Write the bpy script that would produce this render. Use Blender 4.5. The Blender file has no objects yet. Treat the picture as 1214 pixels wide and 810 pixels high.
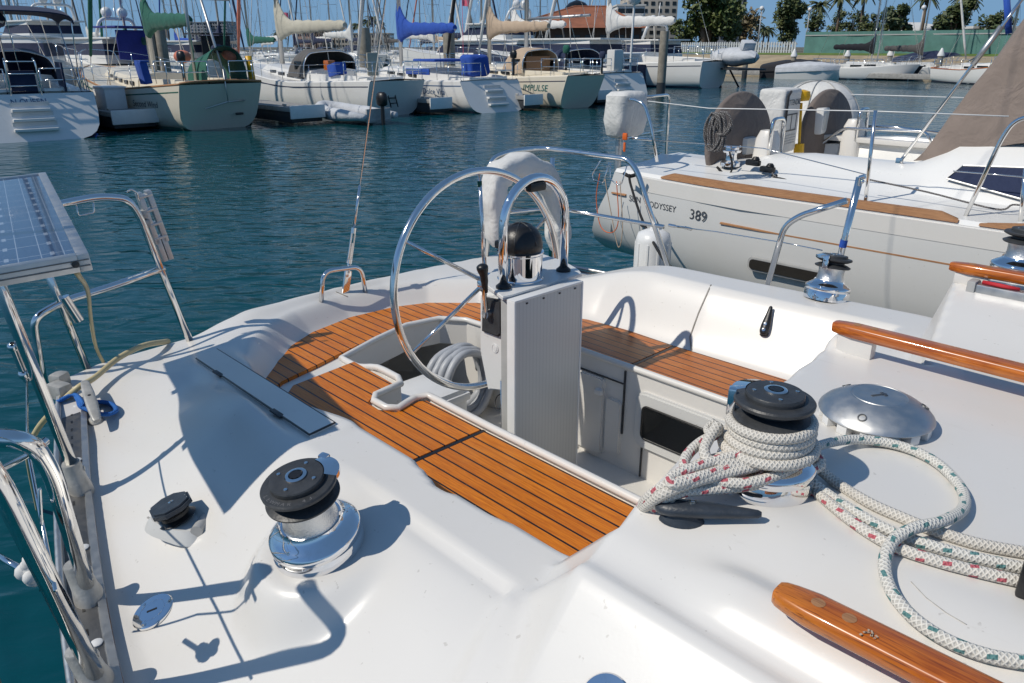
import bpy, bmesh, math, random
from mathutils import Vector, Matrix, noise
R = math.radians
SC = bpy.context.scene
COL = SC.collection
# ------------------------------------------------------------------ camera frame used to measure the photo
FPX = 900.0; PIT = R(21.2); CAMH = 2.3
SP, CP = math.sin(PIT), math.cos(PIT)
HEAD = math.atan2(-.719, .695)                 # heading of our yacht's bow
CH, SH = math.cos(HEAD), math.sin(HEAD)
RZ = Matrix.Rotation(HEAD, 4, 'Z')
def ray(px, py):
    a = (px-607)/FPX; b = (405-py)/FPX
    return (a, CP+b*SP, -SP+b*CP)
def wp(px, py, z):                              # pixel on a level z -> world
    d = ray(px, py); t = (z-CAMH)/d[2]
    return Vector((d[0]*t, d[1]*t, z))
def bp(x, y=None, z=None):                       # world -> boat frame (forward, port, up)
    if y is None: x, y, z = x
    return Vector((x*CH+y*SH, -x*SH+y*CH, z))
def L(px, py, z): return bp(wp(px, py, z))      # pixel on a level -> boat frame
def LP(px, py, p):                              # pixel on a fore-and-aft upright plane at p
    d = bp(*ray(px, py)); t = p/d[1]
    return Vector((d[0]*t, p, CAMH+d[2]*t))
def LF(px, py, f):                              # pixel on a cross-ship upright plane at f
    d = bp(*ray(px, py)); t = f/d[0]
    return Vector((f, d[1]*t, CAMH+d[2]*t))
def LD(px, py, t):                              # pixel at a depth along the view axis
    d = bp(*ray(px, py))
    return Vector((d[0]*t, d[1]*t, CAMH+d[2]*t))
def WB(v): return RZ @ Vector(v)                # boat frame -> world
def V(*a): return Vector(a)
def lerp(a, b, t): return a+(b-a)*t
def sstep(a, b, x):
    if a == b: return 1.0 if x >= a else 0.0
    t = max(0, min(1, (x-a)/(b-a))); return t*t*(3-2*t)
def spline(pts, n=8, closed=False):
    P = [Vector(p) for p in pts]; m = len(P); out = []
    if m < 3 and not closed: return P
    rng = m if closed else m-1
    for i in range(rng):
        p0 = P[(i-1) % m] if (closed or i > 0) else P[0]*2-P[1]
        p1 = P[i]; p2 = P[(i+1) % m]
        p3 = P[(i+2) % m] if (closed or i+2 < m) else P[-1]*2-P[-2]
        for k in range(n):
            t = k/n
            out.append(.5*((2*p1)+(p2-p0)*t+(2*p0-5*p1+4*p2-p3)*t*t+(3*p1-p0-3*p2+p3)*t**3))
    if not closed: out.append(P[-1])
    return out
def bend(pts, r, n=6):                          # polyline with its inner corners rounded
    P = [Vector(p) for p in pts]; out = [P[0]]
    for i in range(1, len(P)-1):
        a, b, c = P[i-1], P[i], P[i+1]
        d1 = (a-b); d2 = (c-b); rr = min(r, d1.length*.48, d2.length*.48)
        s = b+d1.normalized()*rr; e = b+d2.normalized()*rr
        for k in range(n+1):
            t = k/n; out.append(s*(1-t)**2+b*2*t*(1-t)+e*t*t)
    out.append(P[-1]); return out
# ------------------------------------------------------------------ mesh builder
class MB:
    def __init__(s): s.v = []; s.f = []; s.uv = {}
    def add(s, vs, fs, uvs=None):
        o = len(s.v); s.v += [Vector(v) for v in vs]
        for i, f in enumerate(fs):
            if uvs: s.uv[len(s.f)] = uvs[i]
            s.f.append(tuple(o+k for k in f))
        return s
    def box(s, c, sz, rot=None, bev=0.0, seg=2):
        bm = bmesh.new(); bmesh.ops.create_cube(bm, size=1)
        for v in bm.verts: v.co = Vector((v.co.x*sz[0], v.co.y*sz[1], v.co.z*sz[2]))
        if bev: bmesh.ops.bevel(bm, geom=bm.edges[:], offset=bev, segments=seg, profile=.6, affect='EDGES')
        M = Matrix.Translation(Vector(c)) @ ((rot.to_4x4() if hasattr(rot, 'to_4x4') else rot) if rot is not None else Matrix())
        bm.verts.index_update()
        s.add([M @ v.co for v in bm.verts], [[v.index for v in f.verts] for f in bm.faces]); bm.free(); return s
    def tube(s, pts, r, n=10, closed=False, cap=True, flat=1.0):
        P = [Vector(p) for p in pts]; m = len(P)
        rad = r if isinstance(r, (list, tuple)) else [r]*m
        T = []
        for i in range(m):
            a = P[i-1] if (i > 0 or closed) else P[i]; b = P[(i+1) % m] if (i < m-1 or closed) else P[i]
            t = b-a; T.append(t.normalized() if t.length > 1e-9 else (T[-1] if T else Vector((0, 0, 1))))
        up = Vector((0, 0, 1)) if abs(T[0].z) < .9 else Vector((1, 0, 0))
        N = T[0].cross(up).normalized(); vs = []; Ls = [0]
        for i in range(m):
            if i:
                N = (N-T[i]*N.dot(T[i])); N = N.normalized() if N.length > 1e-6 else T[i].orthogonal().normalized()
                Ls.append(Ls[-1]+(P[i]-P[i-1]).length)
            Bn = T[i].cross(N)
            for k in range(n):
                a = 2*math.pi*k/n
                vs.append(P[i]+N*(math.cos(a)*rad[i])+Bn*(math.sin(a)*rad[i]*flat))
        fs = []; uv = []
        for i in range(m if closed else m-1):
            j = (i+1) % m; l0 = Ls[i]; l1 = Ls[j] if j else Ls[i]+(P[0]-P[-1]).length
            for k in range(n):
                k2 = (k+1) % n
                fs.append((i*n+k, i*n+k2, j*n+k2, j*n+k))
                uv.append(((k/n, l0), ((k+1)/n, l0), ((k+1)/n, l1), (k/n, l1)))
        if cap and not closed:
            fs.append(tuple(reversed(range(n)))); uv.append(tuple((0, 0) for _ in range(n)))
            fs.append(tuple((m-1)*n+k for k in range(n))); uv.append(tuple((0, 0) for _ in range(n)))
        return s.add(vs, fs, uv)
    def lathe(s, prof, c=(0, 0, 0), n=40, M=None, a0=0, a1=360):
        full = abs(a1-a0) >= 360; cnt = n if full else n+1; vs = []; fs = []
        for (r, z) in prof:
            for k in range(cnt):
                a = R(a0+(a1-a0)*k/n); vs.append(Vector((r*math.cos(a), r*math.sin(a), z)))
        for i in range(len(prof)-1):
            for k in range(n):
                k2 = (k+1) % cnt
                fs.append((i*cnt+k, i*cnt+k2, (i+1)*cnt+k2, (i+1)*cnt+k))
        if full:
            if prof[0][0] > 1e-5: fs.append(tuple(reversed(range(cnt))))
            if prof[-1][0] > 1e-5: fs.append(tuple((len(prof)-1)*cnt+k for k in range(cnt)))
        X = Matrix.Translation(Vector(c)) @ (M.to_4x4() if M is not None else Matrix())
        return s.add([X @ v for v in vs], fs)
    def prism(s, poly, z0, z1, fn=None, bev=0.0):   # polygon in the plane, extruded; fn maps (x,y,z) into place
        bm = bmesh.new(); vs = [bm.verts.new((p[0], p[1], z0)) for p in poly]
        f = bm.faces.new(vs); bm.normal_update()
        r = bmesh.ops.extrude_face_region(bm, geom=[f])
        top = [e for e in r['geom'] if isinstance(e, bmesh.types.BMVert)]
        for v in top: v.co.z = z1
        bmesh.ops.recalc_face_normals(bm, faces=bm.faces[:])
        if bev:
            es = [e for e in bm.edges if all(abs(v.co.z-z1) < 1e-6 for v in e.verts)]
            bmesh.ops.bevel(bm, geom=es, offset=bev, segments=2, affect='EDGES')
        bm.verts.index_update()
        s.add([(Vector(fn(*v.co)) if fn else v.co.copy()) for v in bm.verts], [[v.index for v in f.verts] for f in bm.faces]); bm.free(); return s
    def loft(s, rings, closed=True, cap=False):
        m = len(rings); n = len(rings[0]); vs = [p for r in rings for p in r]; fs = []
        for i in range(m-1):
            for k in range(n if closed else n-1):
                k2 = (k+1) % n; fs.append((i*n+k, i*n+k2, (i+1)*n+k2, (i+1)*n+k))
        if cap: fs.append(tuple(reversed(range(n)))); fs.append(tuple((m-1)*n+k for k in range(n)))
        return s.add(vs, fs)
    def sheet(s, rings, th):                      # a lofted open sheet with a thickness
        m = len(rings); n = len(rings[0]); G = [[Vector(p) for p in r] for r in rings]; N = []
        for i in range(m):
            for k in range(n):
                a = G[min(i+1, m-1)][k]-G[max(i-1, 0)][k]; b = G[i][min(k+1, n-1)]-G[i][max(k-1, 0)]
                c = a.cross(b); N.append(c.normalized() if c.length > 1e-9 else Vector((0, 0, 1)))
        A = [p for r in G for p in r]; Bv = [A[i]-N[i]*th for i in range(len(A))]; o = len(A); fs = []
        for i in range(m-1):
            for k in range(n-1):
                q = (i*n+k, i*n+k+1, (i+1)*n+k+1, (i+1)*n+k); fs.append(q); fs.append(tuple(o+x for x in reversed(q)))
        bd = [i for i in range(n)]+[i*n+n-1 for i in range(1, m)]+[(m-1)*n+k for k in range(n-2, -1, -1)]+[i*n for i in range(m-2, 0, -1)]
        for i in range(len(bd)):
            a = bd[i]; b = bd[(i+1) % len(bd)]; fs.append((b, a, o+a, o+b))
        return s.add(A+Bv, fs)
    def ball(s, c, r, n=14, sz=(1, 1, 1)):
        prof = [(r*math.sin(math.pi*i/n), -r*math.cos(math.pi*i/n)) for i in range(n+1)]
        prof[0] = (1e-6, -r); prof[-1] = (1e-6, r)
        return s.lathe(prof, c, n*2, Matrix.Diagonal(Vector((sz[0], sz[1], sz[2]))))
    def text(s, body, size, fn, depth=0.0, align='LEFT', res=3, shear=0.0, bold=0.0):
        cu = bpy.data.curves.new('t', 'FONT'); cu.body = body; cu.size = size; cu.align_x = align; cu.extrude = depth
        cu.resolution_u = res; cu.shear = shear; cu.offset = bold; ob = bpy.data.objects.new('t', cu)
        me = bpy.data.meshes.new_from_object(ob)
        s.add([fn(v.co) for v in me.vertices], [list(p.vertices) for p in me.polygons])
        bpy.data.meshes.remove(me); bpy.data.objects.remove(ob); bpy.data.curves.remove(cu); return s
def set_props(o, label=None, cat=None, group=None, kind=None):
    if label: o['label'] = label
    if cat: o['category'] = cat
    if group: o['group'] = group
    if kind: o['kind'] = kind
def finish(me, smooth, mats):
    for m in (mats if isinstance(mats, (list, tuple)) else [mats]): me.materials.append(m)
    if smooth is not None:
        me.polygons.foreach_set('use_smooth', [True]*len(me.polygons))
        if smooth < 180: me.set_sharp_from_angle(angle=R(smooth))
def mesh_of(mb, name, mat, smooth=35):
    me = bpy.data.meshes.new(name); me.from_pydata(mb.v, [], mb.f); 
    if mb.uv:
        lay = me.uv_layers.new(name='UVMap').data
        for p in me.polygons:
            u = mb.uv.get(p.index)
            if u:
                for li, c in zip(p.loop_indices, u): lay[li].uv = c
    me.validate(); finish(me, smooth, mat); return me
def empty(name, base, label=None, cat=None, group=None, rot=HEAD, kind=None):
    """A thing: an Empty at its base (boat-frame point) turned like our yacht; children are modelled in the boat frame."""
    o = bpy.data.objects.new(name, None); COL.objects.link(o); o.empty_display_size = .1
    o.location = WB(base); o.rotation_euler = (0, 0, rot); set_props(o, label, cat, group, kind); return o
def part(mb, name, mat, parent, smooth=35, label=None):
    """A part or sub-part modelled in the boat frame."""
    o = bpy.data.objects.new(name, mesh_of(mb, name, mat, smooth)); COL.objects.link(o); o.parent = parent
    if parent.type == 'EMPTY' and parent.parent is None:
        M = Matrix.Translation(parent.location) @ Matrix.Rotation(parent.rotation_euler[2], 4, 'Z')
        o.matrix_parent_inverse = M.inverted() @ RZ
    if label: o['label'] = label
    return o
def single(mb, name, mat, label=None, cat=None, group=None, kind=None, smooth=35, world=False):
    """A top-level thing that is one mesh; modelled in the boat frame (or the world), origin put at its base."""
    if not world: mb.v = [RZ @ v for v in mb.v]
    xs = [v.x for v in mb.v]; ys = [v.y for v in mb.v]; zs = [v.z for v in mb.v]
    b = Vector(((min(xs)+max(xs))/2, (min(ys)+max(ys))/2, min(zs)))
    mb.v = [v-b for v in mb.v]
    o = bpy.data.objects.new(name, mesh_of(mb, name, mat, smooth)); COL.objects.link(o); o.location = b
    set_props(o, label, cat, group, kind); return o
def lpart(mb, name, mat, parent, smooth=35, label=None):
    """A part modelled in its thing's own local frame."""
    o = bpy.data.objects.new(name, mesh_of(mb, name, mat, smooth)); COL.objects.link(o); o.parent = parent
    if label: o['label'] = label
    return o
def copy_tree(o, parent=None):
    c = o.copy(); COL.objects.link(c); c.parent = parent
    if parent is not None: c.matrix_parent_inverse = o.matrix_parent_inverse.copy()
    for ch in [x for x in COL.objects if x.parent == o]: copy_tree(ch, c)
    return c
# ------------------------------------------------------------------ materials
def nt(name):
    m = bpy.data.materials.new(name); m.use_nodes = True; n = m.node_tree; b = n.nodes['Principled BSDF']
    return m, n, b
def node(n, t, **k):
    x = n.nodes.new(t)
    for a, v in k.items():
        if a in x.inputs: x.inputs[a].default_value = v
        else: setattr(x, a, v)
    return x
def math_(n, op, a, b=None, clamp=False):
    x = n.nodes.new('ShaderNodeMath'); x.operation = op; x.use_clamp = clamp
    for i, v in enumerate((a, b)):
        if v is None: continue
        if isinstance(v, (int, float)): x.inputs[i].default_value = v
        else: n.links.new(v, x.inputs[i])
    return x.outputs[0]
def mixc(n, fac, a, b):
    x = n.nodes.new('ShaderNodeMix'); x.data_type = 'RGBA'
    for i, v in ((0, fac), (6, a), (7, b)):
        if isinstance(v, (int, float)): x.inputs[i].default_value = v
        elif isinstance(v, tuple): x.inputs[i].default_value = (*v, 1) if len(v) == 3 else v
        else: n.links.new(v, x.inputs[i])
    return x.outputs[2]
def ramp(n, src, p0, p1):
    x = n.nodes.new('ShaderNodeMapRange'); x.inputs[1].default_value = p0; x.inputs[2].default_value = p1; x.interpolation_type = 'SMOOTHSTEP'
    n.links.new(src, x.inputs[0]); return x.outputs[0]
def bump(n, b, h, strength, dist, chain=None):
    x = n.nodes.new('ShaderNodeBump'); x.inputs['Strength'].default_value = strength; x.inputs['Distance'].default_value = dist
    n.links.new(h, x.inputs['Height'])
    if chain: n.links.new(chain, x.inputs['Normal'])
    if b: n.links.new(x.outputs[0], b.inputs['Normal'])
    return x.outputs[0]
def coords(n, which='Object', scale=(1, 1, 1), rot=(0, 0, 0)):
    t = n.nodes.new('ShaderNodeTexCoord'); m = n.nodes.new('ShaderNodeMapping'); m.inputs['Scale'].default_value = scale; m.inputs['Rotation'].default_value = rot
    n.links.new(t.outputs[which], m.inputs[0]); return m.outputs[0]
def noise_(n, vec, scale, detail=3, rough=.5, dist=0):
    x = n.nodes.new('ShaderNodeTexNoise'); x.inputs['Scale'].default_value = scale; x.inputs['Detail'].default_value = detail
    x.inputs['Roughness'].default_value = rough; x.inputs['Distortion'].default_value = dist
    n.links.new(vec, x.inputs['Vector']); return x.outputs[0]
def plain(name, col, rough=.5, metal=0., var=.12, scale=6., bmp=0., bscale=60., coat=0., spec=.5, sheen=0.):
    m, n, b = nt(name); v = coords(n)
    x = noise_(n, v, scale, 4, .6); y = ramp(n, x, .3, .7)
    c2 = tuple(c*(1-var) for c in col)
    n.links.new(mixc(n, y, col, c2), b.inputs['Base Color'])
    n.links.new(math_(n, 'MULTIPLY_ADD', noise_(n, v, scale*2.3, 3), rough*.3), b.inputs['Roughness'])
    b.inputs['Roughness'].links[0].from_node.inputs[2].default_value = rough*.85
    b.inputs['Metallic'].default_value = metal; b.inputs['Coat Weight'].default_value = coat; b.inputs['Coat Roughness'].default_value = .06
    b.inputs['Specular IOR Level'].default_value = spec; b.inputs['Sheen Weight'].default_value = sheen
    if bmp: bump(n, b, noise_(n, v, bscale, 3), bmp, .004)
    return m
M = {}
def make_materials():
    # moulded gelcoat: faint grime and scuffs
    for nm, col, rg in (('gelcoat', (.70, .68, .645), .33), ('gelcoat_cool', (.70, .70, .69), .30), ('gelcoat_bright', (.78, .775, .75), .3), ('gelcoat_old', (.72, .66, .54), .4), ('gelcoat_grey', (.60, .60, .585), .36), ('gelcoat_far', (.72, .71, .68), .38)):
        m, n, b = nt(nm); v = coords(n)
        g = ramp(n, noise_(n, v, 1.7, 5, .65), .45, .75); s = ramp(n, noise_(n, coords(n, scale=(1, 5, 1)), 9, 6, .7), .62, .74)
        sp = ramp(n, noise_(n, v, 70, 2, .5), .71, .76)
        c = mixc(n, math_(n, 'MULTIPLY', g, .35), col, (col[0]*.92, col[1]*.9, col[2]*.86))
        c = mixc(n, math_(n, 'MULTIPLY', s, .28), c, (col[0]*.78, col[1]*.76, col[2]*.72))
        c = mixc(n, math_(n, 'MULTIPLY', sp, .35), c, (.32, .29, .25))
        n.links.new(c, b.inputs['Base Color'])
        r = math_(n, 'MULTIPLY', noise_(n, v, 5, 5, .6), rg*.7); n.links.new(math_(n, 'ADD', r, rg*.65), b.inputs['Roughness'])
        b.inputs['Coat Weight'].default_value = .15; b.inputs['Coat Roughness'].default_value = .2
        ch = bump(n, None, noise_(n, v, 3.2, 2), .12, .01); bump(n, b, noise_(n, v, 160, 2), .06, .001, ch)
        M[nm] = m
    # non-skid moulded in fine grain
    m, n, b = nt('non_skid'); v = coords(n)
    vo = n.nodes.new('ShaderNodeTexVoronoi'); vo.inputs['Scale'].default_value = 260; n.links.new(v, vo.inputs[0])
    c = mixc(n, ramp(n, noise_(n, v, 4, 5, .7), .4, .75), (.66, .64, .60), (.58, .56, .52)); n.links.new(c, b.inputs['Base Color'])
    b.inputs['Roughness'].default_value = .5; bump(n, b, vo.outputs[0], .25, .001); M['non_skid'] = m
    # polished and brushed metal; the dull alloy is darkened to paint in toe-rail shade
    for nm, col, rg in (('steel', (.80, .79, .77), .09), ('chrome', (.86, .86, .87), .035), ('alum', (.58, .58, .57), .46), ('alum_dull_shaded', (.20, .20, .20), .55), ('knurled', (.70, .70, .69), .34)):
        m, n, b = nt(nm); v = coords(n); b.inputs['Metallic'].default_value = 1
        s = ramp(n, noise_(n, v, 25, 5, .7), .5, .8)
        n.links.new(mixc(n, math_(n, 'MULTIPLY', s, .3), col, (col[0]*.6, col[1]*.57, col[2]*.52)), b.inputs['Base Color'])
        n.links.new(math_(n, 'MULTIPLY_ADD', noise_(n, v, 40, 4), rg*.8), b.inputs['Roughness']); b.inputs['Roughness'].links[0].from_node.inputs[2].default_value = rg*.6
        if nm == 'knurled': bump(n, b, noise_(n, v, 420, 1), .6, .0015)
        M[nm] = m
    # teak planks with black caulking, fore and aft (object x = forward, y = port)
    for nm, w, off in (('teak_deck', .0475, .0), ('teak_deck_glancing', .043, .011)):
        m, n, b = nt(nm); t = n.nodes.new('ShaderNodeTexCoord'); sx = n.nodes.new('ShaderNodeSeparateXYZ'); n.links.new(t.outputs['Object'], sx.inputs[0])
        q = math_(n, 'DIVIDE', math_(n, 'ADD', sx.outputs[1], off), w); fr = math_(n, 'FRACT', q); fl = math_(n, 'FLOOR', q)
        line = math_(n, 'LESS_THAN', math_(n, 'ABSOLUTE', math_(n, 'SUBTRACT', fr, .5)), .44)
        wn = n.nodes.new('ShaderNodeTexWhiteNoise'); wn.noise_dimensions = '1D'; n.links.new(fl, wn.inputs['W'])
        gr = noise_(n, coords(n, scale=(3, 60, 60)), 3.5, 6, .65, .6); gr2 = noise_(n, coords(n, scale=(14, 220, 220)), 2, 3, .6)
        d, e = ((.74, .235, .014), (.47, .120, .007)) if nm == 'teak_deck' else ((.58, .19, .030), (.35, .090, .012))  # second pair paints the port seats' redder look under glancing light into the colour
        c = mixc(n, ramp(n, gr, .3, .72), d, e); c = mixc(n, math_(n, 'MULTIPLY', wn.outputs[0], .4), c, (e[0]*.85, e[1]*.75, e[2]*.8))
        c = mixc(n, math_(n, 'MULTIPLY', ramp(n, gr2, .55, .75), .4), c, (.13, .035, .006))
        wear = ramp(n, noise_(n, coords(n), 5, 5, .7), .5, .75); c = mixc(n, math_(n, 'MULTIPLY', wear, .25), c, (.55, .25, .07))
        c = mixc(n, line, (.012, .010, .009), c); n.links.new(c, b.inputs['Base Color'])
        n.links.new(math_(n, 'MULTIPLY_ADD', noise_(n, coords(n), 9, 5, .7), .34), b.inputs['Roughness']); b.inputs['Roughness'].links[0].from_node.inputs[2].default_value = .20
        b.inputs['Specular IOR Level'].default_value = .3; b.inputs['Coat Weight'].default_value = .10; b.inputs['Coat Roughness'].default_value = .14
        ch = bump(n, None, line, .5, .002); bump(n, b, gr2, .25, .001, ch); M[nm] = m
    # varnished hand rails, grain along object x
    m, n, b = nt('varnish'); gr = noise_(n, coords(n, scale=(2.5, 45, 45)), 3, 6, .6, .8); g2 = noise_(n, coords(n), 6, 4)
    c = mixc(n, ramp(n, gr, .3, .75), (.56, .150, .012), (.25, .045, .004)); c = mixc(n, math_(n, 'MULTIPLY', ramp(n, g2, .42, .66), .45), c, (.66, .23, .025)); c = mixc(n, math_(n, 'MULTIPLY', ramp(n, noise_(n, coords(n, scale=(6, 160, 160)), 3, 3), .54, .70), .75), c, (.11, .020, .003))
    n.links.new(c, b.inputs['Base Color']); b.inputs['Roughness'].default_value = .3; b.inputs['Coat Weight'].default_value = .5; b.inputs['Coat Roughness'].default_value = .08
    bump(n, b, gr, .12, .001); M['varnish'] = m
    m, n, b = nt('teak_weathered'); gr = noise_(n, coords(n, scale=(3, 50, 50)), 3, 6, .6, .8)
    n.links.new(mixc(n, ramp(n, gr, .3, .75), (.43, .22, .10), (.27, .125, .055)), b.inputs['Base Color']); b.inputs['Roughness'].default_value = .6; bump(n, b, gr, .3, .002); M['teak_weathered'] = m
    # braided rope with coloured flecks; u round the rope, v along it in metres
    for nm, base, fleck, fl_on in (('rope_red', (.74, .70, .63), (.45, .02, .06), 1), ('rope_green', (.75, .73, .67), (.0, .16, .17), 1), ('rope_plain', (.72, .68, .61), (.5, .3, .28), .0), ('rope_blue', (.02, .16, .55), (.03, .3, .8), .0), ('rope_grey', (.12, .11, .11), (.45, .44, .42), 2), ('rope_black', (.012, .012, .013), (.02, .02, .02), 0)):
        m, n, b = nt(nm); t = n.nodes.new('ShaderNodeTexCoord'); sx = n.nodes.new('ShaderNodeSeparateXYZ'); n.links.new(t.outputs['UV'], sx.inputs[0])
        u = math_(n, 'MULTIPLY', sx.outputs[0], 10.); v = math_(n, 'MULTIPLY', sx.outputs[1], 270.)
        a = math_(n, 'SINE', math_(n, 'MULTIPLY', math_(n, 'ADD', u, v), math.pi)); d = math_(n, 'SINE', math_(n, 'MULTIPLY', math_(n, 'SUBTRACT', u, v), math.pi))
        h = math_(n, 'MAXIMUM', a, d); hh = ramp(n, h, .1, .9)
        dirt = ramp(n, noise_(n, coords(n), 14, 4, .7), .4, .75)
        c = mixc(n, hh, tuple(x*.74 for x in base), base); c = mixc(n, math_(n, 'MULTIPLY', dirt, .3), c, tuple(x*.6 for x in base))
        if fl_on:
            vv = math_(n, 'MULTIPLY', sx.outputs[1], 30. if fl_on == 1 else 70.)
            cell = math_(n, 'FLOOR', vv); fv = math_(n, 'FRACT', vv)
            f1 = math_(n, 'LESS_THAN', math_(n, 'ABSOLUTE', math_(n, 'SUBTRACT', fv, .5)), .17 if fl_on == 1 else .25)
            uu = math_(n, 'FRACT', math_(n, 'ADD', math_(n, 'ADD', math_(n, 'MULTIPLY', sx.outputs[0], 3.), math_(n, 'MULTIPLY', cell, .37)), math_(n, 'MULTIPLY', fv, .35)))
            f2 = math_(n, 'LESS_THAN', math_(n, 'ABSOLUTE', math_(n, 'SUBTRACT', uu, .5)), .17); f3 = math_(n, 'MULTIPLY', math_(n, 'MULTIPLY', f1, f2), .85)
            c = mixc(n, f3, c, fleck)
        n.links.new(c, b.inputs['Base Color']); b.inputs['Roughness'].default_value = .8; bump(n, b, h, .55, .002); M[nm] = m
    # plastics, rubbers, canvas
    M['black'] = plain('black_plastic', (.012, .012, .013), .38, var=.3, scale=20, bmp=.15, bscale=200)
    M['dark'] = plain('dark_grey_plastic', (.045, .048, .052), .45, var=.35, scale=25, bmp=.2, bscale=150)
    M['emboss'] = plain('embossed_grey', (.15, .15, .155), .5)
    M['navy_plastic'] = plain('slate_plastic', (.035, .045, .06), .42, var=.3, scale=30, bmp=.2, bscale=160)
    M['white_plastic'] = plain('white_plastic', (.74, .74, .73), .35, var=.06, scale=8)
    M['grey_plastic'] = plain('grey_plastic', (.42, .42, .41), .5, var=.15, scale=10)
    M['dull_cast'] = plain('cast_alloy', (.50, .49, .46), .5, metal=.35, var=.25, scale=30, bmp=.3, bscale=90)
    M['glass_dark'] = plain('smoked_acrylic', (.010, .011, .012), .08, var=.3, scale=3)
    M['yellow'] = plain('yellow_plastic', (.75, .42, .01), .4, var=.1)
    M['orange'] = plain('orange_plastic', (.75, .14, .02), .5, var=.15)
    M['red_line'] = plain('red_cord', (.5, .02, .03), .7)
    M['hose'] = plain('cream_hose', (.60, .50, .28), .45, var=.15, scale=5)
    M['hose_grey'] = plain('grey_hose', (.40, .42, .45), .45, var=.15, scale=9)
    M['rust'] = plain('rust_stain', (.22, .10, .05), .7, var=.3, scale=40)
    M['seal'] = plain('seam_sealant', (.30, .28, .25), .7, var=.3, scale=30)
    M['ink'] = plain('dark_lettering', (.05, .055, .065), .4, var=.1)
    M['ink_blue'] = plain('blue_lettering', (.03, .10, .22), .4, var=.1)
    M['ink_teal'] = plain('teal_lettering', (.02, .15, .14), .4, var=.1)
    def canvas(nm, col, var=.18):
        m, n, b = nt(nm); v = coords(n)
        c = mixc(n, ramp(n, noise_(n, v, 3, 5, .65), .3, .75), col, tuple(x*(1-var) for x in col)); n.links.new(c, b.inputs['Base Color'])
        b.inputs['Roughness'].default_value = .85; b.inputs['Sheen Weight'].default_value = .1
        ch = bump(n, None, noise_(n, v, 5, 3, .6, 1.), .45, .05); bump(n, b, noise_(n, v, 300, 1), .15, .001, ch); M[nm] = m
    for nm, c in (('canvas_taupe', (.245, .195, .165)), ('canvas_brown', (.165, .135, .12)), ('canvas_navy', (.012, .022, .065)), ('canvas_blue', (.012, .075, .40)), ('canvas_green', (.008, .11, .075)), ('canvas_tan', (.50, .38, .27)),
                  ('canvas_cream', (.50, .47, .38)), ('canvas_grey', (.10, .095, .09)), ('canvas_white', (.70, .69, .66)), ('canvas_black', (.012, .013, .018)), ('canvas_rose', (.70, .22, .14)), ('canvas_pink', (.65, .13, .38)), ('tender_grey', (.55, .57, .60)),
                  ('canvas_royal', (.02, .03, .22)), ('flag_pink', (.85, .16, .24))): canvas(nm, c)
    # solar cells: dark blue squares, silver grid
    m, n, b = nt('solar_cells'); t = n.nodes.new('ShaderNodeTexCoord'); sx = n.nodes.new('ShaderNodeSeparateXYZ'); n.links.new(t.outputs['UV'], sx.inputs[0])
    def near(src, sc, wd):
        return math_(n, 'LESS_THAN', math_(n, 'ABSOLUTE', math_(n, 'SUBTRACT', math_(n, 'FRACT', math_(n, 'MULTIPLY', src, sc)), .5)), wd)
    gl = math_(n, 'MAXIMUM', near(sx.outputs[0], 8., .022), near(sx.outputs[1], 12., .014))
    cross = math_(n, 'MULTIPLY', near(sx.outputs[0], 4., .05), near(sx.outputs[1], 12., .14)); gl = math_(n, 'MAXIMUM', gl, cross)
    c = mixc(n, noise_(n, coords(n), 12, 3), (.010, .022, .075), (.018, .032, .09)); c = mixc(n, math_(n, 'MULTIPLY', gl, .65), c, (.42, .47, .55)); n.links.new(c, b.inputs['Base Color'])
    b.inputs['Roughness'].default_value = .22; b.inputs['Coat Weight'].default_value = .8; b.inputs['Coat Roughness'].default_value = .05; M['solar_cells'] = m
    # ribbed aluminium profile (folded cockpit table leaf): fine vertical ribs along object y
    m, n, b = nt('ribbed_panel'); t = n.nodes.new('ShaderNodeTexCoord'); sx = n.nodes.new('ShaderNodeSeparateXYZ'); n.links.new(t.outputs['Object'], sx.inputs[0])
    fr = math_(n, 'FRACT', math_(n, 'MULTIPLY', sx.outputs[1], 62.)); gv = ramp(n, math_(n, 'ABSOLUTE', math_(n, 'SUBTRACT', fr, .5)), .30, .46)
    st = ramp(n, noise_(n, coords(n, scale=(1, 1, .3)), 8, 5, .7), .55, .8)
    c = mixc(n, math_(n, 'MULTIPLY', gv, .28), (.56, .55, .52), (.36, .35, .33)); c = mixc(n, math_(n, 'MULTIPLY', st, .2), c, (.45, .40, .32)); n.links.new(c, b.inputs['Base Color'])
    b.inputs['Roughness'].default_value = .4; bump(n, b, gv, -.35, .002); M['ribbed_panel'] = m
import numpy as np
make_materials()
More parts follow.
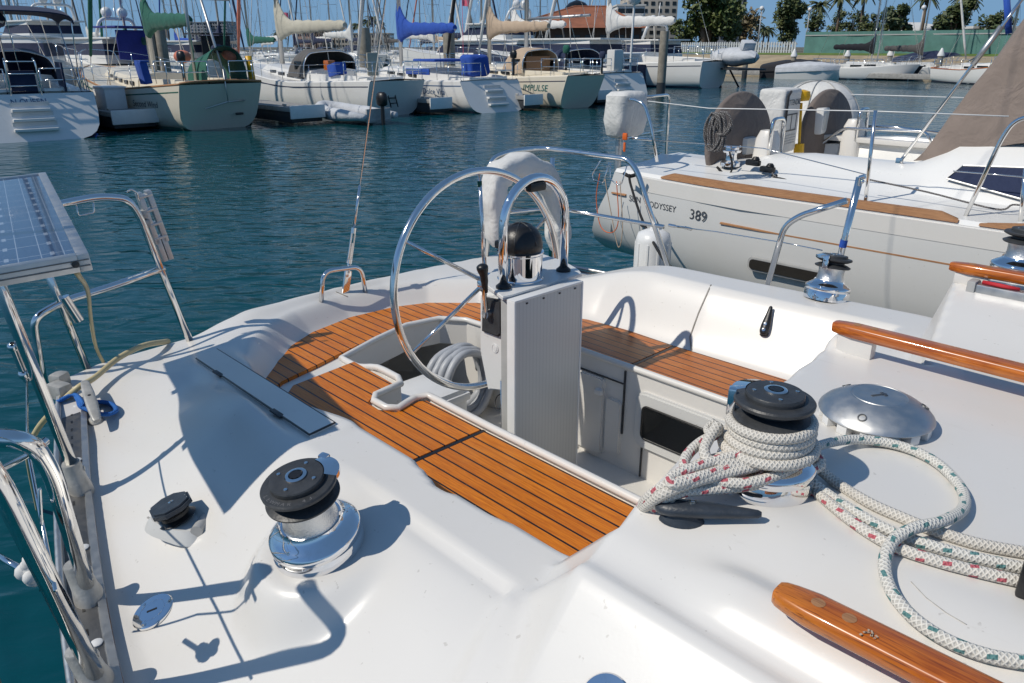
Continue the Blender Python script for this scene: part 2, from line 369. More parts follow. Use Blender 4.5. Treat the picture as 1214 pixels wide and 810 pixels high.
# ------------------------------------------------------------------ world, sun, camera
SUN_DIR = Vector((.875, .348, -1.0)).normalized()      # the way the light travels
def setup_world():
    w = bpy.data.worlds.new('World'); SC.world = w; w.use_nodes = True; n = w.node_tree; bg = n.nodes['Background']
    s = n.nodes.new('ShaderNodeTexSky'); s.sky_type = 'NISHITA'; s.sun_disc = False
    s.sun_elevation = R(46.7); s.sun_rotation = R(248.3); s.air_density = 1.0; s.dust_density = .25; s.ozone_density = 4.0; s.altitude = 0
    tint = mixc(n, 1.0, s.outputs[0], (.58, .86, 1.22)); tint.node.blend_type = 'MULTIPLY'; tc = n.nodes.new('ShaderNodeTexCoord'); sz = n.nodes.new('ShaderNodeSeparateXYZ'); n.links.new(tc.outputs['Generated'], sz.inputs[0]); lo = math_(n, 'SUBTRACT', .92, math_(n, 'MULTIPLY', ramp(n, sz.outputs[2], .02, .5), .55)); n.links.new(mixc(n, lo, tint, (3.2, 5.9, 9.4)), bg.inputs[0]); bg.inputs[1].default_value = .058
    l = bpy.data.lights.new('sun', 'SUN'); l.energy = 3.4; l.angle = R(.55); l.color = (1.0, .935, .83)
    o = bpy.data.objects.new('sun', l); COL.objects.link(o); o.rotation_euler = SUN_DIR.to_track_quat('-Z', 'Y').to_euler(); o.location = (-20, -8, 25)
    c = bpy.data.cameras.new('camera'); c.sensor_width = 36; c.lens = 36*FPX/1214; c.clip_start = .03; c.clip_end = 6000
    co = bpy.data.objects.new('camera', c); COL.objects.link(co); co.location = (0, 0, CAMH); co.rotation_euler = (R(90)-PIT, 0, 0); SC.camera = co
    SC.view_settings.view_transform = 'Standard'; SC.view_settings.look = 'None'; SC.view_settings.gamma = 1; SC.view_settings.use_curve_mapping = False
    SC.view_settings.exposure = 0.0
    SC.render.engine = 'CYCLES'; SC.cycles.use_denoising = True; SC.cycles.max_bounces = 8; SC.cycles.caustics_reflective = False; SC.cycles.caustics_refractive = False
setup_world()
# ------------------------------------------------------------------ water
def make_water():
    m, n, b = nt('harbour_water'); v = coords(n)
    # body colour: green and bluer tones mixed by noise in soft patches
    p = ramp(n, noise_(n, v, .05, 3), .35, .65)
    c = mixc(n, p, (.0006, .050, .056), (.0012, .056, .088)); n.links.new(c, b.inputs['Base Color'])
    b.inputs['Roughness'].default_value = .012; b.inputs['IOR'].default_value = 1.33
    a = noise_(n, coords(n, scale=(1, 1.9, 1), rot=(0, 0, R(14))), 1.9, 1, .35, 1.0)
    d = noise_(n, coords(n, scale=(1, 2.4, 1), rot=(0, 0, R(-9))), 6.0, 3, .55, .5)
    e = noise_(n, coords(n, scale=(1, 1.5, 1)), .5, 3, .5, .5)
    gate = ramp(n, noise_(n, coords(n, scale=(1, 2.2, 1)), .11, 3), .3, .7)
    n1 = bump(n, None, e, .16, .30); n2 = bump(n, None, a, .55, .085, n1); x = n.nodes.new('ShaderNodeBump'); x.inputs['Distance'].default_value = .035
    n.links.new(math_(n, 'MULTIPLY_ADD', gate, .20), x.inputs['Strength']); x.inputs['Strength'].links[0].from_node.inputs[2].default_value = .03
    n.links.new(d, x.inputs['Height']); n.links.new(n2, x.inputs['Normal']); n.links.new(x.outputs[0], b.inputs['Normal'])
    mb = MB(); mb.add([(-2500, -60, 0), (2500, -60, 0), (2500, 3500, 0), (-2500, 3500, 0)], [(0, 1, 2, 3)])
    single(mb, 'water', m, kind='structure', world=True)
make_water()
# ------------------------------------------------------------------ our yacht: plan curves in the boat frame (f, p)
PC = 1.75
EDGE_S = [(1.3, -.27), (.4, -.10), (-.4, .01), (-1.0, .105), (-1.42, .18), (-1.7, .24), (-2.13, .345), (-2.46, .435), (-2.75, .52), (-2.88, .57), (-2.94, .70), (-2.965, .95), (-3.0, 1.3), (-3.02, PC)]
OUT = EDGE_S + [(f, 2*PC-p) for f, p in reversed(EDGE_S[:-1])]
REC = [(-.66, .90), (-1.05, .875), (-1.13, .865), (-1.20, .885), (-1.27, .90), (-1.8, .895), (-2.1, .93), (-2.30, 1.0), (-2.50, 1.07), (-2.66, 1.17), (-2.79, 1.30), (-2.885, 1.47), (-2.945, 1.72), (-2.925, 1.98), (-2.85, 2.17), (-2.66, 2.36), (-2.35, 2.49), (-2.0, 2.56), (-1.5, 2.57), (-1.1, 2.60), (-.82, 2.62), (-.78, 2.2), (-.74, 1.9), (-.70, 1.5), (-.67, 1.1)]
WELL = [(-.74, 1.40), (-1.55, 1.40), (-1.86, 1.405), (-1.875, 1.36), (-1.85, 1.275), (-1.88, 1.25), (-1.95, 1.25), (-1.985, 1.28), (-2.0, 1.395), (-2.05, 1.42), (-2.44, 1.43), (-2.52, 1.65), (-2.57, 1.84), (-2.54, 2.0), (-2.44, 2.075), (-2.3, 2.085), (-1.8, 2.085), (-1.1, 2.085), (-.80, 2.085)]
def dense(poly, step=.03):
    out = []
    for i in range(len(poly)):
        a = Vector(poly[i]); b = Vector(poly[(i+1) % len(poly)]); k = max(1, int((b-a).length/step))
        out += [tuple(a.lerp(b, j/k)) for j in range(k)]
    return out
def sdist(poly, X, Y):
    """signed distance to a polygon (negative inside) and the nearest boundary point, on arrays"""
    X = np.asarray(X, float); Y = np.asarray(Y, float); d = np.full(X.shape, 1e9); ins = np.zeros(X.shape, bool); nx = X.copy(); ny = Y.copy()
    for i in range(len(poly)):
        x0, y0 = poly[i]; x1, y1 = poly[(i+1) % len(poly)]; ex, ey = x1-x0, y1-y0
        t = np.clip(((X-x0)*ex+(Y-y0)*ey)/(ex*ex+ey*ey+1e-12), 0, 1); qx = x0+t*ex; qy = y0+t*ey; q = np.hypot(X-qx, Y-qy)
        m = q < d; d = np.where(m, q, d); nx = np.where(m, qx, nx); ny = np.where(m, qy, ny)
        if y0 != y1: ins ^= ((y0 > Y) != (y1 > Y)) & (X < (x1-x0)*(Y-y0)/(y1-y0)+x0)
    return np.where(ins, -d, d), nx, ny
def ss(a, b, x): t = np.clip((x-a)/(b-a), 0, 1); return t*t*(3-2*t)
def smax(a, b, k): h = np.clip(.5+.5*(a-b)/k, 0, 1); return b*(1-h)+a*h+k*h*(1-h)
OUTS = dense(OUT, .15); SEAT = 1.188
def ex(poly): return [tuple(v) for v in [(Vector((a, b))) for a, b in poly]]
# raised winch pad on the coaming and a low pad on the cabin top, traced as plan shapes
PAD = [tuple(L(x, y, 1.37).xy) for x, y in ((478, 628), (606, 722), (560, 775), (500, 850), (420, 930), (200, 930), (200, 560), (380, 560), (430, 592))]
PADC = L(570, 690, 1.38)
def zdeck(F, Pp):
    F = np.asarray(F, float); Pp = np.asarray(Pp, float)
    sO, _, _ = sdist(OUTS, F, Pp); sR, _, _ = sdist(REC, F, Pp)
    dO = np.maximum(-sO, 0); dI = np.maximum(sR, 0); t = dO/(dO+dI+1e-6)
    aft = ss(-2.35, -2.85, F)
    side_aft = aft*(1-ss(1.15, 1.5, Pp)*(1-ss(2.35, 2.0+.35*2, Pp)*0))   # keeps the quarter soft
    ze = 1.15+.05*aft
    zc = 1.42-.17*ss(-1.75, -2.5, F)
    tl = np.clip((t-.17)/.62, 0, 1); g_side = .55*tl*tl*(3-2*tl)+.45*tl
    lip = ss(0, .03, dO)
    zside = ze+(zc-ze)*g_side
    zaft = ze+(1.262-ze)*lip-(1.262-1.24)*ss(.35, 1.0, t)
    wA = ss(-2.62, -2.95, F)*ss(.95, 1.35, Pp)
    wA = np.maximum(wA, ss(2.3, 2.75, Pp)*ss(-1.7, -2.3, F)*.0)
    zz = zside*(1-wA)+zaft*wA
    if LID is not None:
        sl, _, _ = sdist(LID[0], F, Pp); k = 1-ss(.006, .06, sl); zz = zz*(1-k)+(LID[1]+LID[2]*F+LID[3]*Pp)*k
    # recess wall down to the seats
    wall = .045+.13*ss(1.5, 2.2, Pp)*ss(-2.6, -2.0, F)+.075*ss(-2.35, -2.65, F)
    s = np.clip(-sR/wall, 0, 1); zs = SEAT-.043*ss(-2.20, -2.30, F)
    s = s*s*(3-2*s)*.6+s*.4
    zz = np.where(sR < 0, zz*(1-s)+zs*s, zz)
    # crease half way down the port backrest
    # winch pad moulding
    sp, _, _ = sdist(PAD, F, Pp); wpad = ss(.62, .15, np.hypot(F-PADC[0], Pp-PADC[1])); zz = zz-.016*(1-ss(-.011, .011, sp))*(sR > .02)*wpad
    # round boss under the winch
    db = np.hypot(F-WINCH_S[0], Pp-WINCH_S[1]); bz = WINCH_S[2]+(F-WINCH_S[0])*.0+(Pp-WINCH_S[1])*.20
    zz = np.where(db < .30, zz*(1-ss(.185, .115, db))+bz*ss(.185, .115, db), zz)
    # cabin trunk
    top = 1.555+.045*ss(.80, 1.05, Pp)-.018*ss(.74, .785, Pp)*(1-ss(.785, .86, Pp))+.085*ss(1.86, 2.42, Pp)
    # moulded plinth that carries the near hand rail
    hr = ss(.065, .015, np.abs(Pp-.845))*ss(-.52, -.40, F); top = top+.022*hr
    hr2 = ss(.06, .012, np.abs(Pp-1.83))*ss(-.80, -.72, F)*(1-ss(-.70, -.66, F)); top = top+.028*hr2
    side = np.maximum(0, .765-Pp)*1.05+np.maximum(0, Pp-2.46)*1.6
    fa = np.where(Pp < 1.86, -.645-.085*(Pp-.9), -.50-.18*(Pp-1.86)); fa = fa*(1-ss(1.84, 1.90, Pp))+ss(1.84, 1.90, Pp)*(-.52-.2*(Pp-1.86))
    fa = np.where(Pp < 1.84, -.645-.085*(Pp-.9), fa); aftf = np.maximum(0, fa-F)*np.where(Pp > .86, 3.6, 1.1)
    zcab = top-side-aftf
    zz = smax(zz, zcab, .014)
    return zz
WINCH_S = (-9, -9, 0); LID = None
def surf(px, py, lo=1.12, hi=1.8):
    """where the pixel's ray meets the moulded deck"""
    z = 1.4
    for t in np.linspace(hi, lo, 160):
        q = L(px, py, float(t))
        if float(zdeck([q.x], [q.y])[0]) >= t: z = float(t); break
    a, b2 = z, z+.01
    for _ in range(14):
        mnd = (a+b2)/2; q = L(px, py, mnd)
        if float(zdeck([q.x], [q.y])[0]) >= mnd: a = mnd
        else: b2 = mnd
    return L(px, py, a)
def zat(f, p): return float(zdeck([f], [p])[0])
_w = surf(380, 655); WINCH_S = (_w.x, _w.y, _w.z+.020)
_l = [surf(x, y) for x, y in ((233, 428), (262, 413), (403, 503), (367, 517))]
_A = np.array([[1, q.x, q.y] for q in _l]); _c = np.linalg.lstsq(_A, np.array([q.z for q in _l]), rcond=None)[0]; LID = ([tuple(q.xy) for q in _l], float(_c[0]), float(_c[1]), float(_c[2]))
YACHT = empty('sailing_yacht', (-1.4, PC, 0), 'white sailing yacht in the foreground with teak cockpit seats, steering wheel and winches', 'sailing yacht')
def build_deck():
    st = .0115
    fs = np.arange(-3.12, 1.3, st); ps = np.arange(-.22, 3.72, st); F, Q = np.meshgrid(fs, ps, indexing='ij')
    sO, ox, oy = sdist(OUTS, F, Q); sW, wx, wy = sdist(WELL, F, Q)
    near = (sO > 0) & (sO < st*1.5); F2 = np.where(near, ox, F); Q2 = np.where(near, oy, Q)
    nw = (sW < 0) & (sW > -st*1.5); F2 = np.where(nw, wx, F2); Q2 = np.where(nw, wy, Q2)
    keep = (sO < st*1.5) & (sW > -st*1.5)
    Z = zdeck(F2, Q2); idx = -np.ones(F.shape, int); ok = np.argwhere(keep); idx[keep] = np.arange(len(ok))
    verts = [(F2[i, j], Q2[i, j], Z[i, j]) for i, j in ok]; a, b, c, d = idx[:-1, :-1], idx[1:, :-1], idx[1:, 1:], idx[:-1, 1:]
    m = (a >= 0) & (b >= 0) & (c >= 0) & (d >= 0)
    inW = (sW < 0); allin = inW[:-1, :-1] & inW[1:, :-1] & inW[1:, 1:] & inW[:-1, 1:]; inO = (sO > 0); allout = inO[:-1, :-1] & inO[1:, :-1] & inO[1:, 1:] & inO[:-1, 1:]
    m &= ~allin & ~allout
    mb = MB(); mb.v = [Vector(v) for v in verts]; mb.f = [tuple(int(k) for k in q) for q in np.stack([a[m], b[m], c[m], d[m]], 1)]
    part(mb, 'deck', M['gelcoat'], YACHT, smooth=180)
    # hull
    od = dense(OUT, .08); cx, cy = -.9, PC; rings = []
    for z, k, dz in ((1.15, 1.0, 0), (1.05, 1.006, 0), (.8, .995, 0), (.45, .965, 0), (.1, .90, 0), (-.35, .7, 0)):
        r = []
        for f, p in od:
            ze = zat(f*.999, p) if z == 1.15 else z
            r.append(V(cx+(f-cx)*(k if f > cx else 1-(1-k)*1.4), cy+(p-cy)*k, min(ze, 1.20)-.002 if z == 1.15 else z))
        rings.append(r)
    mb = MB(); mb.loft(rings, True); part(mb, 'hull', M['gelcoat_cool'], YACHT, 60)
build_deck()
def on(poly, z): return [V(p[0], p[1], z) for p in poly]
def build_cockpit():
    # well lining: vertical sides down to the sole; open locker under the helmsman's seat
    wd = dense(WELL, .04); SOLE = .78
    mb = MB(); top = []; mid = []; bot = []
    for f, p in wd:
        aftw = sstep(-2.03, -2.42, f); top.append(V(f, p, 1.205-.045*sstep(-2.15, -2.35, f))); mid.append(V(f, p, lerp(1.0, 1.045, aftw))); 
        bf = f-.42*aftw; bot.append(V(bf, p, SOLE))
    mid2 = [V(b.x, b.y, m.z+.0) for m, b in zip(mid, bot)]
    mb.loft([top, mid, mid2, bot], True); part(mb, 'cockpit_well', M['gelcoat'], YACHT, 30)
    mb = MB(); mb.add(bot, [tuple(range(len(bot)))]); part(mb, 'cockpit_sole', M['non_skid'], YACHT, None)
    # rounded white lip round the well
    mb = MB(); mb.tube([v+V(0, 0, .004) for v in top], .0125, 8, closed=True); part(mb, 'well_lip', M['gelcoat'], YACHT, 180)
    # teak seat panels
    def teak(poly, z, name='teak_seat', mat='teak_deck', th=.013, label=None):
        mb = MB(); mb.prism(poly, z, z+th, bev=.003); return part(mb, name, M[mat], YACHT, 30, label)
    g = .016
    A = [(-1.562, .925), (-1.8, .94), (-2.05, .97), (-2.17, 1.03)] + [tuple(L(x, y, 1.2).xy) for x, y in ((347, 457), (420, 428.5), (470, 457))] + [(-2.005+g*0, 1.385-g), (-2.005, 1.29), (-1.965, 1.238), (-1.90, 1.234), (-1.845, 1.262), (-1.862, 1.36), (-1.845, 1.405-g), (-1.562, 1.40-g)]
    teak(A, SEAT)
    Bp = [(-1.548, .925), (-1.548, 1.40-g), (-.75, 1.40-g), (-.69, 1.2), (-.665, .94), (-.9, .915), (-1.05, .90), (-1.13, .89), (-1.22, .91), (-1.3, .925)]
    teak(Bp, SEAT)
    C = [(-2.02, 2.085+g), (-1.562, 2.085+g), (-1.562, 2.40), (-1.8, 2.41), (-2.0, 2.39), (-2.17, 2.32), (-2.25, 2.24), (-2.2, 2.15)]
    teak(C, SEAT, 'teak_seat', 'teak_deck_glancing')
    D = [(-1.548, 2.085+g), (-.80, 2.085+g), (-.80, 2.42), (-1.1, 2.41), (-1.548, 2.40)]
    teak(D, SEAT, 'teak_seat', 'teak_deck_glancing')
    H = [(-2.36, 1.09)] + [tuple(L(x, y, 1.158).xy) for x, y in ((302, 435), (330, 412), (360, 393), (420, 368), (470, 356), (520, 353), (572, 355))] + [(-2.45, 2.36), (-2.34, 2.26), (-2.36, 2.16), (-2.46, 2.11), (-2.56, 2.02), (-2.595, 1.85), (-2.55, 1.65), (-2.495, 1.45), (-2.46, 1.34), (-2.41, 1.16)]
    teak(H, SEAT-.043, 'helm_seat_teak')
    # black seam mouldings between the panels
    for y_, w_ in ((1.16, .45), (2.25, .30)): mb = MB(); mb.box((-1.555, y_, SEAT+.006), (.013, w_, .012)); part(mb, 'seat_seam', M['black'], YACHT)
    # port side lining: framed portlight, moulded recess with its catch, panel joints
    pp = 2.085
    def rr(f0, f1, z0, z1, r, n=5):
        o = []
        for cx, cz, a0 in ((f1-r, z1-r, 0), (f0+r, z1-r, 90), (f0+r, z0+r, 180), (f1-r, z0+r, 270)):
            for k in range(n+1): a = R(a0+90*k/n); o.append((cx+r*math.cos(a), cz+r*math.sin(a)))
        return o
    y = lambda off: (lambda a, b, c: V(a, pp-off-c, b))
    mb = MB(); mb.prism(rr(-1.495, -1.055, .912, 1.138, .045), 0, .018, y(0), bev=.008); part(mb, 'portlight', M['gelcoat_grey'], YACHT, 40)
    pl = [o for o in COL.objects if o.name.startswith('portlight')][0]
    mb = MB(); mb.prism(rr(-1.450, -1.10, .962, 1.085, .016), 0, .004, y(.0182)); part(mb, 'glass', M['glass_dark'], pl, 40)
    mb = MB(); o1 = rr(-1.453, -1.097, .959, 1.088, .018); mb.tube([V(a, pp-.021, b) for a, b in o1], .0045, 6, closed=True)
    part(mb, 'seal', M['black'], pl, 180)
    mb = MB(); mb.prism(rr(-1.79, -1.645, .80, 1.13, .02), 0, .014, y(0), bev=.006); mb.prism(rr(-1.635, -1.56, .83, 1.06, .02), 0, .010, y(0), bev=.005); part(mb, 'locker_door', M['gelcoat'], YACHT, 40)
    mb = MB(); mb.box((-1.66, pp-.02, 1.075), (.03, .022, .022), bev=.004); part(mb, 'catch', M['white_plastic'], YACHT, 40)
    mb = MB(); mb.box((-1.553, pp-.003, 1.06), (.006, .008, .26)); mb.box((-1.458, pp-.003, .85), (.005, .008, .13)); mb.box((-1.7, pp-.003, 1.135), (.28, .006, .004)); part(mb, 'panel_joint', M['dark'], YACHT)
    # stowed under the helmsman's seat: a white bin and a coil of grey hose
    mb = MB(); mb.box((-2.22, 1.62, .91), (.24, .34, .26), bev=.03); mb.box((-2.22, 1.62, 1.0), (.255, .355, .035), bev=.012)
    single(mb, 'storage_bin', M['white_plastic'], 'white lidded bin stowed on the cockpit sole beside the coiled grey hose', 'bin')
    mb = MB(); pts = []
    for k in range(200):
        a = k/200*2*math.pi*5.4; r = .145-.006*math.sin(k*.7); pts.append(V(-2.33+.03*math.sin(a*.5), 1.93+r*math.cos(a), .95+r*math.sin(a)*1.0)+V(.011*(k/200*5.4)*1.6-.03, 0, 0))
    mb.tube(pts, .017, 8); single(mb, 'water_hose', M['hose_grey'], 'grey hose coiled up under the helm seat beside the white bin', 'hose', smooth=180)
build_cockpit()
# ------------------------------------------------------------------ fittings of our yacht
UP = V(0, 0, 1)
def frame_z(axis, xdir=None):
    z = Vector(axis).normalized(); x = Vector(xdir) if xdir else (Vector((1, 0, 0)) if abs(z.x) < .9 else Vector((0, 1, 0)))
    x = (x-z*x.dot(z)).normalized(); y = z.cross(x); return Matrix((x, y, z)).transposed()
def toe_rails():
    for sgn in (1, -1):
        e = [(f, p+.014) for f, p in EDGE_S if f > -2.88] + [(-2.86, .575)]
        e.sort(key=lambda q: -q[0]); e = [V(a, b, 0) for a, b in e]; e = spline(e, 6)
        def off(i, d):
            t = (e[min(i+1, len(e)-1)]-e[max(i-1, 0)]).normalized(); nrm = V(t.y, -t.x, 0); nrm = nrm if nrm.y > 0 else -nrm
            q = e[i]+nrm*d; return V(q.x, q.y if sgn > 0 else 2*PC-q.y, 0)
        idx = range(0, len(e))
        zb = lambda q: min(1.185, 1.152+.02*sstep(-2.3, -2.9, q.x))
        mb = MB(); rings = []
        for i in idx:
            a, b, c = off(i, -.012), off(i, .050), off(i, .066); z = zb(a)
            rings.append([V(a.x, a.y, z-.03), V(a.x, a.y, z+.012), V(b.x, b.y, z+.012), V(b.x, b.y, z+.020), V(c.x, c.y, z+.020), V(c.x, c.y, z-.03)])
        mb.loft(rings, True, True); rail = part(mb, 'toe_rail', M['alum'], YACHT, 30)
        mb = MB(); mb.tube([off(i, -.016)+V(0, 0, zb(off(i, 0))+.024) for i in idx], .0085, 8); part(mb, 'rubbing_strip', M['alum'], rail, 180)
        mb = MB(); rings = []
        for i in idx:
            a, b = off(i, -.006), off(i, .047); z = zb(a); rings.append([V(a.x, a.y, z+.012), V(a.x, a.y, z+.0135), V(b.x, b.y, z+.0135), V(b.x, b.y, z+.012)])
        mb.loft(rings, True, True); part(mb, 'slotted_web', M['alum_dull_shaded'], rail, 30)  # dark metal colour paints in the shade lying on the web
        mb = MB(); L0 = 0
        acc = 0.; last = off(0, .02)
        for i in range(1, len(e)):
            q = off(i, .022); acc += (q-last).length; last = q
            if acc > .045:
                acc = 0; t = (off(min(i+1, len(e)-1), .022)-off(i-1, .022)).normalized(); ang = math.atan2(t.y, t.x)
                mb.box((q.x, q.y, zb(q)+.0137), (.022, .006, .001), Matrix.Rotation(ang, 4, 'Z'))
        h = part(mb, 'drain_slot', M['black'], rail); h['kind'] = 'stuff'
        for k in range(4, len(e)-2, 7):
            q = off(k, .036); m = MB(); m.lathe([(.0125, 0), (.0125, .004), (.010, .006), (0, .0065)], V(q.x, q.y, zb(q)+.013), 14); part(m, 'bolt_cap', M['white_plastic'], rail, 40)
    for sgn in (1, -1):
        mb = MB(); mb.tube([V(f, (p+.079 if sgn > 0 else 2*PC-p-.079), zat(f, (p+.079 if sgn > 0 else 2*PC-p-.079))+.001) for f, p in EDGE_S[2:9]], .0022, 5); part(mb, 'stained_sealant', M['rust'], YACHT, 180)
    mb = MB()
    q = L(74, 470, 1.19); mb.box(q+V(-.02, .0, .015), (.075, .05, .055), Matrix.Rotation(R(20), 4, 'Z'), bev=.012); mb.box(q+V(-.085, .02, .03), (.05, .055, .05), Matrix.Rotation(R(35), 4, 'Z'), bev=.014)
    part(mb, 'rail_end_casting', M['dull_cast'], YACHT)
toe_rails()
# ------------------------------------------------------------------ winches
def winch(base, axis, s=1.0, rot=0., body='chrome', arm=True, txt=True, label=None, tall=1.0):
    F3 = frame_z(axis, (math.cos(rot), math.sin(rot), 0)); X = Matrix.Translation(base) @ F3.to_4x4() @ Matrix.Diagonal((s, s, s*tall, 1))
    tr = lambda v: X @ Vector(v)
    def lz(prof, n=48): 
        m = MB(); m.lathe(prof, n=n); m.v = [tr(v) for v in m.v]; return m
    b = part(lz([(.081, -.01), (.081, .018), (.0795, .0205), (.0795, .0215), (.081, .0235), (.081, .032), (.0785, .036), (.070, .0405), (.058, .0475), (.0545, .052), (.053, .056)]), 'winch', M[body], YACHT, 40, label)
    part(lz([(.050, .054), (.0475, .060), (.0455, .075), (.0455, .090), (.048, .099)]), 'drum', M['knurled'], b, 60)
    part(lz([(.030, .099), (.060, .099), (.0635, .102), (.0635, .1045), (.052, .110), (.040, .113), (.040, .117), (.052, .120), (.0640, .1255), (.0645, .130), (.062, .1325), (.047, .1335), (.047, .138)], 56), 'self_tailing_jaw', M['dark'], b, 25)
    part(lz([(.047, .134), (.0465, .1405), (.045, .1425), (.020, .144), (.0185, .144)]), 'top_cap', M['dark'], b, 30)
    part(lz([(.0185, .1435), (.0185, .1462), (.0165, .147), (.0125, .147), (.0125, .130), (.0, .130)]), 'handle_socket', M['steel'], b, 30)
    m = MB()
    star = [((.0122 if k % 2 else .0095)*math.cos(2*math.pi*k/16), (.0122 if k % 2 else .0095)*math.sin(2*math.pi*k/16)) for k in range(16)]
    m.prism(star, .1465, .1474, lambda x, y, z: tr((x, y, z))); part(m, 'socket_star', M['black'], b)
    for k in range(4):
        m = MB(); a = R(45+90*k); m.lathe([(.0033, .1425), (.0033, .1446), (.0, .1452)], (.034*math.cos(a), .034*math.sin(a), 0), 12); m.v = [tr(v) for v in m.v]; part(m, 'screw', M['steel'], b, 30)
    if arm:   # stripper arm that lifts the line out of the jaws
        m = MB(); rings = []
        for i in range(13):
            a = R(-28+i*60/12); r0, r1 = .047, .067+.006*math.sin(math.pi*i/12); z0 = .1335; z1 = .1425
            c, sn = math.cos(a), math.sin(a); rings.append([V(r0*c, r0*sn, z0), V(r1*c, r1*sn, z0-.004), V(r1*c, r1*sn, z1-.006), V(r0*c, r0*sn, z1)])
        m.loft(rings, True, True); m.v = [tr(v) for v in m.v]; part(m, 'stripper_arm', M[body if body != 'alum' else 'steel'], b, 40)
        m = MB(); a = R(30); m.box((.066*math.cos(a), .066*math.sin(a), .118), (.014, .02, .044), Matrix.Rotation(a, 4, 'Z'), bev=.004); m.v = [tr(v) for v in m.v]; part(m, 'line_guide', M[body if body != 'alum' else 'steel'], b, 40)
    if txt:
        m = MB()
        def arc(word, a0, sz, sp):
            for i, ch in enumerate(word):
                a = R(a0+i*sp)
                m.text(ch, sz, lambda co, a=a: tr(V((.0548-.0+ (co.y-sz*.36))*math.cos(a)+co.x*math.sin(-a)*-1*-1, (.0548+(co.y-sz*.36))*math.sin(a)+co.x*math.cos(a)*1, .1331)), align='CENTER', bold=.0) if False else m.text(ch, sz, lambda co, a=a: tr(V(math.cos(a)*(.0555-(co.y-sz*.36)), math.sin(a)*(.0555-(co.y-sz*.36)), .1331)+V(-math.sin(a), math.cos(a), 0)*co.x), align='CENTER')
        arc('LEWMAR', -175, .0115, 11); arc('43', -95, .012, 11)
        part(m, 'maker_lettering', M['emboss'], b, None)
    return b, tr
bw = V(WINCH_S[0], WINCH_S[1], WINCH_S[2]); ax1 = V(.03, -.20, .98)
winch(bw, ax1, 1.12, R(75), tall=1.1, label='two-speed winch with a chrome bell base standing bare on the near coaming')
wr = surf(905, 570); wr = V(wr.x, wr.y, wr.z+.004); WR_B, WR_T = winch(wr, V(.0, -.0, 1), 1.02, R(175), txt=False, tall=1.14, label='winch on the cabin top wrapped in white rope')
wp3 = surf(979, 352); winch(V(wp3.x, wp3.y, wp3.z+.004), V(.0, .16, .98), 1.0, R(-120), txt=False, arm=True, tall=1.1, label='chrome winch on the far coaming beside the rail stanchion')
wq = LP(1207, 326, 2.62); winch(wq, V(0, .05, 1), .98, R(0), txt=False, arm=False, label='winch at the right edge behind the far handrail')
mb = MB(); mb.lathe([(.10, -.07), (.10, -.002), (.096, .002), (0, .002)], wq+V(0, 0, -.012), 32); part(mb, 'winch_plinth', M['gelcoat'], YACHT, 40)
# ------------------------------------------------------------------ dorade-style mushroom vent on the cabin top
def vent():
    c = surf(1036, 500); c = V(c.x, c.y, c.z)
    mb = MB(); prof = [(.082, 0), (.082, .016), (.0, .016)]; mb.lathe(prof, c, 48); v = part(mb, 'mushroom_vent', M['white_plastic'], YACHT, 40)
    mb = MB()
    for k in range(14):
        a = 2*math.pi*k/14; mb.box(c+V(.093*math.cos(a), .093*math.sin(a), .010), (.022, .022, .020), Matrix.Rotation(a, 4, 'Z'), bev=.002)
    part(mb, 'vent_rib', M['white_plastic'], v)['kind'] = 'stuff'
    mb = MB(); mb.lathe([(.080, .0195), (.106, .0195), (.1075, .0215), (.106, .025), (.098, .034), (.080, .046), (.058, .057), (.053, .0585), (.052, .0575), (.049, .0575), (.048, .0587), (.0, .0592)], c, 64); part(mb, 'cowl', M['alum'], v, 30)
    for k in (200, 320, 80):
        a = R(k-46); mb = MB(); q = c+V(.088*math.cos(a), .088*math.sin(a), .0425); F = frame_z(V(math.cos(a)*.5, math.sin(a)*.5, .8)); mb.lathe([(.0085, -.004), (.0085, .0006), (.0065, .0008), (.0062, -.003), (0, -.003)], q, 16, F); part(mb, 'screw_hole', M['alum_dull_shaded'], v, 40)
    mb = MB(); mb.box(c+V(0, 0, .0595), (.034, .005, .0016), Matrix.Rotation(R(60), 4, 'Z'), bev=.0006); mb.box(c+V(.006, .01, .0595), (.006, .016, .0014), Matrix.Rotation(R(60), 4, 'Z')); part(mb, 'embossed_mark', M['alum_dull_shaded'], v)
vent()
# ------------------------------------------------------------------ varnished hand rails
def handrail(a, b, w, h, label, feet=True, lift=.0):
    a, b = Vector(a), Vector(b); t = (b-a).normalized(); n = V(-t.y, t.x, 0).normalized(); Ln = (b-a).length; rings = []
    for s in [0, .006, .02, .05, .10, .2, .5, .8, 1.0]:
        d = s*Ln if s >= .1 else s*1.0
        k = min(1, .55+.45*math.sqrt(min(1, s/.05))) if s < .05 else 1
        c = a+t*d; r = []
        for j in range(16):
            an = 2*math.pi*j/16; cx, cz = math.cos(an), math.sin(an)
            e = .45; r.append(c+n*(math.copysign(abs(cx)**e, cx)*w/2*k)+UP*(math.copysign(abs(cz)**e, cz)*h/2*(k*.6+.4)))
        rings.append(r)
    mb = MB(); mb.loft(rings, True, True); hr = part(mb, 'handrail', M['varnish'], YACHT, 40, label)
    k = 0.06
    while feet and k < Ln:
        c = a+t*k; z = zat(c.x, c.y); mb = MB(); hh = c.z-h/2-z+.004
        if hh > .004: mb.box((c.x, c.y, z+hh/2-.002), (.085, w*.62, hh), Matrix.Rotation(math.atan2(t.y, t.x), 4, 'Z'), bev=.003); part(mb, 'rail_foot', M['gelcoat'], hr)
        k += .62
    for d in (.055, .095):
        mb = MB(); mb.lathe([(.009, 0), (.009, .0008), (0, .0012)], a+t*d+UP*(h/2-.0003), 20); part(mb, 'wood_plug', M['teak_weathered'], hr)
    return hr
